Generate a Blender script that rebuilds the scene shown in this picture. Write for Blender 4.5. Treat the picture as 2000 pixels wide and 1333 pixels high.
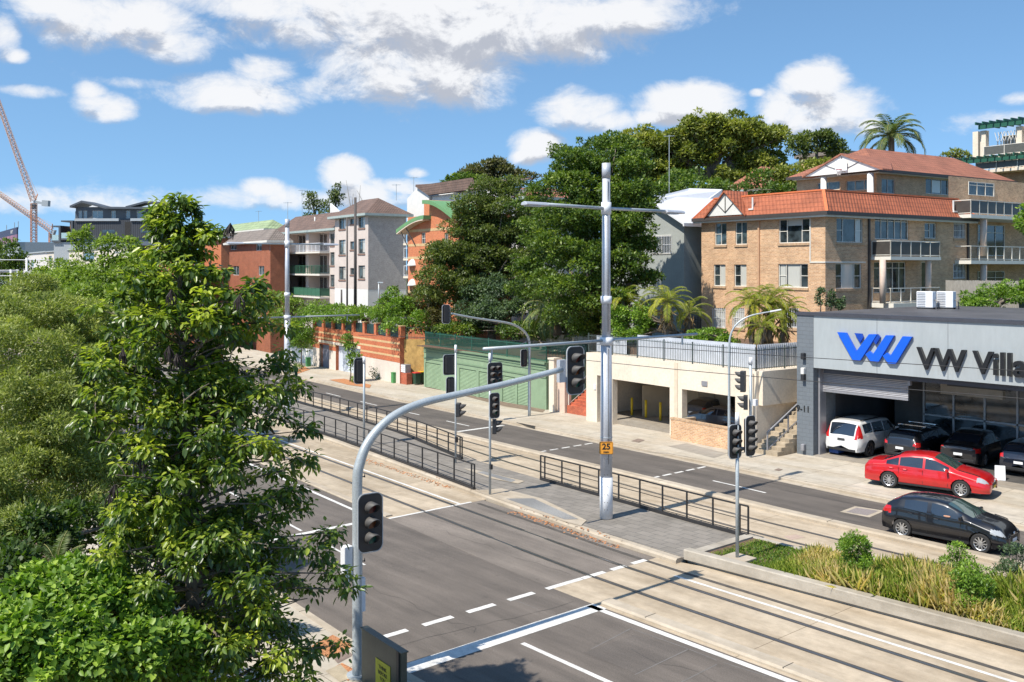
import bpy, math, random
import numpy as np
from mathutils import Vector
for o in list(bpy.data.objects): bpy.data.objects.remove(o)
SC = bpy.context.scene
COL = SC.collection
R = math.radians
rnd = random.Random(7)
rng = np.random.default_rng(11)

# ---------------------------------------------------------------- camera (x runs down the road, y across it)
F, H0, CH = 1880.0, 523.0, 9.3            # focal length and horizon row measured on a 2000 px wide frame, eye height
AZ = R(40.5); CA, SA = math.cos(AZ), math.sin(AZ)
cam = bpy.data.cameras.new('camera'); camo = bpy.data.objects.new('camera', cam); COL.objects.link(camo)
camo.location = (0, 0, CH); camo.rotation_euler = (R(90), 0, R(49.5))
cam.sensor_width = 36; cam.lens = F / 2000 * 36; cam.shift_y = -(666.5 - H0) / 2000
cam.clip_start = .1; cam.clip_end = 6000
SC.camera = camo

# ---------------------------------------------------------------- sky and sun
SUNV = Vector((.0, -.73, 1)).normalized()          # towards the sun
EL = math.asin(SUNV.z); ROT = math.atan2(SUNV.x, SUNV.y)
w = bpy.data.worlds.new('World'); SC.world = w; w.use_nodes = True
nt = w.node_tree; nt.nodes.clear(); N = nt.nodes; K = nt.links
def nd(t, **kw):
    n = N.new(t)
    for k, v in kw.items(): setattr(n, k, v)
    return n
def mth(op, a, b=None, c=None, clamp=False):
    n = N.new('ShaderNodeMath'); n.operation = op; n.use_clamp = clamp
    for i, q in enumerate((a, b, c)):
        if q is None: continue
        if isinstance(q, (int, float)): n.inputs[i].default_value = q
        else: K.new(q, n.inputs[i])
    return n.outputs[0]
sky = nd('ShaderNodeTexSky', sky_type='NISHITA', sun_disc=False, sun_elevation=EL, sun_rotation=ROT,
         air_density=1.0, dust_density=.25, ozone_density=2.0, altitude=0)
tc = nd('ShaderNodeTexCoord')
sep = nd('ShaderNodeSeparateXYZ'); K.new(tc.outputs['Generated'], sep.inputs[0])
# azimuth measured from a fixed compass bearing, and elevation, both in radians
fx = mth('ADD', mth('MULTIPLY', sep.outputs[0], -CA), mth('MULTIPLY', sep.outputs[1], SA))
lift = nd('ShaderNodeCombineXYZ'); K.new(sep.outputs[0], lift.inputs[0]); K.new(sep.outputs[1], lift.inputs[1]); K.new(mth('ADD', mth('MULTIPLY', mth('MAXIMUM', sep.outputs[2], 0), .9), .17), lift.inputs[2])
K.new(lift.outputs[0], sky.inputs[0])
rx = mth('ADD', mth('MULTIPLY', sep.outputs[0], SA), mth('MULTIPLY', sep.outputs[1], CA))
az = mth('ARCTAN2', rx, fx)
el = mth('ARCSINE', sep.outputs[2])
comb = nd('ShaderNodeCombineXYZ'); K.new(az, comb.inputs[0]); K.new(mth('MULTIPLY', el, 1.5), comb.inputs[1])
def noise(scale, detail, rough, off=(0, 0, 0), dist=0):
    mp = nd('ShaderNodeMapping'); mp.inputs['Location'].default_value = off
    K.new(comb.outputs[0], mp.inputs[0])
    n = nd('ShaderNodeTexNoise'); n.inputs['Scale'].default_value = scale; n.inputs['Detail'].default_value = detail
    n.inputs['Roughness'].default_value = rough; n.inputs['Distortion'].default_value = dist
    K.new(mp.outputs[0], n.inputs['Vector']); return n.outputs['Fac']
CL = [(850,35,350,85,1.4),(1160,25,200,45,1.1),(800,115,200,88,1.3),(560,15,220,36,1.1),(885,150,70,50,1.1),(1290,5,70,25,.8),(620,175,110,30,.9),(470,185,150,34,1.15),(530,140,70,32,.9),(205,210,50,26,1.0),(180,180,28,18,.8),(300,165,110,14,.45),
      (240,45,150,50,1.2),(335,85,66,36,1.15),(120,12,90,24,1.0),(10,70,26,38,.9),(30,108,22,15,.7),(60,180,60,14,.35),
      (550,388,340,26,.62),(510,372,46,22,.95),(672,345,46,34,1.35),(700,378,70,30,1.1),(815,338,26,12,.8),(800,365,80,18,.7),(60,392,110,30,.6),(250,400,200,26,.5),
      (1125,212,78,36,1.3),(1190,238,60,26,1.0),(1345,203,92,36,1.35),(1290,228,66,20,1.0),(1590,168,56,42,1.4),(1610,222,92,52,1.3),(1530,212,54,38,1.1),(1690,248,36,28,.9),(1045,283,50,30,1.1),(1025,303,34,20,.9),(1480,183,20,10,.6),(1985,192,34,14,.7),(1940,240,90,26,.5),(1450,260,200,26,.5)]
def field(dy):
    m = None
    for x, y, a, b, wt in CL:
        X0 = math.atan((x-1000)/F); E0 = math.atan((H0-y)/math.hypot(F, x-1000))
        dx = mth('MULTIPLY', mth('SUBTRACT', az, X0), F/a)
        de = mth('MULTIPLY', mth('SUBTRACT', el, E0-dy), F/b)
        r2 = mth('ADD', mth('MULTIPLY', dx, dx), mth('MULTIPLY', de, de))
        g = mth('SUBTRACT', mth('MULTIPLY', mth('MAXIMUM', mth('SUBTRACT', 1.0, r2), -1.3), 1.0), 1.2-wt)
        m = g if m is None else mth('MAXIMUM', m, g)
    return m
def dens(dy, thr):
    n1 = noise(13, 12, .66, (3.1, 1.7+dy, .3), .3); n2 = noise(3.2, 3, .5, (7.7, 4.2+dy, .9), 0)
    s = mth('ADD', mth('MULTIPLY', n1, 3.2), mth('MULTIPLY', n2, .8))
    return mth('SUBTRACT', mth('ADD', mth('MULTIPLY', field(dy), .8), s), thr)
d0 = dens(0, 1.80); d1 = dens(.022, 1.80)
alpha = nd('ShaderNodeMapRange', interpolation_type='SMOOTHSTEP'); K.new(d0, alpha.inputs[0])
alpha.inputs[1].default_value = -.30; alpha.inputs[2].default_value = .92
shade = nd('ShaderNodeMapRange', interpolation_type='SMOOTHSTEP'); K.new(mth('ADD', mth('MULTIPLY', mth('SUBTRACT', d1, d0), 1.5), mth('MULTIPLY', d0, .5)), shade.inputs[0])
shade.inputs[1].default_value = .12; shade.inputs[2].default_value = 1.0
cc = nd('ShaderNodeMixRGB'); K.new(shade.outputs[0], cc.inputs[0])
cc.inputs[1].default_value = (4.7, 4.7, 4.75, 1); cc.inputs[2].default_value = (2.5, 2.6, 2.9, 1)
hue = nd('ShaderNodeMixRGB', blend_type='MULTIPLY'); hue.inputs[0].default_value = 1; K.new(sky.outputs[0], hue.inputs[1]); hue.inputs[2].default_value = (.73, .89, .92, 1)
mx = nd('ShaderNodeMixRGB'); K.new(mth('MULTIPLY', alpha.outputs[0], .93), mx.inputs[0]); K.new(hue.outputs[0], mx.inputs[1]); K.new(cc.outputs[0], mx.inputs[2])
bg = nd('ShaderNodeBackground'); K.new(mx.outputs[0], bg.inputs[0]); bg.inputs[1].default_value = .15
K.new(bg.outputs[0], nd('ShaderNodeOutputWorld').inputs[0])
sl = bpy.data.lights.new('sun', 'SUN'); sl.energy = 4.9; sl.angle = R(.53); sl.color = (1, .935, .83)
so = bpy.data.objects.new('sun', sl); COL.objects.link(so); so.rotation_euler = SUNV.to_track_quat('Z', 'Y').to_euler()
so.location = (0, 0, 60)
SC.view_settings.view_transform = 'Standard'; SC.view_settings.look = 'None'
SC.view_settings.exposure = .47; SC.view_settings.gamma = 1
SC.cycles.max_bounces = 6; SC.cycles.transparent_max_bounces = 12

# ---------------------------------------------------------------- measuring: pixels of the 2000 px frame to places
def cbend(s):
    d = -18-s
    return 0 if d <= 0 else .105*(d*d/16 if d < 8 else d-4)
def zg(s):
    if s > -25: return 0
    if s > -60: return .017*(s+25)
    return max(-1.0, -.595+.006*(s+60))
def st(X, Y): return (X*SA-Y*CA, X*CA+Y*SA)
def G(x, y, dz=0):                      # point on the ground (raised by dz)
    z = dz
    for _ in range(25):
        D = (CH-z)*F/(y-H0); s, t = st((x-1000)*D/F, D); z = zg(s)+dz
    return Vector((s, t, z))
def at(x, y, D):                        # point seen at (x, y) at depth D
    s, t = st((x-1000)*D/F, D); return Vector((s, t, CH+(H0-y)*D/F))
def dep(s, t): return -s*CA+t*SA
def onT(x, y, t):
    k = (x-1000)/F; Y = t/(k*CA+SA); s, _ = st(k*Y, Y); return Vector((s, t, CH+(H0-y)*Y/F))
def onS(x, y, s):
    k = (x-1000)/F; Y = s/(k*SA-CA); _, t = st(k*Y, Y); return Vector((s, t, CH+(H0-y)*Y/F))
def V3(s, v, z=0): return Vector((s, v+cbend(s), zg(s)+z))

# ---------------------------------------------------------------- materials
MATS = {}
class NT:
    def __init__(s, name):
        s.m = bpy.data.materials.new(name); s.m.use_nodes = True; s.t = s.m.node_tree; s.t.nodes.clear()
        s.out = s.t.nodes.new('ShaderNodeOutputMaterial')
    def n(s, t, **kw):
        n = s.t.nodes.new(t)
        for k, v in kw.items(): setattr(n, k, v)
        return n
    def l(s, a, b): s.t.links.new(a, b)
    def noise(s, vec, scale, detail=4, rough=.6):
        n = s.n('ShaderNodeTexNoise'); n.inputs['Scale'].default_value = scale; n.inputs['Detail'].default_value = detail
        n.inputs['Roughness'].default_value = rough; s.l(vec, n.inputs['Vector']); return n.outputs['Fac']
    def rng(s, f, a, b, c=0, d=1):
        n = s.n('ShaderNodeMapRange'); s.l(f, n.inputs[0])
        for i, q in enumerate((a, b, c, d)): n.inputs[i+1].default_value = q
        return n.outputs[0]
    def mix(s, f, a, b, mode='MIX'):
        n = s.n('ShaderNodeMixRGB', blend_type=mode)
        for i, q in enumerate((f, a, b)):
            if isinstance(q, (int, float)): n.inputs[i].default_value = q
            elif isinstance(q, tuple): n.inputs[i].default_value = q if len(q) == 4 else (*q, 1)
            else: s.l(q, n.inputs[i])
        return n.outputs[0]
def c4(c): return (*c, 1)
def mat(name, col, rough=.6, var=.12, scale=3, metal=0, bump=0, bscale=40, col2=None, stain=0, coat=0, alpha=1, spec=None, stretch=None):
    if name in MATS: return MATS[name]
    q = NT(name); p = q.n('ShaderNodeBsdfPrincipled'); q.l(p.outputs[0], q.out.inputs[0])
    tcn = q.n('ShaderNodeTexCoord'); vec = tcn.outputs['Object']
    if stretch:
        mp = q.n('ShaderNodeMapping'); mp.inputs['Scale'].default_value = stretch; q.l(vec, mp.inputs[0]); vec = mp.outputs[0]
    lo = tuple(max(0, x*(1-var)) for x in col); hi = tuple(x*(1+var) for x in col)
    f = q.rng(q.noise(vec, scale, 5), .3, .7)
    c = q.mix(f, lo, col2 or hi)
    if stain:
        f2 = q.rng(q.noise(vec, scale*.31, 6, .7), .46, .66, 0, stain); c = q.mix(f2, c, tuple(x*.62 for x in col))
        f3 = q.rng(q.noise(vec, scale*9, 3, .7), .35, .65, 1-stain*.25, 1+stain*.25); c = q.mix(1, c, f3, 'MULTIPLY')
    q.l(c, p.inputs['Base Color']); p.inputs['Roughness'].default_value = rough; p.inputs['Metallic'].default_value = metal
    if coat: p.inputs['Coat Weight'].default_value = coat; p.inputs['Coat Roughness'].default_value = .04
    if spec is not None: p.inputs['Specular IOR Level'].default_value = spec
    if bump:
        b = q.n('ShaderNodeBump'); b.inputs['Strength'].default_value = bump; b.inputs['Distance'].default_value = .02
        q.l(q.noise(vec, bscale, 4), b.inputs['Height']); q.l(b.outputs[0], p.inputs['Normal'])
    MATS[name] = q.m; return q.m
def coursed(name, c1, c2, mortar, bw, bh, msize=.012, rough=.85, off=.5, var=.25, bump=.4, grime=.2):
    """bricks, blocks or tiles laid on x+y across and z up"""
    if name in MATS: return MATS[name]
    q = NT(name); p = q.n('ShaderNodeBsdfPrincipled'); q.l(p.outputs[0], q.out.inputs[0])
    tcn = q.n('ShaderNodeTexCoord'); sp = q.n('ShaderNodeSeparateXYZ'); q.l(tcn.outputs['Object'], sp.inputs[0])
    ad = q.n('ShaderNodeMath'); ad.operation = 'ADD'; q.l(sp.outputs[0], ad.inputs[0]); q.l(sp.outputs[1], ad.inputs[1])
    cb = q.n('ShaderNodeCombineXYZ'); q.l(ad.outputs[0], cb.inputs[0]); q.l(sp.outputs[2], cb.inputs[1])
    b = q.n('ShaderNodeTexBrick'); q.l(cb.outputs[0], b.inputs['Vector']); b.offset = off
    b.inputs['Scale'].default_value = 1; b.inputs['Brick Width'].default_value = bw; b.inputs['Row Height'].default_value = bh
    b.inputs['Mortar Size'].default_value = msize; b.inputs['Mortar Smooth'].default_value = .3
    b.inputs['Color1'].default_value = c4(c1); b.inputs['Color2'].default_value = c4(c2); b.inputs['Mortar'].default_value = c4(mortar)
    f = q.rng(q.noise(tcn.outputs['Object'], .9, 6, .65), .3, .7, 1-var, 1+var*.6)
    c = q.mix(1, b.outputs['Color'], f, 'MULTIPLY')
    f2 = q.rng(q.noise(tcn.outputs['Object'], 14, 3), .3, .7, 1-grime, 1+grime); c = q.mix(1, c, f2, 'MULTIPLY')
    q.l(c, p.inputs['Base Color']); p.inputs['Roughness'].default_value = rough
    bp = q.n('ShaderNodeBump'); bp.inputs['Strength'].default_value = bump; bp.inputs['Distance'].default_value = .015; bp.invert = True
    q.l(b.outputs['Fac'], bp.inputs['Height']); q.l(bp.outputs[0], p.inputs['Normal'])
    MATS[name] = q.m; return q.m
def rooftile(name, c1, c2, row=.16, pan=.3):
    """tile courses: dark butt line under each row, rolled pans along the row"""
    q = NT(name); p = q.n('ShaderNodeBsdfPrincipled'); q.l(p.outputs[0], q.out.inputs[0])
    tcn = q.n('ShaderNodeTexCoord'); sp = q.n('ShaderNodeSeparateXYZ'); q.l(tcn.outputs['Object'], sp.inputs[0])
    def m(op, a, b=None):
        n = q.n('ShaderNodeMath'); n.operation = op
        for i, v in enumerate((a, b)):
            if v is None: continue
            if isinstance(v, (int, float)): n.inputs[i].default_value = v
            else: q.l(v, n.inputs[i])
        return n.outputs[0]
    nx = q.n('ShaderNodeNewGeometry'); sn = q.n('ShaderNodeSeparateXYZ'); q.l(nx.outputs['Normal'], sn.inputs[0])
    fz = m('FRACT', m('DIVIDE', sp.outputs[2], row))
    along = m('ADD', sp.outputs[0], sp.outputs[1])
    pn = m('ABSOLUTE', m('SINE', m('MULTIPLY', along, math.pi/pan)))
    ln = q.rng(fz, .0, .16, .45, 1)
    n1 = q.rng(q.noise(tcn.outputs['Object'], 5, 5, .7), .3, .72)
    n2 = q.rng(q.noise(tcn.outputs['Object'], .8, 4, .6), .35, .65, .78, 1.12)
    c = q.mix(n1, c1, c2); c = q.mix(1, c, n2, 'MULTIPLY'); c = q.mix(1, c, ln, 'MULTIPLY')
    c = q.mix(1, c, q.rng(pn, 0, .25, .72, 1), 'MULTIPLY')
    q.l(c, p.inputs['Base Color']); p.inputs['Roughness'].default_value = .75
    bp = q.n('ShaderNodeBump'); bp.inputs['Strength'].default_value = .8; bp.inputs['Distance'].default_value = .04
    q.l(m('ADD', m('MULTIPLY', fz, -.8), pn), bp.inputs['Height']); q.l(bp.outputs[0], p.inputs['Normal'])
    MATS[name] = q.m; return q.m
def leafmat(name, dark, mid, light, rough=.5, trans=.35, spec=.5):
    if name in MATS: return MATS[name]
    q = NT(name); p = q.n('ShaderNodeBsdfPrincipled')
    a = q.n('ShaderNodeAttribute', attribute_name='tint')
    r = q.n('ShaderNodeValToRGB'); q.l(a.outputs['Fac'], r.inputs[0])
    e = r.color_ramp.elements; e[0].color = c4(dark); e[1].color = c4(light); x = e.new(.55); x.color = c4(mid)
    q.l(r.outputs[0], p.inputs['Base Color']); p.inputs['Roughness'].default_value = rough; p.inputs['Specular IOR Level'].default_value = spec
    t = q.n('ShaderNodeBsdfTranslucent'); q.l(q.mix(1, r.outputs[0], (1.3, 1.45, .5), 'MULTIPLY'), t.inputs[0])
    ms = q.n('ShaderNodeMixShader'); ms.inputs[0].default_value = trans; q.l(p.outputs[0], ms.inputs[1]); q.l(t.outputs[0], ms.inputs[2])
    q.l(ms.outputs[0], q.out.inputs[0]); MATS[name] = q.m; return q.m
def glass(name='window_glass', col=(.03, .04, .045), rough=.05):
    if name in MATS: return MATS[name]
    q = NT(name); p = q.n('ShaderNodeBsdfPrincipled'); q.l(p.outputs[0], q.out.inputs[0])
    tcn = q.n('ShaderNodeTexCoord'); f = q.rng(q.noise(tcn.outputs['Object'], 1.3, 2), .4, .6)
    q.l(q.mix(f, tuple(x*.5 for x in col), tuple(x*1.7 for x in col)), p.inputs['Base Color'])
    p.inputs['Roughness'].default_value = rough; p.inputs['Specular IOR Level'].default_value = .9
    MATS[name] = q.m; return q.m

# ---------------------------------------------------------------- mesh helpers
class MB:
    def __init__(s): s.v = []; s.f = []
    def q(s, *pts):
        i = len(s.v); s.v += [tuple(p) for p in pts]; s.f.append(tuple(range(i, i+len(pts)))); return s
    def box(s, x0, x1, y0, y1, z0, z1):
        i = len(s.v)
        s.v += [(x0,y0,z0),(x1,y0,z0),(x1,y1,z0),(x0,y1,z0),(x0,y0,z1),(x1,y0,z1),(x1,y1,z1),(x0,y1,z1)]
        s.f += [(i,i+3,i+2,i+1),(i+4,i+5,i+6,i+7),(i,i+1,i+5,i+4),(i+1,i+2,i+6,i+5),(i+2,i+3,i+7,i+6),(i+3,i,i+4,i+7)]; return s
    def prism(s, poly, d):                 # poly of 3-D points swept by vector d
        n = len(poly); i = len(s.v); d = Vector(d)
        s.v += [tuple(Vector(p)) for p in poly]+[tuple(Vector(p)+d) for p in poly]
        s.f.append(tuple(range(i+n-1, i-1, -1))); s.f.append(tuple(range(i+n, i+2*n)))
        for k in range(n): s.f.append((i+k, i+(k+1) % n, i+n+(k+1) % n, i+n+k))
        return s
    def tube(s, pts, r, n=8, caps=True):
        pts = [Vector(p) for p in pts]; m = len(pts); rs = r if isinstance(r, (list, tuple)) else [r]*m
        i = len(s.v); up = None
        for k, p in enumerate(pts):
            d = (pts[min(k+1, m-1)]-pts[max(k-1, 0)])
            d = d.normalized() if d.length > 1e-9 else Vector((0, 0, 1))
            if up is None: up = Vector((0, 0, 1)) if abs(d.z) < .9 else Vector((1, 0, 0))
            a = d.cross(up).normalized(); b = a.cross(d).normalized(); up = b
            for j in range(n):
                t = 2*math.pi*j/n; s.v.append(tuple(p+(a*math.cos(t)+b*math.sin(t))*rs[k]))
        for k in range(m-1):
            for j in range(n):
                s.f.append((i+k*n+j, i+k*n+(j+1) % n, i+(k+1)*n+(j+1) % n, i+(k+1)*n+j))
        if caps: s.f.append(tuple(i+j for j in range(n-1, -1, -1))); s.f.append(tuple(i+(m-1)*n+j for j in range(n)))
        return s
    def cyl(s, x, y, z0, z1, r, n=16, r1=None): return s.tube([(x, y, z0), (x, y, z1)], [r, r if r1 is None else r1], n)
    def bar(s, a, b, wd, h=None):           # rectangular bar between two points
        a, b = Vector(a), Vector(b); h = h or wd; d = (b-a).normalized()
        up = Vector((0, 0, 1)) if abs(d.z) < .95 else Vector((0, 1, 0))
        e = d.cross(up).normalized()*wd/2; g = e.cross(d).normalized()*h/2
        return s.prism([a-e-g, a+e-g, a+e+g, a-e+g], b-a)
    def build(s, name, m, parent=None, smooth=False, loc=None, bevel=0, rot=None):
        me = bpy.data.meshes.new(name); me.from_pydata(s.v, [], s.f); me.update()
        if isinstance(m, (list, tuple)):
            for k in m: me.materials.append(k)
        else: me.materials.append(m)
        if smooth: me.shade_smooth()
        o = bpy.data.objects.new(name, me); COL.objects.link(o)
        if parent is not None: o.parent = parent
        if loc is not None: o.location = loc
        if rot is not None: o.rotation_euler = rot
        if bevel:
            b = o.modifiers.new('bevel', 'BEVEL'); b.width = bevel; b.segments = 2; b.limit_method = 'ANGLE'; b.angle_limit = R(40)
        return o
def tag(o, label=None, cat=None, group=None, kind=None):
    if label: o['label'] = label
    if cat: o['category'] = cat
    if group: o['group'] = group
    if kind: o['kind'] = kind
    return o
def thing(name, label, cat, loc=(0, 0, 0), rz=0, group=None):
    o = bpy.data.objects.new(name, None); o.empty_display_size = .3; COL.objects.link(o)
    o.location = loc; o.rotation_euler = (0, 0, rz); return tag(o, label, cat, group)
def copy_tree(o, parent=None):
    c = o.copy(); COL.objects.link(c); c.parent = parent
    for ch in [k for k in bpy.data.objects if k.parent == o]: copy_tree(ch, c)
    return c
def struct(o): return tag(o, kind='structure')
# ================================================================ the setting: ground, roads, paths
def asphalt(name, c, tint=(1, 1, 1)):
    q = NT(name); p = q.n('ShaderNodeBsdfPrincipled'); q.l(p.outputs[0], q.out.inputs[0])
    tcn = q.n('ShaderNodeTexCoord'); o = tcn.outputs['Object']
    mp = q.n('ShaderNodeMapping'); mp.inputs['Scale'].default_value = (.12, 1.1, 1); q.l(o, mp.inputs[0])
    f1 = q.rng(q.noise(mp.outputs[0], 1.6, 5, .6), .3, .7, .74, 1.26)        # tyre-polished bands along the lanes
    f2 = q.rng(q.noise(o, .5, 5, .6), .3, .7, .85, 1.15)
    f3 = q.rng(q.noise(o, 28, 4, .9), .3, .7, .62, 1.4)
    col = q.mix(1, c4(c), f1, 'MULTIPLY'); col = q.mix(1, col, f2, 'MULTIPLY'); col = q.mix(1, col, f3, 'MULTIPLY')
    sp = q.rng(q.noise(o, 3.2, 2, .5), .68, .74, 0, .35); col = q.mix(sp, col, tuple(x*.55 for x in c))
    q.l(col, p.inputs['Base Color']); p.inputs['Roughness'].default_value = .82
    b = q.n('ShaderNodeBump'); b.inputs['Strength'].default_value = .35; b.inputs['Distance'].default_value = .01
    q.l(q.noise(o, 90, 2), b.inputs['Height']); q.l(b.outputs[0], p.inputs['Normal']); return q.m
def concrete(name, c, slab=0, dark=.55, warm=(1, 1, 1)):
    q = NT(name); p = q.n('ShaderNodeBsdfPrincipled'); q.l(p.outputs[0], q.out.inputs[0])
    tcn = q.n('ShaderNodeTexCoord'); o = tcn.outputs['Object']
    mp = q.n('ShaderNodeMapping'); mp.inputs['Scale'].default_value = (.22, 1.0, 1); q.l(o, mp.inputs[0])
    f1 = q.rng(q.noise(mp.outputs[0], 1.1, 6, .65), .38, .72); col = q.mix(f1, c4(c), tuple(x*dark*y for x, y in zip(c, (1.05, .98, .88))))
    f2 = q.rng(q.noise(o, 2.3, 6, .7), .3, .7, .82, 1.12); col = q.mix(1, col, f2, 'MULTIPLY')
    f3 = q.rng(q.noise(o, 40, 3, .8), .25, .75, .88, 1.1); col = q.mix(1, col, f3, 'MULTIPLY')
    if slab:
        b = q.n('ShaderNodeTexBrick'); b.offset = .0; q.l(o, b.inputs['Vector']); b.inputs['Scale'].default_value = 1
        b.inputs['Brick Width'].default_value = slab; b.inputs['Row Height'].default_value = slab*.9; b.inputs['Mortar Size'].default_value = .012
        b.inputs['Color1'].default_value = (1, 1, 1, 1); b.inputs['Color2'].default_value = (.86, .86, .85, 1); b.inputs['Mortar'].default_value = (.45, .43, .4, 1)
        col = q.mix(1, col, b.outputs[0], 'MULTIPLY')
    q.l(col, p.inputs['Base Color']); p.inputs['Roughness'].default_value = .85
    b = q.n('ShaderNodeBump'); b.inputs['Strength'].default_value = .25; b.inputs['Distance'].default_value = .01
    q.l(q.noise(o, 60, 3), b.inputs['Height']); q.l(b.outputs[0], p.inputs['Normal']); return q.m
def paver(name):
    q = NT(name); p = q.n('ShaderNodeBsdfPrincipled'); q.l(p.outputs[0], q.out.inputs[0])
    tcn = q.n('ShaderNodeTexCoord'); o = tcn.outputs['Object']
    b = q.n('ShaderNodeTexBrick'); b.offset = .5; q.l(o, b.inputs['Vector']); b.inputs['Scale'].default_value = 1
    b.inputs['Brick Width'].default_value = .6; b.inputs['Row Height'].default_value = .4; b.inputs['Mortar Size'].default_value = .012
    b.inputs['Color1'].default_value = (.24, .215, .185, 1); b.inputs['Color2'].default_value = (.195, .175, .15, 1); b.inputs['Mortar'].default_value = (.10, .095, .085, 1)
    f2 = q.rng(q.noise(o, .9, 6, .7), .3, .7, .8, 1.15); col = q.mix(1, b.outputs[0], f2, 'MULTIPLY')
    f3 = q.rng(q.noise(o, 40, 3, .8), .25, .75, .88, 1.1); col = q.mix(1, col, f3, 'MULTIPLY')
    q.l(col, p.inputs['Base Color']); p.inputs['Roughness'].default_value = .8; return q.m
M_asph = asphalt('dark_asphalt', (.122, .103, .087)); M_asphb = asphalt('worn_brown_asphalt', (.165, .14, .118)); M_aspf = asphalt('far_asphalt', (.104, .089, .076))
M_conc = concrete('track_concrete', (.49, .405, .30), dark=.58, slab=7); M_path = concrete('footpath_concrete', (.49, .44, .365), slab=2.4, dark=.82); M_kerb = concrete('kerb_concrete', (.44, .38, .30), dark=.7)
M_drive = concrete('driveway_concrete', (.30, .27, .23), dark=.75)
M_pave = paver('grey_pavers'); M_line = mat('road_paint', (.66, .645, .61), .6, .12, 6, stain=.7)
M_rail = mat('rail_steel', (.33, .31, .29), .3, .1, 4, metal=.9); M_groove = mat('rail_groove_black', (.075, .066, .056), .8, .3, 3)
M_soil = mat('mulch_soil', (.12, .075, .05), .95, .5, 9, bump=1, bscale=25); M_drk = mat('joint_gap_black', (.02, .018, .016), .9)  # plain black for the kerb joints and the storm drain
M_base = mat('dry_ground', (.16, .15, .10), .95, .3, .05, stain=.3)
def pl(v, s):
    if isinstance(v, (int, float)): return v
    for (s0, v0), (s1, v1) in zip(v, v[1:]):
        if (s0-s)*(s1-s) <= 0: return v0+(v1-v0)*(s-s0)/(s1-s0+1e-9)
    return v[0][1] if abs(s-v[0][0]) < abs(s-v[-1][0]) else v[-1][1]
def srange(s0, s1):
    n = max(1, int(math.ceil((s1-s0)/(1.5 if s0 > -80 else 3)))); return [s0+(s1-s0)*i/n for i in range(n+1)]
def ribbon(name, v0, v1, s0, s1, z, m, skirt=0, mb=None, bev=0):
    own = mb is None; mb = mb or MB(); S_ = srange(s0, s1); i = len(mb.v); k = 2 if not skirt else (4 if not bev else 6)
    for s in S_:
        a, b = V3(s, pl(v0, s), z), V3(s, pl(v1, s), z)
        if not skirt: mb.v += [tuple(a), tuple(b)]
        elif not bev: mb.v += [(a.x, a.y, a.z-skirt), tuple(a), tuple(b), (b.x, b.y, b.z-skirt)]
        else: mb.v += [(a.x, a.y, a.z-skirt), (a.x, a.y, a.z-bev), (a.x, a.y+bev, a.z), (b.x, b.y-bev, b.z), (b.x, b.y, b.z-bev), (b.x, b.y, b.z-skirt)]
    for j in range(len(S_)-1):
        for c in range(k-1): mb.f.append((i+j*k+c, i+(j+1)*k+c, i+(j+1)*k+c+1, i+j*k+c+1))
    if skirt: mb.f.append(tuple(i+c for c in range(k))); mb.f.append(tuple(i+(len(S_)-1)*k+c for c in range(k-1, -1, -1)))
    return struct(mb.build(name, m)) if own else mb
struct(MB().q((-3000,-1500,-1.35),(1500,-1500,-1.35),(1500,3000,-1.35),(-3000,3000,-1.35)).build('ground', M_base))
S0, S1 = -260, 45
ribbon('near_road', 12.4, 18.98, S0, S1, 0, M_asph, skirt=.3)
ribbon('intersection_road', 18.98, 23.5, -30.3, -20.45, .002, M_asphb, skirt=.3)
tr = MB(); ribbon('', 18.98, 24.7, S0, -30.3, .004, None, .3, tr); ribbon('', 18.98, [(-20.45,23.5),(-19.6,23.9),(-9.6,24.5),(60,27.05)], -20.45, S1, .004, None, .3, tr)
struct(tr.build('near_tram_track', M_conc))
# low rounded kerb between the near lanes and the tram track
ribbon('track_kerb', 19.1, 19.55, -18.6, S1, .10, M_kerb, .12, bev=.05)
ribbon('track_kerb', 18.98, 19.3, S0, -30.6, .06, M_kerb, .12, bev=.03)
FM = [(-260, 29.6), (-60, 29.4), (-46, 28.8), (-37, 27.45), (-31, 27.35), (60, 27.35)]     # far edge of the median
NM = [(-260, 24.6), (-60, 24.6), (-46, 24.3), (-36, 23.9), (-28, 23.5), (60, 23.5)]
FK = [(-260, 30.9), (-38, 30.9), (-28, 31.1), (60, 31.15)]
ribbon('far_tram_track', FM, FK, S0, S1, .004, M_conc, skirt=.3)
ribbon('far_track_kerb', FK, [(a, b+.48) for a, b in FK], S0, S1, .16, M_kerb, .2, bev=.06)
ribbon('far_road', [(a, b+.48) for a, b in FK], 35.75, S0, S1, 0, M_aspf, skirt=.3)
ribbon('far_gutter', 35.75, 36.08, S0, S1, .006, M_kerb, .1)
ribbon('far_kerb', 36.08, 36.25, S0, S1, .12, M_kerb, .2, bev=.02)
ribbon('far_footpath', 36.25, 43.2, S0, S1, .13, M_path, .2)
ribbon('near_kerb', 12.15, 12.4, S0, S1, .13, M_kerb, .2, bev=.02)
ribbon('near_footpath', 8.2, 12.15, S0, S1, .135, M_path, .2)
ribbon('garden_bed', -30, 8.2, S0, S1, .10, M_soil, .3)
# pedestrian island of grey pavers with its kerb
ribbon('island_paving', [(a, b+.34) for a, b in NM], [(a, b-.02) for a, b in FM], -150, -19.62, .15, M_pave, .2)
ribbon('island_kerb', NM, [(a, b+.34) for a, b in NM], -150, -19.62, .16, M_kerb, .25, bev=.06)
ribbon('island_verge', [(a, b+.0) for a, b in NM], [(a, b+.34) for a, b in NM], -260, -150, .15, M_kerb, .25)
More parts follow.
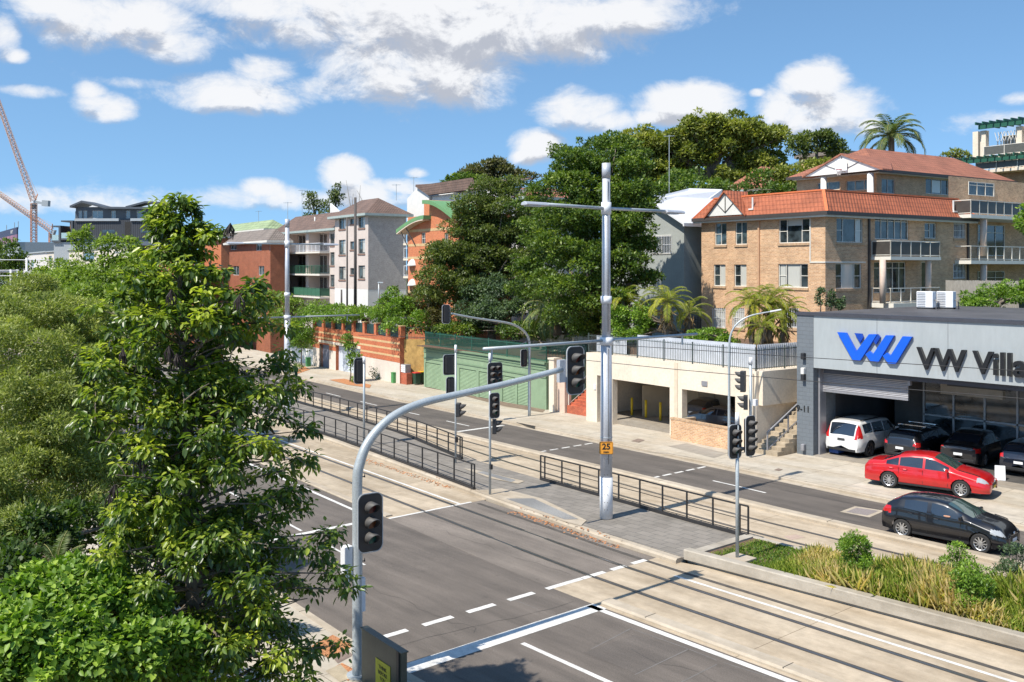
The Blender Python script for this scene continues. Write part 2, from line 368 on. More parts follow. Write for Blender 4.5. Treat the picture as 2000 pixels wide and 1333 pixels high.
# concrete ramps with tactile plates
def gq(name, pts, m, z): return MB().q(*[G(x, y, z) for x, y in pts]).build(name, m)
def vq(name, pts, m, z): return struct(MB().q(*[V3(s, v, z) for s, v in pts]).build(name, m))
vq('crossing_ramp', [(-31.3,23.72),(-25.2,23.58),(-24.3,23.7),(-24.7,24.35),(-28.4,25.1),(-30.9,24.9)], M_kerb, .168)
M_tact = coursed('tactile_dots', (.36, .35, .33), (.27, .26, .25), (.20, .195, .185), .09, .09, .03)
q_ = NT('tactile_grey'); p_ = q_.n('ShaderNodeBsdfPrincipled'); q_.l(p_.outputs[0], q_.out.inputs[0]); t_ = q_.n('ShaderNodeTexCoord')
v_ = q_.n('ShaderNodeTexVoronoi'); v_.inputs['Scale'].default_value = 14; v_.inputs['Randomness'].default_value = .15; q_.l(t_.outputs['Object'], v_.inputs['Vector'])
q_.l(q_.mix(q_.rng(v_.outputs['Distance'], .2, .5), (.42, .41, .39), (.2, .195, .19)), p_.inputs['Base Color']); M_tact = q_.m
vq('tactile_paving', [(-29.3,23.95),(-25.3,23.78),(-25.0,24.2),(-28.6,24.85)], M_tact, .173)
struct(gq('crossing_ramp', [(905,915),(930,918),(1025,940),(1012,945),(960,935)], M_kerb, .168))
struct(gq('tactile_paving', [(930,922),(945,921),(1008,938),(998,942)], M_tact, .173))
# rails
rl = MB(); gr = MB()
for v in (20.62, 22.06): ribbon('', v-.09, v+.09, S0, S1, .008, None, 0, gr); ribbon('', v-.055, v+.02, S0, S1, .012, None, 0, rl)
for v in ([(-260,29.9),(-46,29.9),(-36,28.85),(-26,28.4),(60,28.25)], [(-260,31.0),(-46,30.6),(-36,30.25),(-26,29.85),(60,29.7)]):
    ribbon('', [(a, b-.09) for a, b in v], [(a, b+.09) for a, b in v], S0, S1, .008, None, 0, gr)
    ribbon('', [(a, b-.055) for a, b in v], [(a, b+.02) for a, b in v], S0, S1, .012, None, 0, rl)
ribbon('', 22.93, 23.10, -30, S1, .0085, None, 0, gr)
struct(gr.build('rail_groove', M_groove)); struct(rl.build('tram_rail', M_rail))
# painted markings
mk = MB()
ribbon('', 18.70, 18.90, -18.75, S1, .006, None, 0, mk)                     # edge line right of the stop line
ribbon('', 18.45, 18.60, -90, -30.9, .006, None, 0, mk)
ribbon('', 22.30, 22.42, -110, -30.3, .0085, None, 0, mk); ribbon('', 22.52, 22.64, -18.9, S1, .0085, None, 0, mk)
def sbar(s0, s1, v0, v1, z=.006): mk.q(V3(s0, v0, z), V3(s1, v0, z), V3(s1, v1, z), V3(s0, v1, z))
sbar(-18.80, -18.28, 12.45, 19.0)                                            # stop line
for k in range(6): sbar(-20.62, -20.42, 13.0+k*1.45, 13.0+k*1.45+.95, .0068)   # dashed pedestrian line
for k in range(4): sbar(-20.62, -20.42, 19.6+k*.95, 19.6+k*.95+.62, .0088)
ribbon('', 15.6, 15.74, -17.95, 40, .006, None, 0, mk)                       # lane line
for k in range(14): ribbon('', 15.6, 15.7, -33-k*6, -31-k*6, .006, None, 0, mk)
ribbon('', 15.62, 15.70, -29.2, -25.9, .006, None, 0, mk)
sbar(-30.75, -30.5, 12.6, 18.5); sbar(-30.42, -30.28, 19.0, 22.9, .0095)
for k in range(5): sbar(-28.58, -28.42, 31.75+k*.82, 31.75+k*.82+.58)            # far crossing
for k in range(5): sbar(-36.85, -36.7, 31.6+k*.85, 31.6+k*.85+.58)
sbar(-45.2, -44.9, 31.5, 35.4)                                               # far stop line
ribbon('', 33.5, 33.62, -26.3, -23.4, .006, None, 0, mk)
for k in range(12): ribbon('', 33.5, 33.62, -49-k*6.2, -46.3-k*6.2, .006, None, 0, mk)
struct(mk.build('road_markings', M_line))
# seams, patches, grates and lids
sm = MB(); M_seam = mat('asphalt_seam', (.16, .15, .14), .8, .2, 5)
def seam(pts, wd=.03, z=.0045):
    for a, b in zip(pts, pts[1:]):
        A_, B_ = G(*a, z), G(*b, z); d = (B_-A_).normalized(); e = Vector((-d.y, d.x, 0))*wd/2; sm.q(A_-e, B_-e, B_+e, A_+e)
seam([(1155,1268),(1232,1228),(1345,1268),(1240,1318)]); seam([(1345,1268),(1400,1290)]); seam([(1400,1298),(1330,1333)]); seam([(1415,1295),(1500,1322)])
seam([(1000,1170),(1050,1190)], .02)
struct(sm.build('road_seams', M_seam))
ck = MB(); M_crack = mat('crack_sealant', (.055, .05, .046), .7)
def crack(s0, v0, s1, v1, n=14, w_=.014, amp=.09):
    P_ = [V3(s0+(s1-s0)*k/n+rnd.gauss(0, amp*.4), v0+(v1-v0)*k/n+rnd.gauss(0, amp), .0042) for k in range(n+1)]
    for a, b in zip(P_, P_[1:]): d = (b-a).normalized(); e = Vector((-d.y, d.x, 0))*w_/2*rnd.uniform(.5, 1.3); ck.q(a-e, b-e, b+e, a+e)
for q in ((-17.5, 13.2, -12, 14.6), (-24, 14.8, -19.2, 15.4), (-16, 17.4, -9, 17.7), (-40, 32.3, -30, 33), (-27, 34.6, -15, 34.9), (-22, 32.4, -12, 32.6), (-60, 34, -48, 33.2), (-19.9, 12.9, -19.2, 18.6)): crack(*q)
crack(-32, 35.3, 10, 35.25, 60, .03, .02); crack(-28, 19.6, -21, 20.2)
struct(ck.build('road_cracks', M_crack))
jt = MB()
for k in range(40):
    s = -19-k*4.2
    for v0, v1, z in ((23.5, 23.86, .1645), (31.1, 31.58, .1645), (12.16, 12.4, .134), (36.1, 36.26, .124), (35.76, 36.07, .0095)):
        v0_, v1_ = (pl(NM, s), pl(NM, s)+.34) if v0 == 23.5 else ((pl(FK, s), pl(FK, s)+.48) if v0 == 31.1 else (v0, v1))
        if s > -19.7 and v0 == 23.5: continue
        jt.q(V3(s, v0_, z), V3(s+.02, v0_, z), V3(s+.02, v1_, z), V3(s, v1_, z))
for k in range(8): s = -16+k*4.2; jt.q(V3(s, 31.15, .1645), V3(s+.02, 31.15, .1645), V3(s+.02, 31.6, .1645), V3(s, 31.6, .1645)); jt.q(V3(s-1, 19.1, .1045), V3(s-.98, 19.1, .1045), V3(s-.98, 19.55, .1045), V3(s-1, 19.55, .1045))
struct(jt.build('kerb_joints', M_drk))
def lid(name, pts, m, z, label=None): return struct(gq(name, pts, m, z))

lid('road_patch', [(1240,1240),(1345,1272),(1240,1316),(1140,1275)], asphalt('patch_asphalt', (.108,.092,.079)), .0035)
M_lid = mat('rusty_lid', (.20, .15, .12), .7, .3, 6)
lid('kerb_lid', [(1640,1000),(1670,989),(1728,998),(1698,1011)], M_kerb, .008); lid('pit_grate', [(1652,1000),(1673,992),(1716,998),(1694,1007)], mat('pit_grate_m', (.23,.2,.19), .7, .3, 30), .0125)
lid('pit_lid', [(1338,1083),(1352,1078),(1368,1082),(1354,1088)], M_lid, .155)
lid('pit_lid', [(1512,918),(1520,915),(1529,917),(1521,920)], M_lid, .136)
lid('track_lid', [(1530,1048),(1555,1044),(1572,1050),(1545,1055)], mat('pink_lid', (.40,.30,.24), .8), .008)
lid('footpath_patch', [(1305,872),(1340,866),(1420,886),(1395,895)], M_drive, .136); lid('footpath_patch', [(1145,812),(1310,845),(1310,836),(1200,812)], M_drive, .1355)
lid('footpath_patch', [(1330,858),(1350,850),(1395,860),(1380,864)], M_drive, .1365)
lid('garage_apron', [(828,754),(1066,800),(1060,806),(985,794),(870,764),(832,757)], mat('apron_brown', (.19,.14,.10), .9, .3, 3, stain=.5), .1362)
lid('pit_lid', [(1232,862),(1246,857),(1260,860),(1248,865)], M_lid, .137); lid('pit_lid', [(1318,856),(1345,848),(1356,851),(1335,860)], M_lid, .138)
lid('storm_drain', [(1008,826),(1018,824),(1050,832),(1042,835)], M_drk, .124)
# mulch squares of the near and far footpath
M_mul = mat('orange_mulch', (.42, .16, .06), .95, .6, 22, bump=1, bscale=40, col2=(.66, .30, .13))
lid('tree_pit', [(608,1262),(650,1240),(690,1262),(640,1286)], M_mul, .145); lid('tree_pit', [(640,1310),(668,1295),(700,1312),(680,1330)], M_mul, .145)
lid('pit_lid', [(640,1275),(668,1262),(690,1280),(660,1296)], M_lid, .142)
lid('pit_lid', [(636,1310),(665,1298),(690,1322),(665,1333)], mat('sand_lid', (.36,.30,.21), .8, .2, 3, stain=.4), .149)
lid('tree_pit', [(643,742),(672,740),(725,752),(722,758),(680,752)], M_mul, .15); lid('tree_pit', [(575,725),(595,716),(606,722),(582,730)], M_mul, .15)
# loose leaf litter along the track
lt = MB()
for _ in range(550):
    s = rnd.choice([rnd.uniform(-42, -33), rnd.uniform(-28, -22)]); v = rnd.gauss(23.35, .12)+(.2 if s < -33 else 0); p = V3(s, v, .03); a = rnd.uniform(0, 6.3); e = Vector((math.cos(a), math.sin(a), 0))*.05; g = Vector((-e.y, e.x, .02))
    p.z = zg(s)+(.17 if v > pl(NM, s) else .014); lt.q(p-e, p-g*.6, p+e, p+g*.6)
tag(lt.build('leaf_litter', M_mul), 'dry orange leaf litter along the island kerb', 'leaf litter', kind='stuff')

# ---------------------------------------------------------------- planter in the median
M_pc = concrete('planter_concrete', (.40, .36, .30), dark=.5)
PF = [(-19.6, 23.85), (-9.6, 24.45), (60, 27)]
PB = [(-19.6, 27.30), (60, 27.30)]
pw = MB()
ribbon('', PF, [(a, b+.32) for a, b in PF], -19.6, 30, .40, None, .31, pw, bev=.03); ribbon('', [(a, b+.08) for a, b in PF], [(a, b+.3) for a, b in PF], -19.5, 30, .13, None, .13, pw)
ribbon('', [(a, b-.22) for a, b in PB], PB, -19.6, 30, .26, None, .3, pw, bev=.02)
i_ = MB(); pw.prism([(-19.6, 24.2, 0), (-19.25, 24.2, 0), (-19.25, 27.05, 0), (-19.6, 27.05, 0)], (0, 0, .3))
pw_o = pw.build('planter_wall', M_pc); tag(pw_o, 'low weathered concrete wall around the planted median strip', 'planter wall')
ribbon('planter_soil', [(a, b+.28) for a, b in PF], [(a, b-.2) for a, b in PB], -19.3, 30, .24, M_soil)

# ---------------------------------------------------------------- hillside behind the street
M_hill = mat('hill_ground', (.07, .085, .035), .95, .4, .3, stain=.4)
def hill(s, v):
    h = 3.4+.12*(v-50) if s > -62 else 2.2+.05*(v-50)
    return min(h, 13)+.5*math.sin(s*.11)+.4*math.sin(v*.13)
def patch(s0, s1, v0, v1, n, m):
    mb = MB()
    for i in range(n+1):
        for j in range(m+1):
            s = s0+(s1-s0)*i/n; v = v0+(v1-v0)*(j/m)**1.5; mb.v.append((s, v+cbend(s), zg(s)+hill(s, v)))
    for i in range(n):
        for j in range(m): a = i*(m+1)+j; mb.f.append((a, a+m+1, a+m+2, a+1))
    for i in range(n):
        a, b = mb.v[i*(m+1)], mb.v[(i+1)*(m+1)]; mb.q((a[0], a[1], -1.3), (b[0], b[1], -1.3), b, a)
    struct(mb.build('hillside', M_hill, smooth=True))
patch(-260, -29.2, 50, 320, 60, 24); patch(-29.1, 90, 58, 320, 36, 24)
# ================================================================ street furniture
def gal(name, c, rough=.42):
    q = NT(name); p = q.n('ShaderNodeBsdfPrincipled'); q.l(p.outputs[0], q.out.inputs[0]); o = q.n('ShaderNodeTexCoord').outputs['Object']
    v = q.n('ShaderNodeTexVoronoi'); v.inputs['Scale'].default_value = 28; q.l(o, v.inputs['Vector'])
    f = q.rng(v.outputs['Distance'], 0, .7, .86, 1.1); g = q.rng(q.noise(o, 1.2, 5), .3, .7, .85, 1.1)
    q.l(q.mix(1, q.mix(1, c4(c), f, 'MULTIPLY'), g, 'MULTIPLY'), p.inputs['Base Color']); p.inputs['Metallic'].default_value = .25; p.inputs['Roughness'].default_value = rough; return q.m
M_gal = gal('galvanised_steel', (.40, .44, .46)); M_pole = gal('grey_pole_paint', (.47, .49, .53), .45); M_white = mat('white_metal', (.72, .73, .75), .45, .06, 3, stain=.2)
M_blk = mat('black_signal_plastic', (.022, .023, .026), .45, .2, 6); M_blkst = mat('black_fence_paint', (.024, .023, .024), .5, .2, 4); M_hood = mat('hood_grey', (.075, .072, .07), .6, .2, 6)
def lens(name, c): return mat(name, c, .25, .2, 12)
LENS = [lens('red_lens', (.10, .022, .018)), lens('amber_lens', (.15, .05, .018)), lens('green_lens', (.02, .10, .075))]
M_sig_edge = mat('signal_edge_grey', (.42, .43, .44), .5)
def rrect(w_, h_, r, n=5):
    out = []
    for cx, cy, a0 in ((w_/2-r, h_/2-r, 0), (-w_/2+r, h_/2-r, 90), (-w_/2+r, -h_/2+r, 180), (w_/2-r, -h_/2+r, 270)):
        for k in range(n+1): a = R(a0+90*k/n); out.append((cx+r*math.cos(a), cy+r*math.sin(a)))
    return out
def signal(label, p, rz, n=3, cols=1, s=1.0, board=True, group=None, cat='traffic light', colours=None, parent=None, bs=1.0):
    """signal head facing local +x (turned by rz); p is the centre of the head"""
    t = thing('traffic_signal', label, cat, p, rz, group) if parent is None else thing('signal_head', None, None, p, rz)
    if parent is not None: t.parent = parent
    d = .30*s; H = d*1.13*n; W = d*1.15*cols
    if board:
        o = rrect((W+.26*s), (H+.30*s), .16*s)
        MB().prism([(-.03, y, z) for y, z in o], (.022, 0, 0)).build('backboard', M_blk, t)
        m = MB()
        for a, b in zip(o, o[1:]+o[:1]): m.bar((-.02, a[0], a[1]), (-.02, b[0], b[1]), .032*s, .022)
        m.build('board_edge', M_sig_edge, t)
    MB().prism([(-.22*s, y, z) for y, z in rrect(W, H+.06*s, .05*s, 3)], (.21*s, 0, 0)).build('housing', M_blk, t)
    for c in range(cols):
        for k in range(n):
            y = (c-(cols-1)/2)*d*1.15; z = H/2-d*.565-k*d*1.13
            col = LENS[min(k, 2)] if colours is None else colours[k]
            dd = [(-.008+0.0*j, y+.42*d*math.cos(2*math.pi*j/18), z+.42*d*math.sin(2*math.pi*j/18)) for j in range(18)]
            L_ = MB().prism(dd, (.02, 0, 0)).build('lens', col, t)
            m = MB(); r = d*.47; NN = 18                              # hood: a tube cut back underneath
            for j in range(NN+1):
                a = R(-55+290*j/NN); f = .5+.5*math.sin(a); ln = .01+.30*s*max(0, f)**.6
                for rr in (r, r-.012):
                    m.v += [(-.01, y+rr*math.cos(a), z+rr*math.sin(a)), (ln, y+rr*math.cos(a), z+rr*math.sin(a)*(1-.05))]
            for j in range(NN):
                a = j*4; b = a+4
                m.f += [(a, b, b+1, a+1), (a+2, a+3, b+3, b+2), (a+1, b+1, b+3, a+3)]
            m.build('hood', M_hood, t, smooth=True)
    return t
def pole_tube(name, pts, r, m, parent, n=14): return MB().tube(pts, r, n).build(name, m, parent, smooth=False)
def smooth_(o): o.data.shade_smooth(); return o
def arc(pts, k=8):                       # Catmull-Rom through points
    pts = [Vector(p) for p in pts]; P = [2*pts[0]-pts[1]]+pts+[2*pts[-1]-pts[-2]]; out = []
    for i in range(1, len(P)-2):
        for j in range(k):
            t = j/k; out.append(.5*((2*P[i])+(P[i+1]-P[i-1])*t+(2*P[i-1]-5*P[i]+4*P[i+1]-P[i+2])*t*t+(3*P[i]-P[i-1]-3*P[i+1]+P[i+2])*t**3))
    return out+[pts[-1]]
# --- A: big mast arm on the near footpath
bA = G(698, 1333); bA.z = .14; sA = bA.x
t = thing('traffic_light_mast', 'tall galvanised mast arm curving over the near lanes from the near footpath', 'traffic light mast', bA)
pts = [onS(x, y, sA)-bA for x, y in [(700,935),(703,905),(715,872),(738,840),(772,811),(820,789),(880,774),(985,751),(1097,722)]]
pts = [Vector((0, 0, 0)), Vector((0, 0, 2)), Vector((0, 0, 3.4))]+[Vector((0, p.y, p.z)) for p in pts]; pts[3].y = 0.0
pp = arc(pts, 6)
nn = len(pp); rr = [.115 if i < nn*.35 else .115-.04*(i-nn*.35)/(nn*.65) for i in range(nn)]
smooth_(pole_tube('mast', pp, rr, M_gal, t, 18)); MB().cyl(0, 0, 0, .05, .24, 20).build('base_plate', M_gal, t)
MB().box(-.17, .02, -.34, -.13, 2.15, 2.95).build('control_box', M_white, t, bevel=.015); MB().box(-.05, .10, .02, .15, 1.45, 2.2).build('cable_cover', M_white, t)
for z in (2.55, 3.75, 4.45, 2.0): MB().tube([(0, .10, z), (0, .19, z)], .012, 6).cyl(0, .19, z-.02, z+.07, .018, 6, .004).build('bracket', M_blkst, t)
rzs = R(0)
hA2 = onS(715, 1019, sA); signal('black three lamp signal fixed to the upright of the near mast', (sA+.16, hA2.y+.02, hA2.z), R(-6), group='traffic signals')
hA = onS(1121, 724, sA); signal('black three lamp signal at the tip of the long mast arm', (sA+.02, hA.y+.05, hA.z), R(-4), group='traffic signals', s=.98)
MB().box(-.18, -.04, -.52, -.28, -.3, .3).build('terminal_box', M_pole, [o for o in bpy.data.objects if o.get('label', '').startswith('black three lamp signal at the tip')][0])
# --- poles with heads
def post(label, px, py, ytop, r=.055, cap=True, z0=.15, cat='signal post'):
    b = G(px, py, z0); t = thing('signal_post', label, cat, b); D = dep(b.x, b.y); h = (CH+(H0-ytop)*D/F)-b.z
    smooth_(MB().cyl(0, 0, 0, h-.35, r, 12).build('post', M_gal, t)); 
    if cap: smooth_(MB().cyl(0, 0, h-.35, h, r*1.35, 12, r*1.1).build('post_cap', M_white, t))
    return t, b, D
def hpos(b, px, py): D = dep(b.x, b.y); return at(px, py, D)
tB, bB, DB = post('slim grey post on the island carrying a six lamp head', 957, 967, 690, .05)
signal('six lamp signal in two columns on the slim island post', hpos(bB, 963, 731)+Vector((.14, .0, 0)), R(-8), 3, 2, .72, group='traffic signals')
signal('three lamp signal below the six lamp head', hpos(bB, 962, 792)+Vector((.14, 0, 0)), R(-8), 3, 1, .78, group='traffic signals')
signal('small pedestrian signal lowest on the slim island post', hpos(bB, 965, 834)+Vector((.02, .12, 0)), R(50), 2, 1, .8, board=False, cat='pedestrian signal')
MB().box(.02, .12, -.05, .05, 1.05, 1.25).build('push_button', M_blk, tB)
tC, bC, DC = post('grey post behind the island fence end with signals facing away', 890, 905, 674, .05)
signal('wide signal seen from behind on the post at the fence end', hpos(bC, 881, 713)+Vector((-.12, 0, 0)), R(172), 3, 2, .74, group='traffic signals')
signal('narrow signal seen from behind under the wide one', hpos(bC, 882, 757)+Vector((-.12, 0, 0)), R(172), 3, 1, .74, group='traffic signals')
signal('pedestrian signal at mid height of the fence end post', hpos(bC, 894, 801)+Vector((.1, .1, 0)), R(35), 2, 1, .9, board=False, cat='pedestrian signal')
MB().box(.02, .12, -.06, .06, 1.0, 1.25).build('push_button', M_blk, tC)
tD, bD, DD = post('grey post inside the fenced island beside the long railing', 711, 872, 697, .06)
signal('pair of large signals seen from behind on the post inside the fenced island', hpos(bD, 705, 725)+Vector((-.15, 0, 0)), R(170), 3, 1, 1.05, group='traffic signals')
tG, bG, DG = post('grey post with a square footing at the planter end', 1440, 1095, 806, .055, z0=.24)
MB().box(-.42, .42, -.42, .42, -.08, .10).build('footing', M_kerb, tG, bevel=.02)
signal('left three lamp signal on the planter post', hpos(bG, 1431, 862)+Vector((.12, -.02, 0)), R(-12), 3, 1, .80, group='traffic signals')
signal('tall four lamp signal right of the planter post', hpos(bG, 1459, 851)+Vector((.12, .03, 0)), R(-2), 4, 1, .74, group='traffic signals')
MB().box(-.1, .12, .03, .2, 3.4, 3.5).build('bracket', M_gal, tG)
tH, bH, DH = post('white capped signal post on the far footpath before the car park', 1466, 893, 698, .075)
signal('dark signal facing away high on the far footpath post', hpos(bH, 1454, 745)+Vector((-.1, -.15, 0)), R(200), 3, 1, .95, board=False, group='traffic signals')
signal('small pedestrian signal under the dark one on the far footpath post', hpos(bH, 1456, 786)+Vector((-.05, -.1, 0)), R(215), 2, 1, .95, board=False, cat='pedestrian signal')
MB().box(.05, .25, .05, .25, 2.5, 2.8).build('control_box', M_white, tH)
# --- E: far mast arm
bE = G(1034, 813, .13); sE = bE.x
t = thing('traffic_light_mast', 'grey mast arm leaning over the far lanes from the far footpath', 'traffic light mast', bE)
pts = [Vector((0, 0, 0)), Vector((0, 0, 2.6))]+[onS(x, y, sE)-bE for x, y in [(1034,700),(1034,668),(1026,650),(1008,637),(985,630),(930,622),(882,613)]]
for p in pts[2:4]: p.y = 0
pp = arc(pts, 6); smooth_(pole_tube('mast', pp, [.10-.045*i/len(pp) for i in range(len(pp))], M_gal, t, 14))
MB().bar(onS(1028, 668, sE)-bE, onS(1000, 681, sE)-bE, .03).build('brace', M_gal, t)
e = onS(871, 614, sE); signal('signal facing away at the tip of the far mast arm', (e.x, e.y, e.z), R(168), 3, 1, .85, group='traffic signals')
e = onS(1025, 700, sE); signal('signal facing away on the upright of the far mast', (e.x-.1, e.y, e.z), R(175), 3, 1, .85, group='traffic signals')
# --- tram and lighting poles in the median
M_sign = mat('orange_sign', (.72, .30, .03), .5, .05, 3)
def tram_pole(label, base, top, arm, wire, sc, LA, LW, rz=0, cover=True):
    t = thing('tram_pole', label, 'lighting pole', base, rz, 'tram and lighting poles along the median'); h = top
    smooth_(MB().cyl(0, 0, 1.0, wire+.1, .225*sc, 20, .20*sc).build('lower_pole', M_pole, t))
    smooth_(MB().cyl(0, 0, 0, 1.5, .24*sc, 20).build('base_sleeve', M_white, t))
    smooth_(MB().cyl(0, 0, wire-.15, h-.55, .165*sc, 20, .145*sc).build('upper_pole', M_pole, t)); smooth_(MB().cyl(0, 0, h-.55, h, .158*sc, 20).build('pole_top', M_pole, t))
    smooth_(MB().cyl(0, 0, wire-.16, wire+.12, .235*sc, 20).build('collar', M_white, t)); smooth_(MB().cyl(0, 0, wire+1.35, wire+1.62, .20*sc, 20).build('collar', M_white, t)); smooth_(MB().cyl(0, 0, arm-.22, arm+.22, .185*sc, 20).build('collar', M_white, t))
    a = MB(); a.tube([(0, -LA[0]+.9, arm+.02), (0, -.1, arm)], .06*sc, 10); a.tube([(0, .1, arm), (0, LA[1]-.9, arm+.02)], .06*sc, 10); smooth_(a.build('lamp_arm', M_gal, t))
    for y0, y1 in ((-LA[0], -LA[0]+1.05), (LA[1]-1.05, LA[1])):
        m = MB(); o = [(-.05, -.12), (-.02, -.17), (.05, -.12), (.085, 0), (.05, .12), (-.02, .17), (-.05, .12)]
        m.prism([(x_, y0, arm+z_) for z_, x_ in o], (0, y1-y0, 0)); l = m.build('luminaire', M_pole, t, bevel=.02)
        MB().box(-.12, .12, y0+.12, y1-.35, arm-.085, arm-.055).build('lamp_glass', mat('lamp_lens', (.5, .5, .48), .2), l)
    a = MB(); a.tube([(0, -LW[0], wire-.0), (0, -.15, wire)], .055*sc, 10); a.tube([(0, .15, wire), (0, LW[1], wire)], .055*sc, 10); smooth_(a.build('wire_arm', M_gal, t))
    for y in (-LW[0]+.35, LW[1]-.9): MB().cyl(0, y, wire-.38, wire, .035, 8).build('insulator', M_gal, t)
    return t
bF = G(1184, 1012, .16); tF = tram_pole('nearest tall pale grey pole in the island, with a 25 sign', bF, 12.95, 11.3, 6.48, 1.0, (4.0, 4.3), (5.75, 5.2))
def lettering(txt, size, m, name, loc, rot, parent, extr=.004, bold=0, sx=1):
    c = bpy.data.curves.new(name, 'FONT'); c.body = txt; c.size = size; c.extrude = extr; c.align_x = 'CENTER'; c.align_y = 'CENTER'; c.offset = bold; c.resolution_u = 4
    o = bpy.data.objects.new(name, c); COL.objects.link(o); bpy.context.view_layer.update()
    me = bpy.data.meshes.new_from_object(o); bpy.data.objects.remove(o); me.materials.clear(); me.materials.append(m)
    o = bpy.data.objects.new(name, me); COL.objects.link(o); o.parent = parent; o.location = loc; o.rotation_euler = rot; o.scale = (sx, 1, 1); return o
M_txt = mat('black_lettering', (.015, .015, .015), .5)
sg = thing('speed_sign', 'small orange plate reading 25 strapped to the nearest tall pole', 'sign', (bF.x+.14, bF.y-.15, 2.76), R(-42))
MB().prism([(.05, y, z) for y, z in rrect(.50, .46, .05)], (.012, 0, 0)).build('plate', M_sign, sg)
m = MB(); o_ = rrect(.46, .42, .04)
for a, b in zip(o_, o_[1:]+o_[:1]): m.bar((.066, a[0], a[1]), (.066, b[0], b[1]), .012, .004)
m.build('border', M_txt, sg)
lettering('25', .30, M_txt, 'number', (.066, 0, .045), (R(90), 0, R(90)), sg, bold=.008); lettering('KM/H', .085, M_txt, 'unit', (.066, 0, -.15), (R(90), 0, R(90)), sg, bold=.002)
MB().tube([(-.20+.26*math.cos(a), .0+.26*math.sin(a)*0-.0, 0) for a in (0, .1)], .01, 6)
b2 = at(561, 816, 63.5); b2.z = -.45; tram_pole('second tall grey pole along the island, beyond the big tree', b2, 12.95, 11.3, 6.48, .95, (4.0, 3.6), (5.3, 5.2), R(-6))
b3 = at(308, 700, 92.5); b3.z = -.6; tram_pole('third tall grey pole, its top showing over the big tree', b3, 12.9, 11.3, 6.48, .95, (4.0, 3.6), (5.3, 5.2), R(-6))
# far portal poles at the far left
for k, (px, D, lab) in enumerate(((21, 128, 'left slim white pole of the far left pair'), (34, 128.5, 'right slim white pole of the far left pair'), (52, 140, 'single slim white pole next to the far dark tree'))):
    p = at(px, 600, D); p.z = -.8; t = thing('catenary_pole', lab, 'pole', p, R(-8), 'slim white poles far left')
    h = CH+(H0-(527 if k < 2 else 504))*D/F+.8; smooth_(MB().cyl(0, 0, 0, h, .14, 10).build('pole', M_white, t)); MB().tube([(0, -6 if k != 1 else -3, h-(.3 if k else .1)), (0, 3 if k else 1, h-(.3 if k else .1))], .06, 8).build('arm', M_white, t)
    if k != 1: MB().tube([(0, -7, h-2.6), (0, 3, h-2.6)], .06, 8).build('arm', M_white, t)
# --- I: slender curved street lamp on the far footpath
bI = G(1424, 890, .13); t = thing('street_lamp', 'slender grey street lamp with a curved arm over the car park front', 'street lamp', bI, R(-6))
DI = dep(bI.x, bI.y); top = [at(x, y, DI)-bI for x, y in [(1425,760),(1425,690),(1427,655),(1440,632),(1465,617),(1506,608)]]
w_ = Vector(((top[-1].x), (top[-1].y), 0)).normalized(); pts = [Vector((0, 0, 0)), Vector((0, 0, 2.2))]+[Vector((0, 0, p.z)) if i < 2 else Vector((p.x, p.y, p.z)) for i, p in enumerate(top)]
pp = arc(pts, 6); smooth_(pole_tube('pole', pp, [.075-.045*i/len(pp) for i in range(len(pp))], M_gal, t, 10))
e = pp[-1]; d = (pp[-1]-pp[-4]).normalized(); MB().bar(e-d*.1, e+d*.45, .16, .07).build('luminaire', M_white, t, bevel=.02)
# street light pole seen against the grey block wall
# --- fences
def rail_fence(label, S_, v, side):
    t = thing('railing', label, 'railing', V3(S_[0], pl(v, S_[0]), .15)); o = t.location
    def P(s, z): q = V3(s, pl(v, s), .15)-o; q.z += z; return q
    hh = 1.06
    for k, s in enumerate(S_): MB().bar(P(s, .02), P(s, hh), .05, .05).build('post', M_blkst, t)
    mb = MB()
    for a, b in zip(S_, S_[1:]): mb.bar(P(a, hh), P(b, hh), .05, .05)
    mb.build('top_rail', M_blkst, t)
    for z in (.58,): 
        mb = MB()
        for a, b in zip(S_, S_[1:]): mb.bar(P(a, z), P(b, z), .022, .022)
        mb.build('mid_rail', M_blkst, t)
    mb = MB()
    for a, b in zip(S_, S_[1:]): mb.bar(P(a, .16), P(b, .16), .022, .022); mb.bar(P(a, .06), P(b, .06), .11, .10)
    mb.build('bottom_rail', M_blkst, t)
    return t
rail_fence('black railing behind the nearest tall pole, at the near island', [-31.1, -30.8]+[-30.8+1.21*k for k in range(1, 9)]+[-19.95, -19.6], 27.25, 1)
rail_fence('black railing on the track side of the long island', [-31.5, -31.75]+[-31.75-1.55*k for k in range(1, 24)], [(-31.5, 23.85), (-39, 24.3), (-47, 24.75), (-70, 24.95), (-100, 25)], 1)
rail_fence('black railing on the road side of the long island', [-37.3, -37.55]+[-37.55-1.5*k for k in range(1, 24)], [(-37.3, 27.05), (-46, 28.45), (-56, 29.05), (-100, 29.3)], 1)
# --- electric wires
def wire(label, pts):
    return tag(MB().tube(arc(pts, 6), .013, 4).build('overhead_wire', M_blkst), label, 'cable')
wire('upper thin black wire crossing in front of the big sign', [onT(700, 655, 33), onT(1130, 671, 33), onT(1550, 697, 33), onT(2010, 726, 33)])
wire('lower thin black wire crossing the garage doors', [onT(1050, 694, 31), onT(1300, 720, 31), onT(1560, 743, 31), onT(2010, 780, 31)])
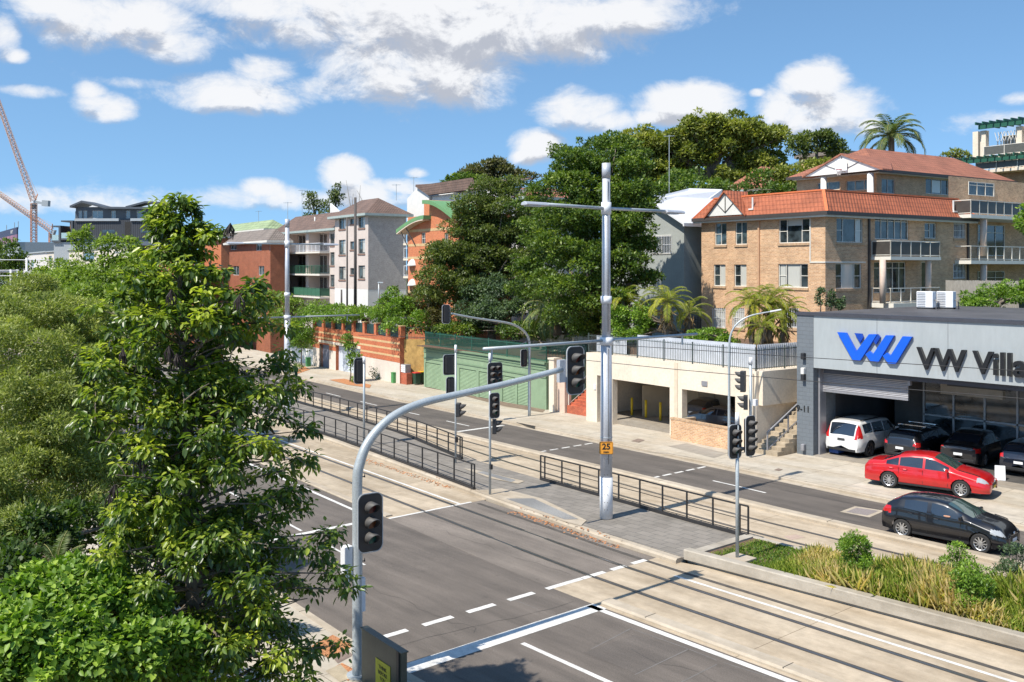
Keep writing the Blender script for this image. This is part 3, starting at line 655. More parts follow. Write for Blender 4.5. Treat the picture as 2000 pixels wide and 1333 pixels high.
# --- grey cabinet at the foot of the near mast
cb = thing('control_cabinet', 'dark green metal cabinet with a yellow sticker at the mast foot', 'cabinet', (bA.x+.35, bA.y+.02, .14), R(0))
h0 = onT(706, 1228, bA.y).z-.14
M_cab = mat('cabinet_green', (.055, .065, .05), .4, .15, 3, stain=.5)
p0 = at(706, 1228, dep(bA.x, bA.y)-.3); p1 = at(784, 1268, dep(bA.x, bA.y)-1.7)
cb.location = (p0.x, p0.y, .14); dx = Vector((p1.x-p0.x, p1.y-p0.y, 0)); cb.rotation_euler = (0, 0, math.atan2(dx.y, dx.x)); Lc = dx.length
MB().box(0, Lc, 0, .14, 0, p0.z-.14).build('box', M_cab, cb, bevel=.012)
MB().box(-.03, Lc+.02, -.02, .16, p0.z-.14, p0.z-.115).build('lid', M_cab, cb)
M_yel = mat('sticker_yellow', (.62, .52, .03), .6, .1, 8); M_red = mat('sticker_red', (.35, .04, .05), .6, .1, 8)
for nm, m_, z0, z1 in (('sticker', M_yel, -.95, -.42), ('sticker_footer', M_red, -1.1, -.95)): MB().box(Lc*.38, Lc*.74, -.012, -.004, p0.z-.14+z0, p0.z-.14+z1).build(nm, m_, cb)
for z, tx in ((-.56, 'THINK'), (-.68, 'BEFORE'), (-.80, 'YOU'),): lettering(tx, .11, M_txt, 'lettering', (Lc*.56, -.016, p0.z-.14+z), (R(90), 0, 0), cb, .002)
MB().box(Lc*.9, Lc*.96, -.03, -.004, .3, 1.2).build('handle', M_blk, cb)
# ================================================================ buildings
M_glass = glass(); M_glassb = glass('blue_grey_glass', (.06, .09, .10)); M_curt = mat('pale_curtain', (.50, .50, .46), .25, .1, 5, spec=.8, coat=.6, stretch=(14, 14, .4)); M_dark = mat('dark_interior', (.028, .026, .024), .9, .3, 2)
M_frame = mat('cream_frame', (.66, .63, .56), .5, .06, 4); M_cream = mat('cream_render', (.70, .61, .49), .85, .08, .8, stain=.3, bump=.2); M_gutter = mat('dark_gutter', (.06, .05, .045), .5)
def glow_free(): pass
class Fr:
    """a rectangular building frame: a runs right along the street front, b runs away from the street"""
    def __init__(s, px, D=None, y=None, phi=-6.6, zb=None, z0=.13):
        p = at(px, H0, D) if D else G(px, y, z0)
        s.o = Vector((p.x, p.y, 0)); s.phi = R(phi); s.zb = zg(p.x) if zb is None else zb; s.o.z = s.zb
        s.a = Vector((math.cos(s.phi), math.sin(s.phi))); s.b = Vector((-math.sin(s.phi), math.cos(s.phi)))
    def ray(s, x):                          # camera ray in plan, per metre of depth
        k = (x-1000)/F; s1, t1 = st(k, 1); return Vector((s1, t1))
    def front(s, x, y, off=0):              # pixel on plane b=off -> (a, z)
        r = s.ray(x); o = Vector(s.o[:2]); Y = (o.dot(s.b)+off)/r.dot(s.b); P_ = r*Y
        return (P_-o).dot(s.a), CH+(H0-y)*Y/F-s.zb
    def side(s, x, y, off=0):               # pixel on plane a=off -> (b, z)
        r = s.ray(x); o = Vector(s.o[:2]); Y = (o.dot(s.a)+off)/r.dot(s.a); P_ = r*Y
        return (P_-o).dot(s.b), CH+(H0-y)*Y/F-s.zb
    def thing(s, name, label, cat, group=None): return thing(name, label, cat, s.o, s.phi, group)
    def loc(s, P_): 
        d = Vector(P_)-s.o; return Vector((d.x*s.a.x+d.y*s.a.y, d.x*s.b.x+d.y*s.b.y, d.z))
def wall(mb, axis, off, u0, u1, z0, z1, holes, depth=.14, outward=None):
    """vertical wall in plane (axis 'b': spans a, outward -b; axis 'a': spans b, outward +a) with reveals round its holes"""
    us = sorted({u0, u1, *[min(max(h[0], u0), u1) for h in holes], *[min(max(h[1], u0), u1) for h in holes]})
    zs = sorted({z0, z1, *[min(max(h[2], z0), z1) for h in holes], *[min(max(h[3], z0), z1) for h in holes]})
    P_ = (lambda u, z, d=0: (u, off+d, z)) if axis == 'b' else (lambda u, z, d=0: (off-d, u, z))
    for i in range(len(us)-1):
        for j in range(len(zs)-1):
            cu, cz = (us[i]+us[i+1])/2, (zs[j]+zs[j+1])/2
            if any(h[0] < cu < h[1] and h[2] < cz < h[3] for h in holes): continue
            mb.q(P_(us[i], zs[j]), P_(us[i+1], zs[j]), P_(us[i+1], zs[j+1]), P_(us[i], zs[j+1]))
    for h in holes:
        a, b, c, d = h[:4]
        mb.q(P_(a, c), P_(a, d), P_(a, d, depth), P_(a, c, depth)); mb.q(P_(b, c), P_(b, c, depth), P_(b, d, depth), P_(b, d))
        mb.q(P_(a, d), P_(b, d), P_(b, d, depth), P_(a, d, depth)); mb.q(P_(a, c), P_(a, c, depth), P_(b, c, depth), P_(b, c))
def window(parent, axis, off, u0, u1, z0, z1, mull=(.5,), trans=(), depth=.12, fm=None, gm=None, sill=None, curtain=None, fw=.05, name='window', bars=False):
    fm = fm or M_frame; d0 = depth
    P_ = (lambda u0_, u1_, z0_, z1_, d0_, d1_, mb: mb.box(u0_, u1_, off+d0_, off+d1_, z0_, z1_)) if axis == 'b' else (lambda u0_, u1_, z0_, z1_, d0_, d1_, mb: mb.box(off-d1_, off-d0_, u0_, u1_, z0_, z1_))
    m = MB(); a, b = d0-.05, d0-.003
    P_(u0+.002, u0+fw, z0+.002, z1-.002, a, b, m); P_(u1-fw, u1-.002, z0+.002, z1-.002, a, b, m); P_(u0+fw, u1-fw, z0+.002, z0+fw, a, b, m); P_(u0+fw, u1-fw, z1-fw, z1-.002, a, b, m)
    for k in mull: u = u0+(u1-u0)*k; P_(u-fw*.45, u+fw*.45, z0+fw, z1-fw, a+.005, b, m)
    for (k0, k1, t) in trans: z = z0+(z1-z0)*t; P_(u0+(u1-u0)*k0+fw*.5, u0+(u1-u0)*k1-fw*.5, z-fw*.4, z+fw*.4, a+.008, b, m)
    w_ = m.build(name, fm, parent)
    m = MB(); P_(u0, u1, z0, z1, d0, d0+.01, m); m.build('pane', gm or M_glass, w_)
    if curtain:
        for (k0, k1, c0, c1) in curtain:
            m = MB(); P_(u0+(u1-u0)*k0, u0+(u1-u0)*k1, z0+(z1-z0)*c0, z0+(z1-z0)*c1, d0-.004, d0-.001, m); m.build('curtain', M_curt, w_)
    if bars:
        m = MB(); n = max(3, int((u1-u0)/.16))
        for k in range(n+1): u = u0+(u1-u0)*k/n; P_(u-.012, u+.012, z0, z1, -.03, -.006, m)
        for z in (z0+.1, (z0+z1)/2, z1-.1): P_(u0, u1, z-.012, z+.012, -.045, -.031, m)
        m.build('security_bars', M_white, w_)
    if sill: m = MB(); P_(u0-.06, u1+.06, z0-.16, z0-.003, -.07, .05, m); m.build('sill', sill, w_)
    return w_
def pwin(fr, parent, face, x0, y0, x1, y1, off=0, **kw):
    f = fr.front if face == 'b' else fr.side
    ya = (y0, y1); u0, _ = f(x0, y0, off); u1, _ = f(x1, y1, off); xm = (x0+x1)/2
    z1 = f(xm, y0, off)[1]; z0 = f(xm, y1, off)[1]
    return (u0, u1, z0, z1), dict(axis=face, off=off, **kw)
def openings(fr, parent, specs):
    """specs of windows given by their corners in the frame; returns holes per face and builds them"""
    holes = {}
    for face, off, rect, kw in specs:
        h, _ = pwin(fr, parent, face, *rect, off=off); holes.setdefault((face, off), []).append(h)
        window(parent, face, off, *h, **kw)
    return holes
def slope_roof(pts_list, th=.12):
    m = MB()
    for pts in pts_list: m.prism([Vector(p) for p in pts], (0, 0, -th))
    return m
def rail(parent, pts, h=1.0, m=None, panel=None, n=None, name='balcony_rail', sp=1.1, bal=0):
    t = MB(); m = m or M_frame; pm = MB()
    for a, b in zip(pts, pts[1:]):
        a, b = Vector(a), Vector(b); L = (b-a).length; k = max(1, round(L/sp)); up = Vector((0, 0, 1))
        for i in range(k+1): q = a+(b-a)*i/k; t.bar(q, q+up*h, .06)
        t.bar(a+up*h, b+up*h, .08, .05); t.bar(a+up*.1, b+up*.1, .05, .04)
        if bal:
            kk = int(L/bal)
            for i in range(kk+1): q = a+(b-a)*i/kk; t.bar(q+up*.1, q+up*(h-.03), .02)
        if panel: e = (b-a).normalized(); nn = Vector((-e.y, e.x, 0))*.012; pm.prism([a+up*.12-nn, b+up*.12-nn, b+up*(h-.05)-nn, a+up*(h-.05)-nn], nn*2)
    r = t.build(name, m, parent)
    if panel: pm.build('panel', panel, r)
    return r
# ---------------------------------------------------------------- blond brick apartments with orange tiles
M_bb = coursed('blond_brick', (.66, .40, .215), (.47, .25, .125), (.56, .46, .34), .24, .086, .012, var=.22, grime=.22)
M_otile = rooftile('orange_tile', (.40, .122, .055), (.27, .076, .037), .30, .3); M_ttile = rooftile('salmon_tile', (.38, .145, .085), (.25, .10, .062), .26, .3); M_btile = rooftile('brown_tile', (.20, .125, .095), (.11, .075, .06), .26, .3)
M_sill = coursed('sill_brick', (.52, .34, .19), (.42, .26, .15), (.4, .33, .26), .11, .3)
M_bal = mat('balcony_shade_panel', (.06, .055, .05), .35, .2, 3); M_wht = mat('white_paint', (.66, .65, .62), .7, .05, 2, stain=.15)
f1 = Fr(1612, D=60, phi=-6.6, zb=3.2); t1 = f1.thing('apartment_building', 'blond brick apartment block with an orange tiled roof band behind the dealership', 'building')
aL = f1.front(1370, 500)[0]; bR = f1.side(1893, 500)[0]; zE = f1.front(1612, 414)[1]
W_ = M_bb
def sp(x0, y0, x1, y1, face='b', off=0, **kw): return (face, off, (x0, y0, x1, y1), kw)
L3 = dict(mull=(.26, .74), trans=((0, .26, .5), (.74, 1, .5)), sill=M_sill); L2 = dict(mull=(.5,), trans=((0, .5, .5),), sill=M_sill)
specs = [sp(1396,436,1419,479, gm=M_glassb, **L2), sp(1436,434,1459,478, gm=M_glassb, **L2), sp(1521,428,1581,475, curtain=[(.28,.72,.72,.97)], **L3),
 sp(1394,517,1417,559, curtain=[(.5,.95,.03,.97)], **L2), sp(1434,517,1458,560, curtain=[(.5,.95,.03,.97)], **L2), sp(1520,516,1578,562, curtain=[(.04,.22,.03,.97),(.3,.7,.03,.97)], **L3),
 sp(1392,602,1417,641, bars=True, curtain=[(.1,.9,.03,.97)], **L2), sp(1431,602,1454,641, bars=True, curtain=[(.1,.9,.03,.97)], **L2), sp(1530,602,1560,641, bars=True, **L2),
 sp(1634,427,1686,474,'a', curtain=[(.75,.95,.03,.97)], **L3), sp(1632,515,1683,564,'a', curtain=[(.28,.72,.03,.97)], bars=False, **L3),
 sp(1709,424,1775,468,'a', mull=(.2,.4,.6,.8), trans=((0,1,.8),)), sp(1806,436,1829,466,'a', **L2), sp(1863,436,1884,466,'a', bars=True, **L2),
 sp(1707,512,1770,572,'a', mull=(.2,.4,.6,.8), trans=((0,1,.8),)), sp(1800,512,1815,572,'a', mull=()), sp(1862,515,1884,545,'a', bars=True, **L2)]
H = openings(f1, t1, specs)
m = MB(); wall(m, 'b', 0, aL, 0, -1, zE+.1, H[('b', 0)]); wall(m, 'a', 0, 0, bR, -1, zE+.1, H[('a', 0)]); 
m.q((aL, 0, -1), (aL, 0, zE+.1), (aL, 12, zE+.1), (aL, 12, -1)); m.q((aL, bR, -1), (0, bR, -1), (0, bR, zE+.1), (aL, bR, zE+.1)); m.q((aL+.1, .15, zE), (-.1, .15, zE), (-.1, bR, zE), (aL+.1, bR, zE))
m.build('wall', W_, t1)
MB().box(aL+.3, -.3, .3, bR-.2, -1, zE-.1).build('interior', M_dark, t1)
ad = f1.front(1483, 500)[0]; MB().box(ad-.07, ad+.07, -.10, -.002, -1, zE).build('downpipe', mat('pipe_tan', (.50,.30,.18), .6), t1)
ad = f1.front(1583, 500)[0]; zb_ = f1.front(1600, 511)[1]; MB().box(ad-.04, ad+.04, -.05, -.002, zb_, f1.front(1583, 427)[1]).box(ad-.04, .035, -.04, -.003, zb_-.09, zb_).box(.003, .04, -.04, f1.side(1690, 510)[0], zb_-.09, zb_).build('band', M_frame, t1)
bd = f1.side(1696, 500)[0]; MB().box(.01, .12, bd-.07, bd+.07, -1, zE-.05).build('downpipe', M_gutter, t1); bd = f1.side(1889, 500)[0]; MB().box(.01, .12, bd-.07, bd+.07, -1, zE-.05).build('downpipe', M_gutter, t1)
# orange mansard
ov = .45; h_ = 1.45; ins = .75
A0, A1, A2, A3 = (aL-ov, -ov), (ov, -ov), (ov, bR+ov), (aL-ov, bR)
B0, B1, B2, B3 = (aL+.55, ins), (-ins, ins), (-ins, bR-.2), (aL+.55, bR)
rf = MB()
for p, q, r, s_ in ((A0, A1, B1, B0), (A1, A2, B2, B1), (A3, A0, B0, B3)): rf.prism([(*p, zE), (*q, zE), (*r, zE+h_), (*s_, zE+h_)], (0, 0, -.1))
rf.prism([(*B0, zE+h_-.1), (*B1, zE+h_-.1), (*B2, zE+h_-.1), (*B3, zE+h_-.1)], (0, 0, .06))
ro = rf.build('roof', M_otile, t1)
c_ = MB()
for p, q in ((A1, B1), (B0, B1), (B1, B2), (A0, B0), (A2, B2)): z0_ = zE if p[0] in (A0[0], A1[0]) and p not in (B0, B1) else zE+h_; c_.bar((*p, (zE if p in (A0, A1, A2) else zE+h_)+.0), (*q, zE+h_+.0), .2, .1)
c_.build('ridge_cap', mat('ridge_orange', (.60, .16, .06), .7, .15, 6), ro)
MB().box(aL-ov, ov, -ov-.10, -ov-.003, zE-.20, zE+.02).box(ov+.003, ov+.10, -ov-.10, bR+ov, zE-.20, zE+.02).build('gutter', M_gutter, ro)
MB().box(aL-ov+.02, ov-.02, -ov, -.003, zE-.32, zE-.11).box(.003, ov-.03, -.0, bR+ov, zE-.32, zE-.11).build('eaves', M_frame, t1)
def gablet(fr, parent, xl, yl, xa, ya, xr, yr, off, name='gable', tile=None, dep=1.4, vs=True):
    a0, z0_ = fr.front(xl, yl, off); a1, z1_ = fr.front(xr, yr, off); am, zm = fr.front(xa, ya, off); zb_ = (z0_+z1_)/2; am = (a0+a1)/2
    g = MB().prism([(a0, off, zb_), (a1, off, zb_), (am, off, zm)], (0, .12, 0)).build(name, M_wht, parent)
    s_ = MB()
    if vs:
        h = zm-zb_; s_.bar((am, off-.02, zb_+.12*h), (am, off-.02, zm-.1*h), .06, .03); s_.bar((am, off-.02, zb_+.12*h), (am-(a1-a0)*.22, off-.02, zb_+.52*h), .06, .03); s_.bar((am, off-.02, zb_+.12*h), (am+(a1-a0)*.22, off-.02, zb_+.52*h), .06, .03)
        s_.build('trim', M_gutter, g)
    r_ = MB(); e = .18; k = (zm-zb_)/(am-a0)
    r_.prism([(a0-e, off-.15, zb_-e*k), (am, off-.15, zm), (am, off+dep+.8, zm), (a0-e, off+dep*.2, zb_-e*k)], (0, 0, .13)); r_.prism([(am, off-.15, zm), (a1+e, off-.15, zb_-e*k), (a1+e, off+dep*.2, zb_-e*k), (am, off+dep+.8, zm)], (0, 0, .13))
    r_.build('gable_roof', tile or M_otile, g); return g
gablet(f1, t1, 1381,424, 1415,376, 1454,418, -.46)
for x, y in ((1470, 403), (1862, 402)):
    if x < 1600: a_, z_ = f1.front(x, y, 0); p0 = (a_, 0.0, zE+.3)
    else: b_, z_ = f1.side(x, y, 0); p0 = (0, b_, zE+.3)
    MB().cyl(p0[0], p0[1], zE+.45, zE+1.25, .06, 8).box(p0[0]-.2, p0[0]+.2, p0[1]-.2, p0[1]+.2, zE+.40, zE+.5).build('vent_pipe', M_wht, t1)
# balconies on the right face
def slab(fr, parent, a0, a1, b0, b1, z, th=.22): return MB().box(a0, a1, b0, b1, z-th, z).build('balcony_slab', M_frame, parent)
b0, z2 = f1.side(1712, 501, 1.5); b1 = f1.side(1838, 501, 1.5)[0]; b0i = f1.side(1700, 500)[0]
slab(f1, t1, .003, 1.5, b0i, b1, z2); rail(t1, [(.05, b0i+.1, z2), (1.42, b0i+.1, z2), (1.42, b1-.05, z2), (.05, b1-.05, z2)], 1.0, panel=M_bal)
z1 = f1.side(1712, 594, 1.5)[1]; slab(f1, t1, .003, 1.7, b0i, b1, z1, .3); rail(t1, [(.05, b0i+.1, z1), (1.42, b0i+.1, z1), (1.42, b1-.05, z1), (.05, b1-.05, z1)], .95)
for x in (1724, 1813): bb = f1.side(x, 550, 1.2)[0]; smooth_(MB().cyl(1.2, bb, z1, z2-.22, .19, 16).build('column', mat('column_pink', (.56, .44, .36), .7), t1))
# rear wing with stacked balconies at the right
c0, zs1 = f1.side(1900, 508, 1.2); c1 = f1.side(2080, 508, 1.2)[0]
m = MB(); wall(m, 'a', -1.6, bR+.02, c1, -1, zE+3.2, []); m.q((-1.6, bR+.01, -1), (0, bR+.01, -1), (0, bR+.01, zE), (-1.6, bR+.01, zE)); m.build('rear_wing_wall', W_, t1)
for (x0, y0, x1, y1) in ((1908,440,1960,500), (1908,530,1960,580), (1890,357,1940,383)): (h, kw) = pwin(f1, t1, 'a', x0, y0, x1, y1, off=-1.6); window(t1, 'a', -1.55, *h, mull=(.33, .66), trans=((0, 1, .75),), depth=.001+.02)
for y in (419, 509):
    z = f1.side(1905, y, 1.2)[1]; slab(f1, t1, -1.6, 1.2, c0-.2, c1, z, .25); rail(t1, [(-.2, c0-.1, z), (1.12, c0-.1, z), (1.12, c1, z)], 1.0, panel=M_bal if y == 419 else None)
for ya, yb in ((425, 500), (515, 600)):
    bb = f1.side(1921, 450, .9)[0]; smooth_(MB().cyl(.9, bb, f1.side(1921, yb, .9)[1], f1.side(1921, ya, .9)[1], .22, 16).build('column', mat('column_pink', (.56, .44, .36), .7), t1))
# ---------------------------------------------------------------- brick house on the hill with salmon tiled hips
f2 = Fr(1712, D=79, phi=-6.6, zb=9.0); t2 = f2.thing('brick_house', 'brick house higher up the hill with salmon tiled hips and a columned gable porch', 'house')
aL2 = f2.front(1556, 400)[0]; zE2 = f2.front(1712, 332)[1]; bR2 = f2.side(1966, 350)[0]
s2 = [sp(1700,350,1746,378,'a', mull=(.33,.66), gm=M_glassb), sp(1808,350,1853,380,'a', mull=(.3,.7), curtain=[(.32,.68,.1,.9)]), sp(1886,357,1938,388,'a', mull=(.33,.66), gm=M_glassb), sp(1596,356,1640,372,'b', mull=(.5,), gm=M_glassb), sp(1652,352,1705,372,'b', mull=(.33,.66), gm=M_glassb)]
s2[0] = sp(1722,350,1748,378,'a', mull=(.5,), gm=M_glassb)
H = openings(f2, t2, s2); m = MB(); wall(m, 'b', 0, aL2, 0, -4, zE2, H[('b', 0)]); wall(m, 'a', 0, 0, bR2, -4, zE2, H[('a', 0)]); m.q((aL2, 0, -4), (aL2, 0, zE2), (aL2, 14, zE2), (aL2, 14, -4)); m.build('wall', M_bb, t2)
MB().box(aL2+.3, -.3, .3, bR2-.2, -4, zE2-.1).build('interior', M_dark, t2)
zr = zE2+2.35; o = .6; am = aL2*.42; rr_ = [(aL2-o, -o), (o, -o), (o, bR2+o), (aL2-o, bR2+o)]
r2 = slope_roof([[(*rr_[0], zE2), (*rr_[1], zE2), (am, -am*.92, zr)], [(*rr_[1], zE2), (*rr_[2], zE2), (am, bR2+am*.9, zr), (am, -am*.92, zr)], [(*rr_[3], zE2), (*rr_[0], zE2), (am, -am*.92, zr), (am, bR2+am*.9, zr)]]).build('roof', M_ttile, t2)
MB().box(aL2-o, o, -o-.12, -o-.002, zE2-.24, zE2).box(o+.002, o+.12, -o-.12, bR2+o, zE2-.24, zE2).build('gutter', M_gutter, r2); MB().box(aL2, .0, -o+.02, -.003, zE2-.3, zE2-.12).box(.003, o-.02, -o, bR2+o, zE2-.3, zE2-.12).build('eaves', M_frame, t2)
g2 = gablet(f2, t2, 1572,347, 1646,303, 1722,330, -3.6, tile=M_ttile, dep=5.5)
gp0 = f2.front(1590, 340, -3.6)[0]; gp1 = f2.front(1700, 335, -3.6)[0]; zg_ = f2.front(1646, 340, -3.6)[1]
for a_ in (f2.front(1609, 360, -3.2)[0], f2.front(1700, 360, -3.2)[0]): smooth_(MB().cyl(a_, -3.2, -1, zg_-.1, .25, 16).build('column', M_wht, t2))
bh = f2.thing('basketball_hoop', 'white basketball hoop hanging on the gable of the hill house', 'hoop'); bh.location = f2.o; a_, z_ = f2.front(1643, 332, -3.75)
MB().prism([(a_-.55, -3.78, z_-.1), (a_+.55, -3.78, z_-.1), (a_+.55, -3.78, z_+.6), (a_+.3, -3.78, z_+.85), (a_-.3, -3.78, z_+.85), (a_-.55, -3.78, z_+.6)], (0, .05, 0)).build('backboard', M_white, bh)
MB().tube([(a_+.23*math.cos(x*.4), -4.05+.23*math.sin(x*.4), z_) for x in range(17)], .02, 5).build('ring', M_red, bh)
nm = MB()
for x in range(12): nm.tube([(a_+.23*math.cos(x*.52), -4.05+.23*math.sin(x*.52), z_), (a_+.12*math.cos(x*.52+.4), -4.05+.12*math.sin(x*.52+.4), z_-.45)], .012, 4)
nm.build('net', M_wht, bh)
# ---------------------------------------------------------------- terrace building with green pergolas, top right
M_grn = mat('dark_green_paint', (.018, .10, .065), .5, .1, 4)
f3 = Fr(1985, D=96, phi=-6.6, zb=10); t3 = f3.thing('terrace_building', 'terraced apartment building with green pergolas at the top right', 'building')
a0 = f3.front(1905, 300, 0)[0]; aR = f3.front(2120, 300)[0]
for yt, yb, off in ((250, 303, 1.5), (318, 330, 0)):
    z = f3.front(1950, yb, off)[1]; 
    MB().box(a0-(1.0 if yt > 300 else 0), aR, off, off+9, z-.3, z).build('terrace_slab', M_cream, t3); rail(t3, [(a0, off+.1, z), (aR, off+.1, z)], 1.0, panel=mat('rail_glass', (.10,.10,.09), .3), sp=2.2)
zt = f3.front(1950, 303, 1.5)[1]; MB().box(a0+3.5, aR, 4.5, 9, zt, zt+2.9).build('wall', M_bb, t3)
zl = f3.front(1950, 345, 0)[1]; MB().box(a0+1, aR, 2.0, 9, -3, zt-.3).build('lower_wall', M_bb, t3)
for x in (1907, 1922, 1992): a_ = f3.front(x, 290, 1.8)[0]; MB().box(a_-.3, a_+.3, 1.6, 2.2, zt, zt+2.7).build('pillar', M_cream, t3)
for x in (1950, 1990, 2030): a_ = f3.front(x, 330, .3)[0]; MB().box(a_-.25, a_+.25, .1, .6, f3.front(1950, 330, 0)[1], zt-.3).build('pillar', M_cream, t3)
pg = MB(); ztp = f3.front(1950, 247, 1.0)[1]; pg.box(a0-.4, aR, 1.2, 1.4, ztp-.05, ztp+.35)
for k in range(22): x_ = a0-.3+k*.75; pg.box(x_, x_+.12, .4, 5, ztp+.35, ztp+.62)
pg.build('pergola', M_grn, t3); pg = MB(); z_ = f3.front(1900, 312, -.5)[1]; pg.box(a0-3.2, aR, -.4, -.2, z_-.35, z_)
for k in range(26): x_ = a0-3+k*.75; pg.box(x_, x_+.12, -1.1, 1.5, z_, z_+.25)
pg.build('pergola', M_grn, t3)
window(t3, 'b', 4.45, f3.front(1958, 290, 4.4)[0], f3.front(1988, 290, 4.4)[0], zt+.1, zt+2.3, mull=(.5,), depth=.03)
mm = MB()
for k in range(9): mm.bar((a0+1.2+k*.35, 2.6, zt+.3), (a0+.6+k*.35, 2.6, zt+2.5), .05)
for k in range(9): mm.bar((a0+.6+k*.35, 2.64, zt+.3), (a0+1.2+k*.35, 2.64, zt+2.5), .05)
mm.build('lattice', M_wht, t3)
# ---------------------------------------------------------------- grey rendered house with the white metal roof
M_grey = mat('grey_green_render', (.33, .35, .33), .9, .08, .8, stain=.2); M_wroof = mat('white_metal_roof', (.66, .67, .69), .35, .04, 2, stretch=(1, 1, 1))
f4 = Fr(1336, D=70, phi=-6.6, zb=3.5); t4 = f4.thing('rendered_house', 'grey rendered house with a white metal roof left of the blond brick block', 'house')
am_ = f4.front(1262, 380)[0]; zm_ = f4.front(1268, 384)[1]; zw = f4.front(1325, 438)[1]; aF = 2*am_
MB().prism([(aF, 0, -1), (0, 0, -1), (0, 0, zw), (am_, 0, zm_-.1), (aF, 0, zw)], (0, 14, 0)).build('wall', M_grey, t4)
r4 = MB(); r4.prism([(am_, -.6, zm_), (.5, -.6, zw-.1), (.5, 15, zw-.1), (am_, 15, zm_)], (0, 0, .12)); r4.prism([(am_, -.6, zm_), (aF-.5, -.6, zw-.1), (aF-.5, 15, zw-.1), (am_, 15, zm_)], (0, 0, .12))
ro = r4.build('roof', M_wroof, t4)
MB().box(.5, .62, -.6, 15, zw-.22, zw+.02).build('gutter', M_white, ro)
r5 = MB(); r5.prism([f4.loc(at(x, y, D)) for x, y, D in ((1280,388,72.5),(1330,432,72.5),(1392,434,79),(1411,373,82),(1346,371,82))], (0, 0, .12)); r5.build('upper_roof', M_wroof, t4)
MB().box(.5, 3.2, 3.0, 14, -1, zw-.3).build('side_wing', M_grey, t4)
window(t4, 'b', -.03, f4.front(1275, 460)[0], f4.front(1312, 460)[0], f4.front(1290, 497)[1], f4.front(1290, 460)[1], mull=(.5,), depth=.03, bars=True)
q0, q1 = f4.front(1340, 500, 2.9)[0], f4.front(1364, 500, 2.9)[0]; zz = f4.front(1350, 545, 2.9)[1]
MB().box(.6, 1.9, 2.97, 2.99, zw-4.4, zw-1.2).build('recess_shade_panel', mat('recess_shade_green', (.07,.09,.08), .7), t4)  # dark sheet paints in the shade of the recessed wall
mm = MB()
for k in range(14): mm.bar((.2+k*.15, -.5, -1), (.2+k*.15, -.5, 2.3), .03)
mm.bar((.1, -.5, 2.1), (2.3, -.5, 2.1), .04); mm.build('gate', M_blkst, t4)
# ---------------------------------------------------------------- car dealership
M_vwp = mat('panel_pale_grey', (.345, .375, .385), .45, .06, .5, stain=.15, stretch=(1, 1, .25)); M_vwd = coursed('painted_block_grey', (.145, .165, .185), (.135, .155, .175), (.12, .135, .15), .4, .2, .012, var=.08, grime=.06, bump=.5); M_blue = mat('logo_blue', (.006, .10, .62), .35, .03, 2); M_shut = mat('shutter_steel', (.30, .30, .32), .4, .1, 4, metal=.3)
M_vroof = mat('dark_roof_sheet', (.09, .085, .085), .6, .3, .4, stain=.5); M_flash = mat('dark_flashing', (.05, .052, .065), .5)
f5 = Fr(1588.5, y=891, phi=0); t5 = f5.thing('car_dealership', 'grey car dealership with a large lettered sign panel and open roller doors', 'building')
z0 = .13-f5.zb; zS = f5.front(1592, 719)[1]; zT = f5.front(1592, 617)[1]; zF = f5.front(1560, 609.5)[1]; aP = f5.front(1556.5, 800)[0]
MB().box(aP, 0, 0, 2.0, -.3, zT).box(aP, -.2, 2.0, 15, -.3, zT-.2).build('pillar', M_vwd, t5)
MB().box(.0, 26, .02, .35, zS, zT).build('sign_panel', M_vwp, t5)
jn = MB(); [jn.box(x-.006, x+.006, .014, .019, zS+.01, zT-.01) for x in (3.3, 6.6, 9.9, 13.2, 16.5)]; jn.build('panel_joints', M_flash, t5)
MB().box(aP-.05, 26, -.06, .5, zT, zF).build('fascia', M_flash, t5)
MB().box(aP, 26, .5, 14.5, zT-.15, zT+.10).build('roof', M_vroof, t5)
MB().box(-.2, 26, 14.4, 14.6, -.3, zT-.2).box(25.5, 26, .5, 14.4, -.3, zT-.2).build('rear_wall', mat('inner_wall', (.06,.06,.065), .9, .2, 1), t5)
struct(MB().box(f5.o.x, f5.o.x+26, f5.o.y+.0, f5.o.y+14.4, -.2, .14).build('dealership_floor', M_drive)); struct(MB().box(f5.o.x+.01, f5.o.x+26, f5.o.y+1.2, f5.o.y+14.3, .1, .146).build('garage_floor_shade', mat('indoor_shade_floor', (.09,.085,.08), .5, .2, 2, stain=.3)))  # inner floor sheet painted dark to imitate indoor shade, plus random stains
for z in (zT-1.1,): MB().box(.35, 26, .36, .6, zS-.25, zS+.3).build('lintel', M_flash, t5)
# roller shutter
sh = MB(); x1_ = f5.front(1770, 770, .5)[0]; zz = f5.front(1600, 762, .5)[1]; n_ = 16
for k in range(n_): z_ = zS+.12-(zS+.12-zz)*(k+1)/n_; sh.tube([(.12, .72, z_+.05), (x1_, .72, z_+.05)], .06, 6)
sh.box(.12, x1_, .66, .78, zz-.08, zz+.02); sh.build('roller_shutter', M_shut, t5)
MB().box(.02, .12, .4, .95, 0, zS).build('door_track', M_shut, t5); MB().box(x1_, x1_+.12, .62, .8, zS-.5, zS).build('door_track', M_shut, t5)
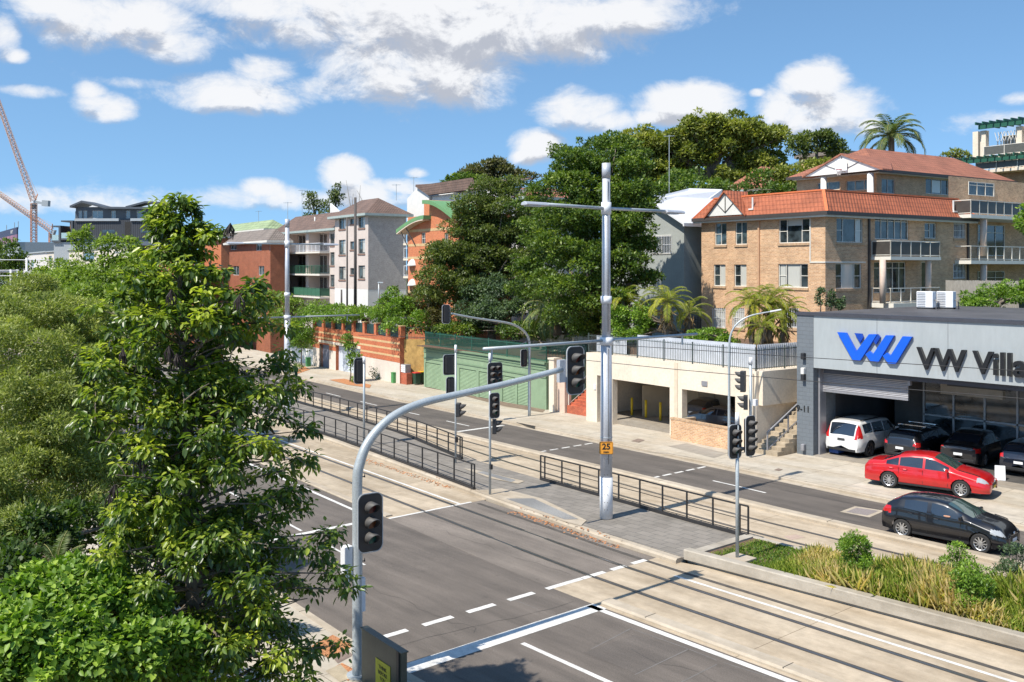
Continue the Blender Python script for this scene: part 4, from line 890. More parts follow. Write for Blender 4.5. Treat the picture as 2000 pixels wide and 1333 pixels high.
# glazed office and bay dividers behind the opening
MB().box(x1_+.15, x1_+3.0, 3.5, 3.8, zS-1.1, zS-.1).build('soffit_panel', mat('soffit_cream', (.30,.28,.24), .8), t5)
of = MB(); xo = 2.7
for k in range(5): of.box(xo+k*1.5, xo+k*1.5+.09, 5.6, 5.75, 0, zS-.6)
of.box(xo, xo+6.1, 5.6, 5.75, zS-.7, zS-.5).box(xo, xo+6.1, 5.6, 5.75, 1.9, 1.98); ofo = of.build('office_front', mat('aluminium', (.42,.44,.46), .4), t5); MB().box(xo, xo+6.1, 5.66, 5.69, .1, zS-.7).build('glazing', M_glass, ofo)
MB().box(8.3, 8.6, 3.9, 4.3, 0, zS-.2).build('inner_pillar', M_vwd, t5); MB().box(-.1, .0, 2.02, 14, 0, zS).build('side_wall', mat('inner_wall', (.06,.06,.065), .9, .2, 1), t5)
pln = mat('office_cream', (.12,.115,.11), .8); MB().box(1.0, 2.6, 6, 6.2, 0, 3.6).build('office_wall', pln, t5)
MB().box(5.2, 8.0, 2.9, 3.0, zS-.62, zS-.22).build('reception_board', M_blk, t5); lettering('RECEPTION', .26, M_wht, 'reception_lettering', (6.6, 2.89, zS-.42), (R(90), 0, 0), t5, .002)
tf = lambda x, y: f5.front(x, y, 0)
def letter_poly(name, polys, m, off=-.14, th=.14):
    mb = MB()
    for i_, P_ in enumerate(polys): mb.prism([(tf(x, y)[0], off-.003*i_, tf(x, y)[1]) for x, y in P_], (0, th, 0))
    return mb.build(name, m, t5)
letter_poly('logo', [[(1638,649),(1655,650),(1675,687),(1690,688),(1684,703),(1668,703)], [(1675,687),(1700,653),(1716,653),(1683,704),(1668,703)],
                     [(1733,655),(1749,655.5),(1718,708),(1704,706.5),(1693,692),(1701,686),(1708,692)], [(1766,657),(1784,658),(1752,711),(1738,710),(1727,695),(1735,689),(1742,695)]], M_blue)
for fold in ([(1671,651),(1685,652),(1688,659),(1682,670)], [(1701,653.2),(1716,653.2),(1721,659),(1713,673),(1706,664)]): letter_poly('logo_fold', [fold], mat('logo_blue_dark', (.004, .05, .36), .4), off=-.11, th=.11)
zc = (tf(1830, 678)[1]+tf(1830, 715)[1])/2
zA, zB = tf(1810, 678)[1], tf(1812, 722)[1]; M_let = mat('letter_black', (.012, .012, .013), .4)
x_ = tf(1793, 700)[0]
lt_ = lettering('VW Village', 1.62, M_let, 'lettering', (0, 0, 0), (R(90), 0, 0), t5, extr=.09, bold=.03, sx=1.0)
dm = lt_.dimensions; xs = [v.co.x for v in lt_.data.vertices]; ys = [v.co.y for v in lt_.data.vertices if v.co.x < 0]
ltw = min(xs); sc = (zA-zB)*.98/ (max(v.co.y for v in lt_.data.vertices if v.co.x < ltw+.8)-min(v.co.y for v in lt_.data.vertices if v.co.x < ltw+.8)) ; lt_.scale = (sc*.95, sc, 1)
lt_.location = (x_-ltw*sc*.95, -.08, zB-sc*min(v.co.y for v in lt_.data.vertices if v.co.x < ltw+.8)-.0)
lettering('9-11', .42, M_txt, 'street_number', ((f5.front(1569, 799)[0]), -.02, f5.front(1569, 799)[1]), (R(90), 0, 0), t5, .012, .006)
for y, m_ in ((696, M_blk), (725, M_wht), (738, M_blk), (874, M_shut)): a_, z_ = f5.front(1569, y, -.1); MB().box(a_-.09, a_+.09, -.22, -.003, z_-.16, z_+.16).build('wall_light', m_, t5, bevel=.03)
# things on the dealership roof
for k, (xa, xb, D_) in enumerate(((1790, 1818, 52.5), (1829, 1858, 52.5))):
    p = at(xa, 608, D_); zr_ = f5.zb+zT+.10; a_, _ = f5.front(xa, 600); tt = thing('air_conditioner', ['left', 'right'][k]+' white air conditioner unit on the dealership roof', 'air conditioner', (p.x, p.y, zr_), 0, 'air conditioner units on the roof')
    MB().box(0, .9, 0, .38, .08, .95).build('casing', M_white, tt, bevel=.02); MB().box(.0, .9, .03, .09, 0, .08).box(0, .9, .28, .34, 0, .08).build('feet', M_blk, tt)
    g = MB(); 
    for i in range(9): g.box(-.02, -.004, .03, .35, .14+i*.09, .18+i*.09)
    for i in range(9): g.box(.05, .5, -.02, -.004, .14+i*.09, .17+i*.09)
    g.build('grille', M_shut, tt); MB().tube([(.92, .2, .5), (1.1, .2, .4), (1.12, .2, .0)], .03, 6).build('pipe', M_blk, tt)
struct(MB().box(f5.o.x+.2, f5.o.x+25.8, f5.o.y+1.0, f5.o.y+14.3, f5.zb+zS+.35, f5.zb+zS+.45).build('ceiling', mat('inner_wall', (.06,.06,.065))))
tt = thing('solar_panels', 'row of dark panels lying flat on the dealership roof', 'solar panels', (f5.o.x, f5.o.y, f5.zb+zT+.10)); MB().box(10, 18, 6.5, 8.2, .08, .13).box(12, 20, 8.6, 10.3, .08, .13).build('panel', M_glass, tt); MB().box(10.5, 17.5, 6.6, 6.7, 0, .08).box(10.5, 19.5, 10.1, 10.2, 0, .08).box(10.5,19.5,8.0,8.1,0,.08).build('frame', M_shut, tt)
# ---------------------------------------------------------------- car park podium
f6 = Fr(1477, y=880, phi=-5.5); t6 = f6.thing('car_park_podium', 'cream rendered car park podium with two wide openings and a black fence on top', 'car park')
zP = f6.front(1467, 725)[1]; aE = f6.front(1145, 750)[0]; o1 = (f6.front(1196, 760)[0], f6.front(1308, 760)[0]); o2 = (f6.front(1332, 780)[0], f6.front(1436, 790)[0]); zo = f6.front(1435, 770)[1]; zo = 2.62-f6.zb
o0 = (f6.front(1166, 760)[0], f6.front(1190, 760)[0])
m = MB(); D6 = 9
wall(m, 'b', 0, aE, 0, -.5, zP, [(o0[0], o0[1], -.4, zo+.1), (*o1, -.4, zo), (*o2, .8, zo)], depth=.4)
bS = f6.side(1556, 720)[0]; wall(m, 'a', 0, 0, D6, -.5, zP, [])
m.q((aE, 0, -.5), (aE, 0, zP), (aE, D6, zP), (aE, D6, -.5)); m.q((aE, 0, zP), (0, 0, zP), (0, D6, zP), (aE, D6, zP)); m.q((aE, D6, -.5), (aE, D6, zP), (0, D6, zP), (0, D6, -.5)); m.q((aE, .2, zo+.25), (0, .2, zo+.25), (0, D6, zo+.25), (aE, D6, zo+.25))
m.build('wall', M_cream, t6)
M_tan = mat('tan_boards', (.36, .29, .20), .8, .12, 1.2); M_side = mat('tan_render', (.50, .42, .31), .9, .1, .9, stain=.3)
MB().box(.003, .25, .2, bS+3, zo-.3, zP+.02).build('side_beam', M_cream, t6)
pn = MB(); pn.box(o0[1]-.1, o2[0]-.4, 4.4, 4.5, -.3, zo+.2)
for k in range(6): pn.box(o1[0]+.3+k*1.25, o1[0]+.34+k*1.25, 4.36, 4.41, 0, zo)
pn.prism([(o1[0]-.2, 2.6, -.1), (o1[0]-.14, 2.6, -.1), (o1[0]+.9, 4.3, -.1), (o1[0]+.8, 4.3, -.1)], (0, 0, 2.2)); pn.build('inner_wall', M_tan, t6)
MB().box(o2[0]-.4, -.4, 7.6, 7.8, -.3, zo+.2).box(o2[0]-.5, o2[0]-.4, 4.4, 7.7, -.3, zo+.2).build('rear_wall', mat('carpark_grey', (.16,.15,.14), .9), t6); MB().box(o2[0]+.4, o2[0]+2.0, 7.5, 7.59, 0, 2.2).build('green_door', mat('faded_green', (.06,.22,.15), .7), t6)
MB().box(f6.front(1330,760)[0]-.5, f6.front(1330,760)[0]-.25, -.03, -.003, -.3, zP).build('pilaster', mat('pilaster_tan', (.60, .50, .38), .9), t6)
MB().box(aE, 0, .4, D6-.1, -.3, .131-f6.zb).build('floor', M_drive, t6)
struct(MB().prism([f6.o+Vector((f6.a.x*a+f6.b.x*b, f6.a.y*a+f6.b.y*b, zP+.004)) for a, b in ((aE+.3, 1.3), (-1.1, 1.3), (-1.1, D6+6), (aE+.3, D6+6))], (0, 0, .4)).build('podium_garden', M_soil))
pf = f6.thing('podium_fence', 'dark green picket fence along the top of the car park podium', 'fence')
def picket(parent, pts, h, m, sp_=.11, post=2.2, name='pickets', r=.018):
    a_ = MB(); b_ = []
    for p, q in zip(pts, pts[1:]):
        p, q = Vector(p), Vector(q); L = (q-p).length; n = max(1, int(L/sp_)); up = Vector((0, 0, 1))
        for i in range(n+1): c = p+(q-p)*i/n; a_.bar(c+up*.05, c+up*h, r)
        k = max(1, round(L/post))
        for i in range(k+1): c = p+(q-p)*i/k; MB().bar(c, c+up*(h+.06), .06).build('fence_post', m, parent)
        a_.bar(p+up*.12, q+up*.12, .035); a_.bar(p+up*(h-.1), q+up*(h-.1), .035)
    return a_.build(name, m, parent)
M_fg = mat('fence_green_black', (.055, .075, .07), .5, .2, 4)
picket(pf, [(aE+.1, .12, zP), (-.12, .12, zP), (-.12, D6, zP)], 1.15, M_fg, .13)
cf = f6.thing('corrugated_fence', 'white corrugated metal fence standing behind the podium pickets', 'fence')
M_corr = mat('white_corrugated', (.50, .53, .58), .5, .08, 2, stain=.25)
def corr(parent, a0, a1, b, z0, z1, m, axis='b', p=.17):
    mb = MB(); n = int(abs(a1-a0)/p*4); r_ = []
    for i in range(n+1): u = a0+(a1-a0)*i/n; d = .025*math.sin(i*math.pi/2); r_.append((u, b+d) if axis == 'b' else (b+d, u))
    for i in range(n): mb.prism([(*r_[i], z0), (*r_[i+1], z0), (*r_[i+1], z1), (*r_[i], z1)], (0, .006, 0) if axis == 'b' else (.006, 0, 0))
    return mb.build('corrugated_sheet', m, parent)
corr(cf, f6.front(1165, 700, 1.0)[0], f6.front(1225, 700, 1.0)[0], 1.0, zP, zP+1.0, M_corr); corr(cf, f6.front(1245, 700, 1.0)[0], -.9, 1.0, zP, zP+1.25, M_corr); corr(cf, 1.0, D6, -.8, zP, zP+1.25, M_corr, 'a')
for k, x in enumerate((1216, 1281, 1345)):
    a_, z_ = f6.front([1234, 1261.5, 1290][k], 800, 2.4); tt = f6.thing('bollard', ['leftmost', 'middle', 'rightmost'][k]+' of the three yellow bollards inside the left opening', 'bollard', 'yellow bollards'); tt.location = f6.o+Vector((f6.a.x*a_+f6.b.x*2.4, f6.a.y*a_+f6.b.y*2.4, .13-f6.zb+.0)); tt.location.z = .13+f6.zb
    smooth_(MB().cyl(0, 0, 0, 1.15, .075, 12).build('post', mat('bollard_yellow', (.75, .50, .02), .5), tt)); MB().cyl(0, 0, 0, .06, .12, 12).build('base_plate', M_blk, tt)
# brick wall in front, meter box, pillars, red stairs
f7 = Fr(1310, y=858, phi=-5.5); tt = f7.thing('brick_wall', 'low blond brick wall in front of the right car park opening', 'wall'); aw = f7.front(1424, 880)[0]
MB().box(0, aw, 0, .23, -.2, 1.22).build('wall', M_bb, tt); MB().box(-.02, aw+.02, -.02, .25, 1.22, 1.31).box(0,.23,.25,1.7,-.2,1.2).build('coping', M_sill, tt)
p = f6.front(1340, 800); tt = thing('meter_box', 'green steel meter box standing before the low brick wall', 'utility box', G(1336, 853, .13), R(-5)); MB().box(-.26, .24, -.18, .18, 0, .95).build('box', mat('meter_green', (.06, .24, .07), .5, .1, 3), tt, bevel=.015); MB().box(-.28, .26, -.2, .2, .95, .99).build('lid', mat('meter_green', (.06,.24,.07), .5), tt)
for k, (x, y, lab) in enumerate(((770, 748, 'small green box beside the letterboxes'), (602, 716, 'small green box by the white fence far left'))):
    tt = thing('utility_box', lab, 'utility box', G(x, y, .13), R(-7)); MB().box(-.22, .22, -.2, .2, 0, .85).build('box', mat('meter_green', (.06,.24,.07), .5), tt, bevel=.015); MB().box(-.24, .24, -.22, .22, .85, .9).build('lid', mat('meter_green', (.06,.24,.07), .5), tt)
f8 = Fr(1097, y=808, phi=-5.5); tt = f8.thing('gate_pillar', 'pair of cream gate pillars beside the red stairs', 'pillar'); hh = f8.front(1085, 704)[1]; w8 = f8.front(1072, 790)[0]
MB().box(w8, w8+.55, 0, .6, -.2, hh).build('pillar', M_cream, tt); MB().box(w8+.60, .0, .25, .8, -.2, hh-.1).build('pillar', mat('pink_render', (.60,.45,.36), .9, .1, 2), tt); MB().box(w8-.06, w8+.61, -.06, .66, hh, hh+.12).build('cap', M_cream, tt)
M_red2 = coursed('red_step_brick', (.50, .13, .06), (.40, .09, .045), (.30, .10, .06), .23, .08, .01)
rs = f8.thing('stairs', 'red brick stairs climbing between the cream pillars', 'stairs'); sm_ = MB(); a1_ = f6.o; wS = (f8.loc(f6.o+Vector((f6.a.x*aE, f6.a.y*aE, 0)))).x-.03
for k in range(16): sm_.box(.05+.0*k, wS, .4+.28*k, .4+.28*(k+1)+.3, -.2, .13-f8.zb+.17*(k+1))
sm_.build('steps', M_red2, rs); rail(rs, [(.12, .5, .13-f8.zb+.15), (.12, 4.6, .13-f8.zb+2.65)], .9, M_frame, name='handrail', sp=1.3)
# grey stone steps between podium and dealership
gs = f6.thing('stairs', 'worn sandstone stairs climbing between the podium and the dealership', 'stairs'); M_stone = mat('sandstone', (.38, .31, .22), .95, .25, 3, bump=.6, bscale=18, stain=.4)
wR = (f6.loc(f5.o)).x+aP-.02; sm_ = MB()
for k in range(20): sm_.box(.27, wR-.03-(.33*k-.2)*.096, -.55+.33*k, -.55+.33*(k+1)+.3, -.3, .13-f6.zb+.172*(k+1))
sm_.build('steps', M_stone, gs); rail(gs, [((.27+wR)/2+.1, -.5, .13-f6.zb+.1), ((.27+wR)/2+.1, 4.2, .13-f6.zb+2.6)], .95, M_shut, name='handrail', sp=1.6)
# ---------------------------------------------------------------- green garages
M_gg = mat('garage_green', (.225, .315, .195), .7, .08, 1.5, stain=.3); M_gg2 = mat('garage_green_dark', (.17, .25, .15), .6, .06, 1.5)
f9 = Fr(1067, y=801, phi=-7.2); t9 = f9.thing('garage_row', 'row of pale green lock up garages with roller doors', 'garage'); a9 = f9.front(828, 700)[0]; h9a = f9.front(832, 664)[1]; h9b = f9.front(1062, 722)[1]
H9 = (h9a+h9b)/2; doors = [(831,861),(897,930),(935,957),(981,1006),(1010,1034)]; ds = [(f9.front(a, 720)[0], f9.front(b, 720)[0], -.1, 2.05-.1) for a, b in doors]
m = MB(); wall(m, 'b', 0, a9, 0, -.4, H9, ds, depth=.1); m.q((0, 0, -.4), (0, 6, -.4), (0, 6, H9), (0, 0, H9)); m.q((a9, 0, -.4), (a9, 0, H9), (a9, 6, H9), (a9, 6, -.4)); m.q((a9, 0, H9), (0, 0, H9), (0, 6, H9), (a9, 6, H9)); m.build('wall', M_gg, t9)
bt = MB()
for z in (2.25, 2.75, H9-.35): bt.box(a9, 0, -.05, -.003, z, z+.1)
bt.box(a9, 0, -.16, -.003, H9-.12, H9+.02); bt.build('boards', M_gg2, t9)
for d in ds:
    q = MB(); n = 20
    for k in range(n): z = d[2]+(d[3]-d[2])*k/n; q.tube([(d[0]+.01, .09, z+.05), (d[1]-.01, .09, z+.05)], .056, 5)
    q.build('roller_door', M_gg, t9)
M_fg2 = mat('fence_green', (.03, .12, .085), .5, .15, 4)
df = f9.thing('deck_fence', 'green mesh fence along the garage roof', 'fence'); picket(df, [(a9+.1, .1, H9), (-.1, .1, H9), (-.1, 3.5, H9)], 1.15, M_fg2, .12, 2.4, r=.03)
MB().box(a9, 0, 5.9, 6.3, -.4, H9+.05).build('roof_edge', M_stone, t9); struct(MB().box(f9.o.x+a9+.5, f9.o.x-1.5, f9.o.y+1.2, f9.o.y+6, f9.zb+H9+.004, f9.zb+H9+.06).build('deck_soil', M_soil))
rw = f9.thing('retaining_wall', 'rough sandstone block retaining wall behind the garage deck', 'wall'); M_sb = coursed('sandstone_blocks', (.52, .47, .38), (.40, .35, .27), (.16, .13, .10), .7, .38, .03, var=.3, bump=1)
MB().box(a9+6, 3.5, 6.4, 7.4, H9-.3, H9+1.3).build('block_wall', M_sb, rw, bevel=.05); MB().box(-.8, 4.5, 4.5, 5.2, H9-.4, H9+1.15).build('block_wall', M_sb, rw, bevel=.05)
# ---------------------------------------------------------------- striped red brick street wall with garage and fence bays
M_rb = coursed('red_brick', (.56, .14, .05), (.42, .095, .035), (.42, .22, .13), .24, .086, .010, var=.15); M_crb = coursed('cream_brick', (.62, .42, .20), (.55, .36, .17), (.5, .38, .25), .24, .086, .010, var=.1)
fa = Fr(781, y=750, phi=-7.2); ta = fa.thing('street_wall', 'striped red brick street wall with piers, a steel gate and a garage door', 'wall'); aa = fa.front(611, 690)[0]; hT = fa.front(779, 661)[1]; hB = fa.front(779, 709)[1]
gd = [(fa.front(624, 690)[0], fa.front(643, 690)[0], -.4, 2.35), (fa.front(656, 700)[0], fa.front(704, 700)[0], -.4, 2.5)]
m = MB(); wall(m, 'b', 0, aa, 0, -.4, hB, gd, depth=.5); m.build('base', mat('pale_render', (.60,.53,.46), .9, .08, 1, stain=.2), ta)
m = MB(); wall(m, 'b', -.01, aa, .0, hB, hT, [g for g in gd], depth=.5); m.q((0, -.01, hB), (0, .5, hB), (0, .5, hT), (0, -.01, hT)); m.q((0, 0, -.4), (0, .5, -.4), (0, .5, hB), (0, 0, hB)); m.q((aa, -.01, hT), (0, -.01, hT), (0, .5, hT), (aa, .5, hT)); m.build('brickwork', M_rb, ta)
for z in (hB+.42, hB+1.0, hT-.55): 
    seg = [(aa, gd[0][0]), (gd[0][1], gd[1][0]), (gd[1][1], 0)] if z < 2.4 else [(aa, 0)]
    bn = MB(); [bn.box(x0, x1, -.016, -.011, z, z+.17) for x0, x1 in seg]; bn.build('cream_band', M_crb, ta)
MB().box(gd[0][0], gd[0][1], .35, .45, -.2, 2.35).build('gate', mat('grey_blue_door', (.16,.17,.22), .5), ta); MB().box(gd[1][0], gd[1][1], .3, .4, -.2, 2.5).build('garage_door', mat('pale_blue_door', (.52,.56,.62), .5, .04), ta); MB().box(gd[0][0]-.1, gd[1][1]+.1, -.06, -.012, 2.5, 2.75).build('lintel', M_cream, ta)
n_ = 8; pf_ = MB()
for k in range(n_+1): x = aa+(0-.25-aa)*k/n_; MB().box(x-.02, x+.42, -.01, .42, hT, hT+1.0).build('pier', M_rb, ta); MB().box(x-.06, x+.46, -.05, .46, hT+1.0, hT+1.07).build('pier_cap', M_crb, ta)
for k in range(n_): x = aa+(0-.25-aa)*k/n_; pf_.box(x+.42, x+(0-.25-aa)/n_-.02, .2, .23, hT+.05, hT+.9)
pf_.build('bay_fence', mat('bay_fence_green', (.02, .05, .05), .5), ta)
sw = fa.thing('side_wall', 'ochre sandstone side wall between the striped wall and the garages', 'wall'); k_ = fa.loc(f9.o+Vector((f9.a.x*a9, f9.a.y*a9, 0)))
MB().prism([(.02, .4, -.4), (k_.x-.02, k_.y+3.2, -.4), (k_.x-.02, k_.y+3.5, -.4), (.02, .7, -.4)], (0, 0, hT+.3)).build('wall', mat('ochre_stone', (.46, .29, .10), .95, .3, 3, bump=.8, bscale=12, stain=.3), sw)
pf = fa.thing('picket_fence', 'dark picket fence on top of the ochre side wall', 'fence'); picket(pf, [(.05, .5, hT-.1), (k_.x-.05, k_.y+3.2, hT-.1)], 1.1, M_fg, .13)
# letterboxes and bins
lb = fa.thing('letterboxes', 'stack of grey letterboxes on a brick pedestal', 'letterboxes'); q_ = G(800, 752, .13); lb.location = (q_.x-.9, q_.y-.1, q_.z); MB().box(-.3, .75, 0, .5, 0, .95).build('pedestal', M_red2, lb)
MB().box(-.4, .55, .0, .5, .95, 1.65).build('cabinet', M_shut, lb, bevel=.01); g = MB(); [g.box(-.38, .53, -.03, -.004, 1.0+k*.16, 1.13+k*.16) for k in range(4)]; g.build('flaps', M_white, lb)
for k, (x, col, lab) in enumerate(((812, (.55,.05,.04), 'wheelie bin with the red lid beside the letterboxes'), (823, (.75,.5,.02), 'wheelie bin with the yellow lid beside the green garages'))):
    b = thing('wheelie_bin', lab, 'bin', G(x, 752-k*2, .13)+Vector((0, .1, 0)), R(-10)); o = rrect(.58, .6, .08)
    me = MB(); me.v = [(a*.8, c*.8, .08) for a, c in o]+[(a, c, .98) for a, c in o]; n = len(o); me.f = [tuple(range(n-1, -1, -1)), tuple(range(n, 2*n))]+[(i, (i+1) % n, n+(i+1) % n, n+i) for i in range(n)]
    me.build('tub', mat('bin_green', (.02,.06,.035), .5), b); MB().prism([(a*1.06, c*1.06, .98) for a, c in o], (0, 0, .07)).build('lid', mat('lid%d' % k, col, .5), b)
    MB().tube([(-.3, .28, .09), (-.24, .28, .09)], .09, 12).tube([(.24, .28, .09), (.3, .28, .09)], .09, 12).build('wheels', M_blk, b)
# ---------------------------------------------------------------- pale apartment block, left of centre
M_pk = mat('pale_pink_brick', (.55, .475, .43), .9, .07, 1.2, stain=.12); M_gb = coursed('grey_brick', (.40, .37, .35), (.33, .305, .29), (.42, .40, .38), .24, .1, .012, var=.12)
M_fgn = mat('grey_green_fascia', (.33, .39, .37), .6)
g1 = Fr(719, D=105, phi=-7, zb=2.2); u1 = g1.thing('apartment_building', 'pale pink apartment block with brown tiled roofs and green balconies', 'building')
zE = g1.front(719, 417)[1]; aS = g1.front(654, 450)[0]; aL = g1.front(531, 480)[0]; bR = g1.side(793, 450)[0]; zL = g1.front(600, 450)[1]; zW = g1.front(719, 566)[1]
KW = dict(fm=mat('bronze_frame', (.20, .19, .17), .5), gm=M_glassb, depth=.16, sill=mat('brown_sill', (.22,.13,.10), .8)); wk = dict(mull=(.5,), trans=((0, 1, .8),), **KW)
sp_ = []
for y0, y1 in ((424, 446), (467, 496), (519, 545)): sp_ += [sp(700,y0,713,y1,'b',0, curtain=[(.5,.95,.1,.95)], **wk), sp(662,y0+2,675,y1+2,'b',0, curtain=[(.5,.95,.1,.95)], **wk), sp(684,y0+(5 if y0 > 430 else 4),692,y1-8,'b',0, mull=(), **KW)]
H = openings(g1, u1, sp_); m = MB(); wall(m, 'b', 0, aS, 0, zW, zE, H[('b', 0)]); m.q((aS, 0, 0), (aS, 0, zE), (aS, 3, zE), (aS, 3, 0)); m.build('wall', M_pk, u1)
m = MB(); m.box(.003, .04, 0, bR, zW, zE-.05); m.q((0, bR, 0), (0, bR, zE), (aS, bR, zE), (aS, bR, 0)); m.build('side_wall', M_gb, u1)
dr = g1.side(738, 580)[0]; dr1 = g1.side(757, 580)[0]; m = MB(); wall(m, 'b', -.02, aS, .02, -1, zW, []); wall(m, 'a', .02, 0, bR, -1, zW, [(dr, dr1, 0, zW-1)], depth=.6); m.build('base', M_wht, u1); MB().box(-.7, -.65, dr, dr1, 0, zW-.9).build('garage_door', M_flash, u1)
def hip(fr, parent, a0, a1, b0, b1, z, rise, o=.6, m=M_btile, axis='b', fascia=M_fgn):
    A = [(a0-o, b0-o), (a1+o, b0-o), (a1+o, b1+o), (a0-o, b1+o)]; w2 = (a1-a0)/2+o; d2 = (b1-b0)/2+o
    if w2 > d2: r0, r1 = (a0-o+d2, b0-o+d2), (a1+o-d2, b0-o+d2); fs = [[A[0], A[1], r1, r0], [A[1], A[2], r1], [A[2], A[3], r0, r1], [A[3], A[0], r0]]
    else: r0, r1 = (a0-o+w2, b0-o+w2), (a0-o+w2, b1+o-w2); fs = [[A[0], A[1], r0], [A[1], A[2], r1, r0], [A[2], A[3], r1], [A[3], A[0], r0, r1]]
    r_ = slope_roof([[(*q, z+(rise if q in (r0, r1) else 0)) for q in f] for f in fs]).build('roof', m, parent)
    e = MB(); e.box(a0-o, a1+o, b0-o-.1, b0-o-.003, z-.26, z).box(a1+o+.003, a1+o+.1, b0-o-.1, b1+o, z-.26, z).box(a0-o, a1+o-.01, b0-o, b1+o, z-.30, z-.27); e.build('fascia', fascia, r_); return r_
hip(g1, u1, aS, 0, 0, bR, zE, 1.9)
m = MB(); sp2 = []; off = .6
for y0, y1 in ((458, 479), (494, 518), (538, 560)): sp2 += [sp(537,y0,547,y1,'b',off, curtain=[(.5,.95,.1,.95)], **wk), sp(645,y0-1,653.3,y1+1,'b',off, **wk)]
H = openings(g1, u1, sp2); b0_, b1_ = g1.front(560, 480, off)[0], g1.front(643.5, 480, off)[0]; zs_ = [g1.front(600, y, off)[1] for y in (452, 493, 535, 577)]
m = MB(); wall(m, 'b', off, aL, aS-.001, -1, zL, H[('b', off)]+[(b0_, b1_, zs_[k+1]+.0, zs_[k]-.25) for k in range(3)], depth=1.6); m.q((aL, off, -1), (aL, off, zL), (aL, 10, zL), (aL, 10, -1)); m.build('wing_wall', M_pk, u1)
M_bgr = mat('balcony_green', (.04, .13, .08), .6, .1, 3)
for k in range(3):
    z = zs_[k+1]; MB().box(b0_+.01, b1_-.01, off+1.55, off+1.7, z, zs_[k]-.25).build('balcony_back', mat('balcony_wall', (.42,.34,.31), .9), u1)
    for j in range(4): x0 = b0_+(b1_-b0_)*(j+.12)/4; window(u1, 'b', off+1.5, x0, x0+(b1_-b0_)*.17, z+.1, z+2.3, mull=(.5,), depth=.05, gm=M_glass, curtain=[(.0,.45,.02,.98)] if j % 2 else None, fm=M_wht)
    MB().box(b0_-.1, b1_+.1, off-1.3, off-.003, z-.2, z).build('balcony_slab', M_frame, u1)
    rail(u1, [(b0_-.05, off-.01, z), (b0_-.05, off-1.22, z), (b1_+.05, off-1.22, z), (b1_+.05, off-.01, z)], 1.0, m=M_bgr if k else M_white, panel=M_bgr if k == 2 else None, sp=1.3, bal=.14 if k < 2 else 0)
    MB().box((b0_+b1_)/2-.5, (b0_+b1_)/2+.5, off+.02, off+1.5, z, zs_[k]-.26).build('balcony_divider', M_pk, u1)
hip(g1, u1, aL, aS-.65, off, bR, zL, 2.2)
gz = MB(); ax = g1.front(652, 410, 3)[0]; gz.prism([(ax-1.2, 3, zE-.5), (ax+2.6, 3, zE+.6), (ax-1.2, 3, zE+2.2)], (0, .2, 0)); gz.build('parapet', M_wht, u1)
for x, y in ((564, 455), (615, 432), (683, 415)): a_, z_ = g1.front(x, y, 1.5); smooth_(MB().cyl(a_, 1.5, z_-.6, z_+.5, .09, 8).build('vent_pipe', M_wht, u1))
def antenna(label, px, ytop, ybot, D, wd=.9, n=5):
    p = at(px, ybot, D); h = (ybot-ytop)*D/F; t = thing('tv_antenna', label, 'antenna', p, R(30), 'rooftop antennas')
    MB().cyl(0, 0, 0, h, .03, 6).build('mast', M_gal, t); a = MB().bar((-wd/2, 0, h-.1), (wd/2, 0, h-.1), .03)
    for k in range(n): a.bar((-wd/2+wd*k/(n-1), -.28, h-.1), (-wd/2+wd*k/(n-1), .28, h-.1), .022)
    a.build('elements', M_gal, t)
for lab, px, y0, y1, D in (('thin tv antenna above the brown roof left of the pale block', 562, 395, 436, 118), ('tall thin mast with a bent tip behind the pale block', 590, 371, 425, 122), ('tv antenna over the middle of the pale block roof', 774, 360, 392, 118), ('wide tv antenna on the gabled roof beside the pale block', 808, 346, 392, 117), ('small aerial on the green hipped roof', 505, 412, 434, 150), ('tall white mast in front of the fig tree', 1307, 264, 378, 84)): antenna(lab, px, y0, y1, D)
# timber power poles in front of the block
for k, (px, y0, y1, D, w_, lab) in enumerate(((694, 386, 610, 98, .17, 'taller dark timber power pole before the pale block'), (678, 425, 610, 99, .10, 'thinner dark power pole left of the tallest'), (667, 566, 610, 98, .11, 'short dark stub pole beside the white base wall'), (740, 551, 604, 92, .08, 'grey lamp post in front of the white garage wall'))):
    p = at(px, y1, D); t = thing('power_pole', lab, 'pole', p, 0, 'poles before the pale block'); smooth_(MB().cyl(0, 0, 0, (y1-y0)*D/F, w_, 8, w_*.8).build('pole', mat('dark_timber', (.09,.08,.075), .9) if k < 3 else M_gal, t))
    if k == 3: MB().box(-.05, .9, -.1, .1, (y1-y0)*D/F-.1, (y1-y0)*D/F).build('lamp', M_gal, t)
# ---------------------------------------------------------------- orange brick block with curved green awnings
M_ob = coursed('orange_brick', (.62, .19, .07), (.50, .13, .05), (.5, .28, .17), .24, .086, .010, var=.12)
g2_ = Fr(797, D=92, phi=-7, zb=2.5); u2 = g2_.thing('apartment_building', 'orange brick apartment block with curved green awning roofs behind the dark trees', 'building')
zA = g2_.front(797, 425)[1]; zB = g2_.front(838, 392)[1]; a1_ = g2_.front(840, 450)[0]; a2_ = g2_.front(905, 450)[0]
H = openings(g2_, u2, [sp(823,455,831,477,'b',0, mull=(.5,), trans=((0,1,.5),)), sp(868,455,876,477,'b',0, mull=(.5,))])
m = MB(); wall(m, 'b', 0, 0, a2_, -2, zA, [h for h in H[('b', 0)]]); m.q((0, 0, -2), (0, 0, zA), (0, 5, zA), (0, 5, -2)); m.q((a2_, 0, -2), (a2_, 5, -2), (a2_, 5, zA), (a2_, 0, zA)); m.q((0, 0, zA), (a2_, 0, zA), (a2_, 5, zA), (0, 5, zA))
